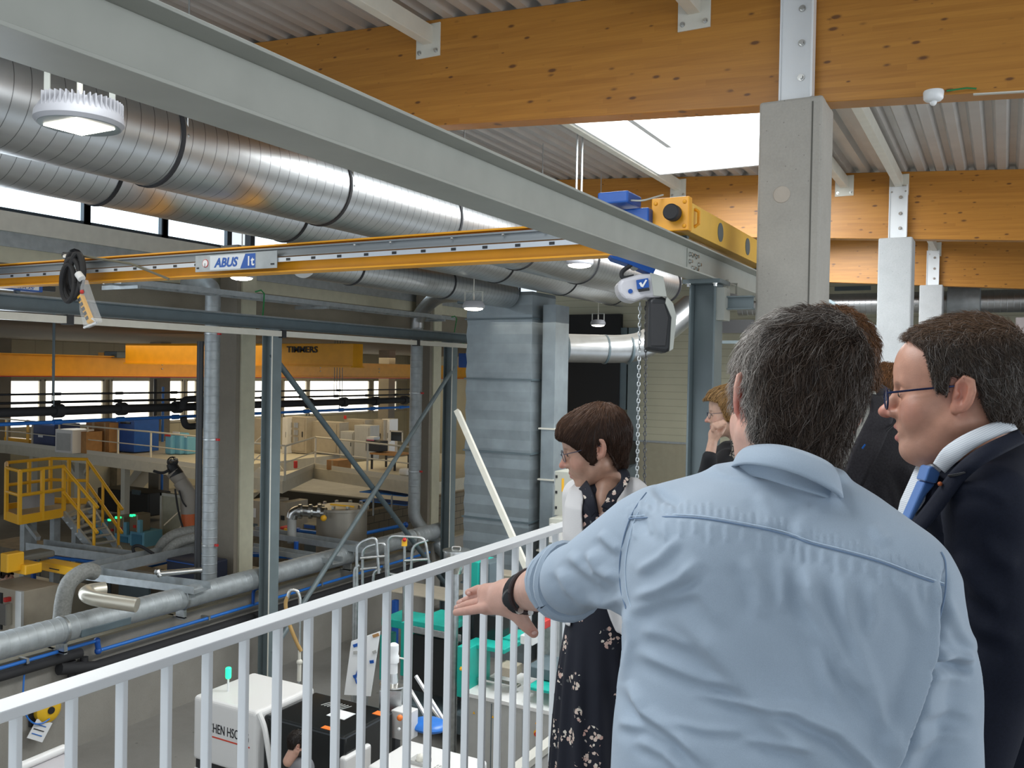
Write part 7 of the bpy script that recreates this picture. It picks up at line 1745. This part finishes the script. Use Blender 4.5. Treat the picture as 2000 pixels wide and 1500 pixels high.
strip('dress_collar', [(1145, 938, 2.74), (1152, 950, 2.68), (1160, 975, 2.64), (1165, 1000, 2.635)], [(1130, 955, 2.74), (1135, 958, 2.69), (1145, 985, 2.65), (1155, 1010, 2.64)], FLO, WOM, .006, 6)
wh = C3(1180, 1222, 2.58)
def handw(P):
    f = rc(P, C3(1252, 1288, 2.66), C3(1256, 1322, 2.65), .028, .026)
    for k in range(4): f = sm(f, chainf(P, [C3(1247 + 5 * k, 1332, 2.64), C3(1246 + 5 * k, 1354, 2.635), C3(1248 + 5 * k, 1372 + 2 * (k in (1, 2)), 2.65)], [.010, .009, .007]), .006)
    return sm(f, rc(P, C3(1244, 1305, 2.64), C3(1236, 1334, 2.63), .011, .009), .008)
lo, hi = bbox(C3(1225, 1275, 2.6), C3(1275, 1385, 2.7), pad=.03); body_mesh('hand', handw, lo, hi, .004, SKIN, WOM, 1, col=lambda P: np.tile(np.array((.52, .30, .21)), (len(P), 1)))
legs(WOM, C3(1150, 1700, 2.8), C3(1200, 1700, 2.84), mat('dark_stocking', (.02, .02, .025), .7), SHOE, GF + .5, 60, .055)

# ---------------------------------------------------------------- man in the grey blazer
BLZ = person('man in a charcoal blazer with reddish-brown hair, half hidden behind the light blue shirt', 2.0, 1700)
BM = mat('charcoal_wool', (.050, .047, .052), .85, noise=.2, nscale=250, bump=.2, bscale=700, spec=.3)
oB = C3(1607, 722, 2.02); Mb = axes(112, 8, -4)
pb = {'w': 1.05, 'nt': C3(1675, 830, 2.10), 'nr': .058, 'earred': .3}
make_head(BLZ, oB, Mb, pb, .0032, cols=lambda Q: skin_cols(Q, (.55, .31, .22), p=pb))
zlB = [(-.14, -.050), (-.09, -.055), (-.05, -.05), (-.035, .0), (-.01, .03), (.008, .02), (.012, -.015), (.03, -.01), (.036, .03), (.06, .07), (.10, .09)]
def flowB(P):
    cr = np.array((0, -.04, .13)); d = P - cr; d /= np.maximum(np.linalg.norm(d, axis=1), 1e-6)[:, None]; return d + np.array((.0, -.1, -.4)) * np.clip((.09 - P[:, 2]) / .05, 0, 1)[:, None]
def colB(Q, u): return np.array((.17, .075, .028))[None] * (.45 + .9 * u)[:, None]
hair(BLZ, oB, Mb, pb, zlB, .022, flowB, 6000, .03, colB, .0035, 7, .00055, .012, .45, 11, .003)
rowsB = []
for (py, cx, hw, hz) in ((800, 1700, 60, .08), (840, 1705, 110, .11), (900, 1712, 138, .13), (1000, 1715, 150, .14), (1200, 1712, 150, .14), (1500, 1710, 145, .14)):
    c = C3(cx, py, 2.12); rowsB.append((float(c[1]), float(c[0]), 2.12, hw * k_(2.12) * 1.0, hz))
def blz_f(P):
    f = loft(P, rowsB, math.radians(15), 2.3)
    f = sm(f, rc(P, C3(1700, 790, 2.14), C3(1815, 880, 2.06), .05, .068), .05); f = sm(f, rc(P, C3(1690, 800, 2.15), C3(1580, 880, 2.2), .05, .06), .05)
    return sm(f, rc(P, C3(1818, 890, 2.06), C3(1830, 1200, 2.04), .068, .055), .02)
lo, hi = bbox(C3(1540, 750, 2.0), C3(1860, 1500, 2.3), pad=.05); lo[2] = 1.92; hi[2] = 2.33
body_mesh('blazer', blz_f, lo, hi, .0075, BM, BLZ, 2, [([(1760, 900), (1790, 960), (1800, 1010)], .01, 14), ([(1735, 930), (1745, 980), (1750, 1020)], .006, 12)])
strip('shirt_collar', [(1690, 750, 2.02), (1697, 772, 1.975), (1680, 810, 1.94), (1655, 850, 1.925), (1625, 900, 1.915)], [(1700, 748, 2.03), (1712, 775, 1.975), (1700, 812, 1.935), (1676, 858, 1.92), (1650, 912, 1.91)], mat('dotted_shirt', (.58, .58, .52), .8, noise=.25, nscale=260), BLZ, .006, 7)
strip('lapel', [(1697, 768, 1.97), (1702, 800, 1.925), (1684, 840, 1.915), (1664, 880, 1.91), (1640, 950, 1.91)], [(1722, 772, 1.985), (1745, 810, 1.93), (1730, 855, 1.915), (1710, 900, 1.905), (1668, 985, 1.905)], BM, BLZ, .007, 7)
MB().bar(PD(1684, 876, 1.896), PD(1690, 868, 1.896), .002, .003).build('buttonhole_stitch', BLUEP, BLZ)
MB().prism([PD(1690, 985, 1.95), PD(1702, 983, 1.95), PD(1706, 992, 1.95), PD(1694, 1000, 1.95)], fw * .004).build('badge', PAPER, BLZ)
MB().tube([PD(1732, 842, 1.905), PD(1748, 828, 1.92)], .0016, 5).build('lapel_notch', BLACK, BLZ)
legs(BLZ, C3(1660, 1480, 2.12), C3(1760, 1480, 2.10), mat('jeans', (.03, .045, .08), .8), SHOE, GF + .95, 130, .09)

# ---------------------------------------------------------------- blonde woman in the back, hand at her mouth
BLO = person('blonde woman in a black jacket holding her hand to her mouth beside the grey post', 4.5, 1410)
oL = C3(1424, 806, 4.5); Ml = axes(84, 6, 0); pl_ = {'w': .95, 'nr': .046, 'neck': (0, -.05, -.18), 'brow': .3}
make_head(BLO, oL, Ml, pl_, .005, cols=lambda Q: skin_cols(Q, (.58, .36, .26), p=pl_))
zlL = [(-.14, -.11), (-.05, -.11), (-.02, -.07), (.0, -.05), (.03, -.03), (.045, .02), (.06, .06), (.09, .075), (.12, .08)]
hair(BLO, oL, Ml, pl_, zlL, .022, flowW, 3000, .06, lambda Q, u: np.array((.42, .24, .09))[None] * (.5 + .8 * u)[:, None], .005, 7, .0012, .006, .2, 14, .003)
glasses(BLO, oL, Ml, mat('glasses_dark', (0, 0, 0)), .020, .016, .110, -.002)
rowsL = [(float(C3(1440, py, 4.55)[1]), float(C3(cx, py, 4.55)[0]), 4.55, hw * k_(4.55), hz) for (py, cx, hw, hz) in ((862, 1436, 22, .08), (880, 1438, 44, .15), (920, 1440, 55, .17), (1100, 1440, 55, .16), (1400, 1440, 50, .15))]
JK = mat('black_jacket', (.012, .012, .014), .8)
body_mesh('jacket', lambda P: sm(sm(loft(P, rowsL), rc(P, C3(1420, 900, 4.42), C3(1382, 935, 4.32), .062, .05), .02), rc(P, C3(1382, 935, 4.32), C3(1386, 893, 4.26), .05, .036), .02), C3(1350, 1420, 4.2) * np.array((1, 1, 1)) - np.array((.05, .05, .12)), C3(1540, 850, 4.5) + np.array((.05, .05, .4)), .011, JK, BLO)
def leo():
    m, N, L, b = nodes('leopard_print'); tc = N.new('ShaderNodeTexCoord'); v = N.new('ShaderNodeTexVoronoi'); v.inputs['Scale'].default_value = 55; L.new(tc.outputs['Object'], v.inputs['Vector'])
    a = mth(N, L, 'MULTIPLY', mth(N, L, 'GREATER_THAN', v.outputs['Distance'], .38), mth(N, L, 'LESS_THAN', v.outputs['Distance'], .62)); L.new(mixc(N, L, a, (.36, .31, .26), (.02, .018, .016)), b.inputs['Base Color']); return m
strip('blouse', [(1427, 858, 4.40), (1430, 880, 4.37), (1412, 905, 4.36), (1402, 925, 4.36)], [(1445, 870, 4.40), (1450, 890, 4.37), (1448, 910, 4.36), (1446, 935, 4.36)], leo(), BLO, .01, 5)
def handl(P):
    f = rc(P, C3(1386, 893, 4.26), C3(1394, 852, 4.28), .026, .022); f = sm(f, rc(P, C3(1397, 846, 4.28), C3(1404, 836, 4.30), .030, .026), .02)
    for k in range(4): f = sm(f, chainf(P, [C3(1392 + 5 * k, 840 - 4 * k, 4.25), C3(1394 + 6 * k, 829 - 2 * k, 4.25), C3(1402 + 5 * k, 836 - 3 * k, 4.235)], [.010, .010, .008]), .005)
    return sm(f, chainf(P, [C3(1408, 846, 4.26), C3(1414, 836, 4.27), C3(1416, 828, 4.29)], [.012, .011, .009]), .006)
body_mesh('hand', handl, C3(1375, 905, 4.2) - .03, C3(1425, 815, 4.35) + .04, .005, SKIN, BLO, 1, col=lambda P: np.tile(np.array((.60, .36, .26)), (len(P), 1)))
legs(BLO, C3(1425, 1380, 4.5), C3(1455, 1380, 4.55), JK, SHOE, GF + .8, 80, .075)

# ---------------------------------------------------------------- ginger-haired person further back
GIN = person('person with ginger-brown hair, mostly hidden behind the charcoal blazer and the profile man', 3.1, 1735)
oG = C3(1728, 786, 3.1); Mg = axes(110, 6, 0); pg = {'w': 1, 'nr': .055, 'neck': (0, -.05, -.18), 'earred': .4}
make_head(GIN, oG, Mg, pg, .005, cols=lambda Q: skin_cols(Q, (.55, .28, .17), p=pg))
hair(GIN, oG, Mg, pg, zlB, .016, flowB, 2500, .03, lambda Q, u: np.array((.20, .085, .03))[None] * (.5 + .8 * u)[:, None], .005, 6, .0009, .006, .3, 21, .003)
rowsG = [(float(C3(1740, py, 3.15)[1]), float(C3(cx, py, 3.15)[0]), 3.15, hw * k_(3.15), hz) for (py, cx, hw, hz) in ((850, 1745, 40, .1), (890, 1745, 90, .16), (960, 1745, 105, .18), (1300, 1745, 95, .16))]
body_mesh('jacket', lambda P: loft(P, rowsG), C3(1620, 1320, 3.1) - .05, C3(1870, 840, 3.2) + np.array((.05, .05, .25)), .012, mat('grey_jacket', (.10, .11, .12), .8), GIN)
legs(GIN, C3(1720, 1300, 3.15), C3(1770, 1300, 3.15), TROU, SHOE, GF + .85, 90, .085)

# ---------------------------------------------------------------- machine operator below, dark hair and beard
def lower_person(label, px, py, d, yaw, shirt, hcol, floor=0.0, beard=True):
    w_ = PD(px, py, d); t = thing('person', label, 'person', (w_.x, w_.y, floor)); o = C3(px, py, d); M = axes(yaw, 14, 0); p = {'nr': .055, 'neck': (0, -.05, -.18), 'earred': .25}
    make_head(t, o, M, p, .005, cols=lambda Q: skin_cols(Q, (.50, .28, .20), stub=.0, p=p))
    hair(t, o, M, p, zlB, .012, flowB, 2500, .025, lambda Q, u: np.array(hcol)[None] * (.5 + .8 * u)[:, None], .005, 6, .0014, .004, .3, 31, .002)
    if beard:
        def bf(P):
            Q = (P - o) @ M; return smx(smx(head_f(Q, dict(p, ears=0)) - .005, Q[:, 2] + .045, .01), -(Q[:, 1] - .015), .01) 
        c = o; body_mesh('beard', lambda P: smx(bf(P), -((P - o) @ M)[:, 2] - .125, .01), c - .16, c + .16, .005, mat('beard_dark', (.035, .022, .016), .8, bump=.5, bscale=200), t)
    n0 = o + np.array((.03, -.16, .0)); A = down(n0, w_.z - .55); F_ = np.array((-math.sin(math.radians(yaw)), 0, math.cos(math.radians(yaw)))); Rr = np.array((math.cos(math.radians(yaw)), 0, math.sin(math.radians(yaw))))
    def bd(P):
        f = sm(rc(P, n0 + Rr * .13 - (0, .07, 0), n0 - Rr * .13 - (0, .07, 0), .075, .075), rc(P, n0 - (0, .1, 0), A, .13, .13), .06)
        for s in (-1, 1): f = sm(f, sm(rc(P, n0 + Rr * .19 * s - (0, .09, 0), n0 + Rr * .23 * s - (0, .36, 0) + F_ * .05, .055, .045), rc(P, n0 + Rr * .23 * s - (0, .36, 0) + F_ * .05, n0 + Rr * .18 * s - (0, .38, 0) + F_ * .30, .045, .035), .02), .02)
        return f
    lo, hi = bbox(n0, A, pad=.42); body_mesh('work_shirt', bd, lo, hi, .012, shirt, t)
    for s in (-1, 1):
        hc = n0 + Rr * .18 * s - (0, .38, 0) + F_ * .30
        def hf(P, hc=hc, s=s):
            f = rc(P, hc, hc + F_ * .07, .03, .028)
            for k in range(4): b0 = hc + F_ * .08 + Rr * (.024 - .016 * k); f = sm(f, chainf(P, [b0, b0 + F_ * .035, b0 + F_ * .055 - (0, .02, 0)], [.009, .009, .007]), .005)
            return sm(f, rc(P, hc + F_ * .03 - Rr * s * .02, hc + F_ * .07 - Rr * s * .05, .011, .009), .006)
        body_mesh('hand', hf, np.minimum(hc, hc + F_ * .15) - .08, np.maximum(hc, hc + F_ * .15) + .08, .006, SKIN, t, 1, col=lambda P: np.tile(np.array((.5, .28, .2)), (len(P), 1)))
    global GF
    g = GF; GF = floor
    legs(t, A + Rr * .09, A - Rr * .09, TROU, SHOE, w_.z - .60, yaw, .085); GF = g
    return t
lower_person('dark-haired bearded man in a grey work shirt standing by the black machine guard', 583, 1452, 9.0, -72, mat('work_grey', (.14, .14, .15), .85), (.022, .014, .010))
lower_person('dark-haired person in dark clothes at the left edge, down among the yellow machine bases', 14, 1124, 16.2, -60, mat('dark_red_shirt', (.05, .015, .014), .85), (.04, .022, .014), beard=False)
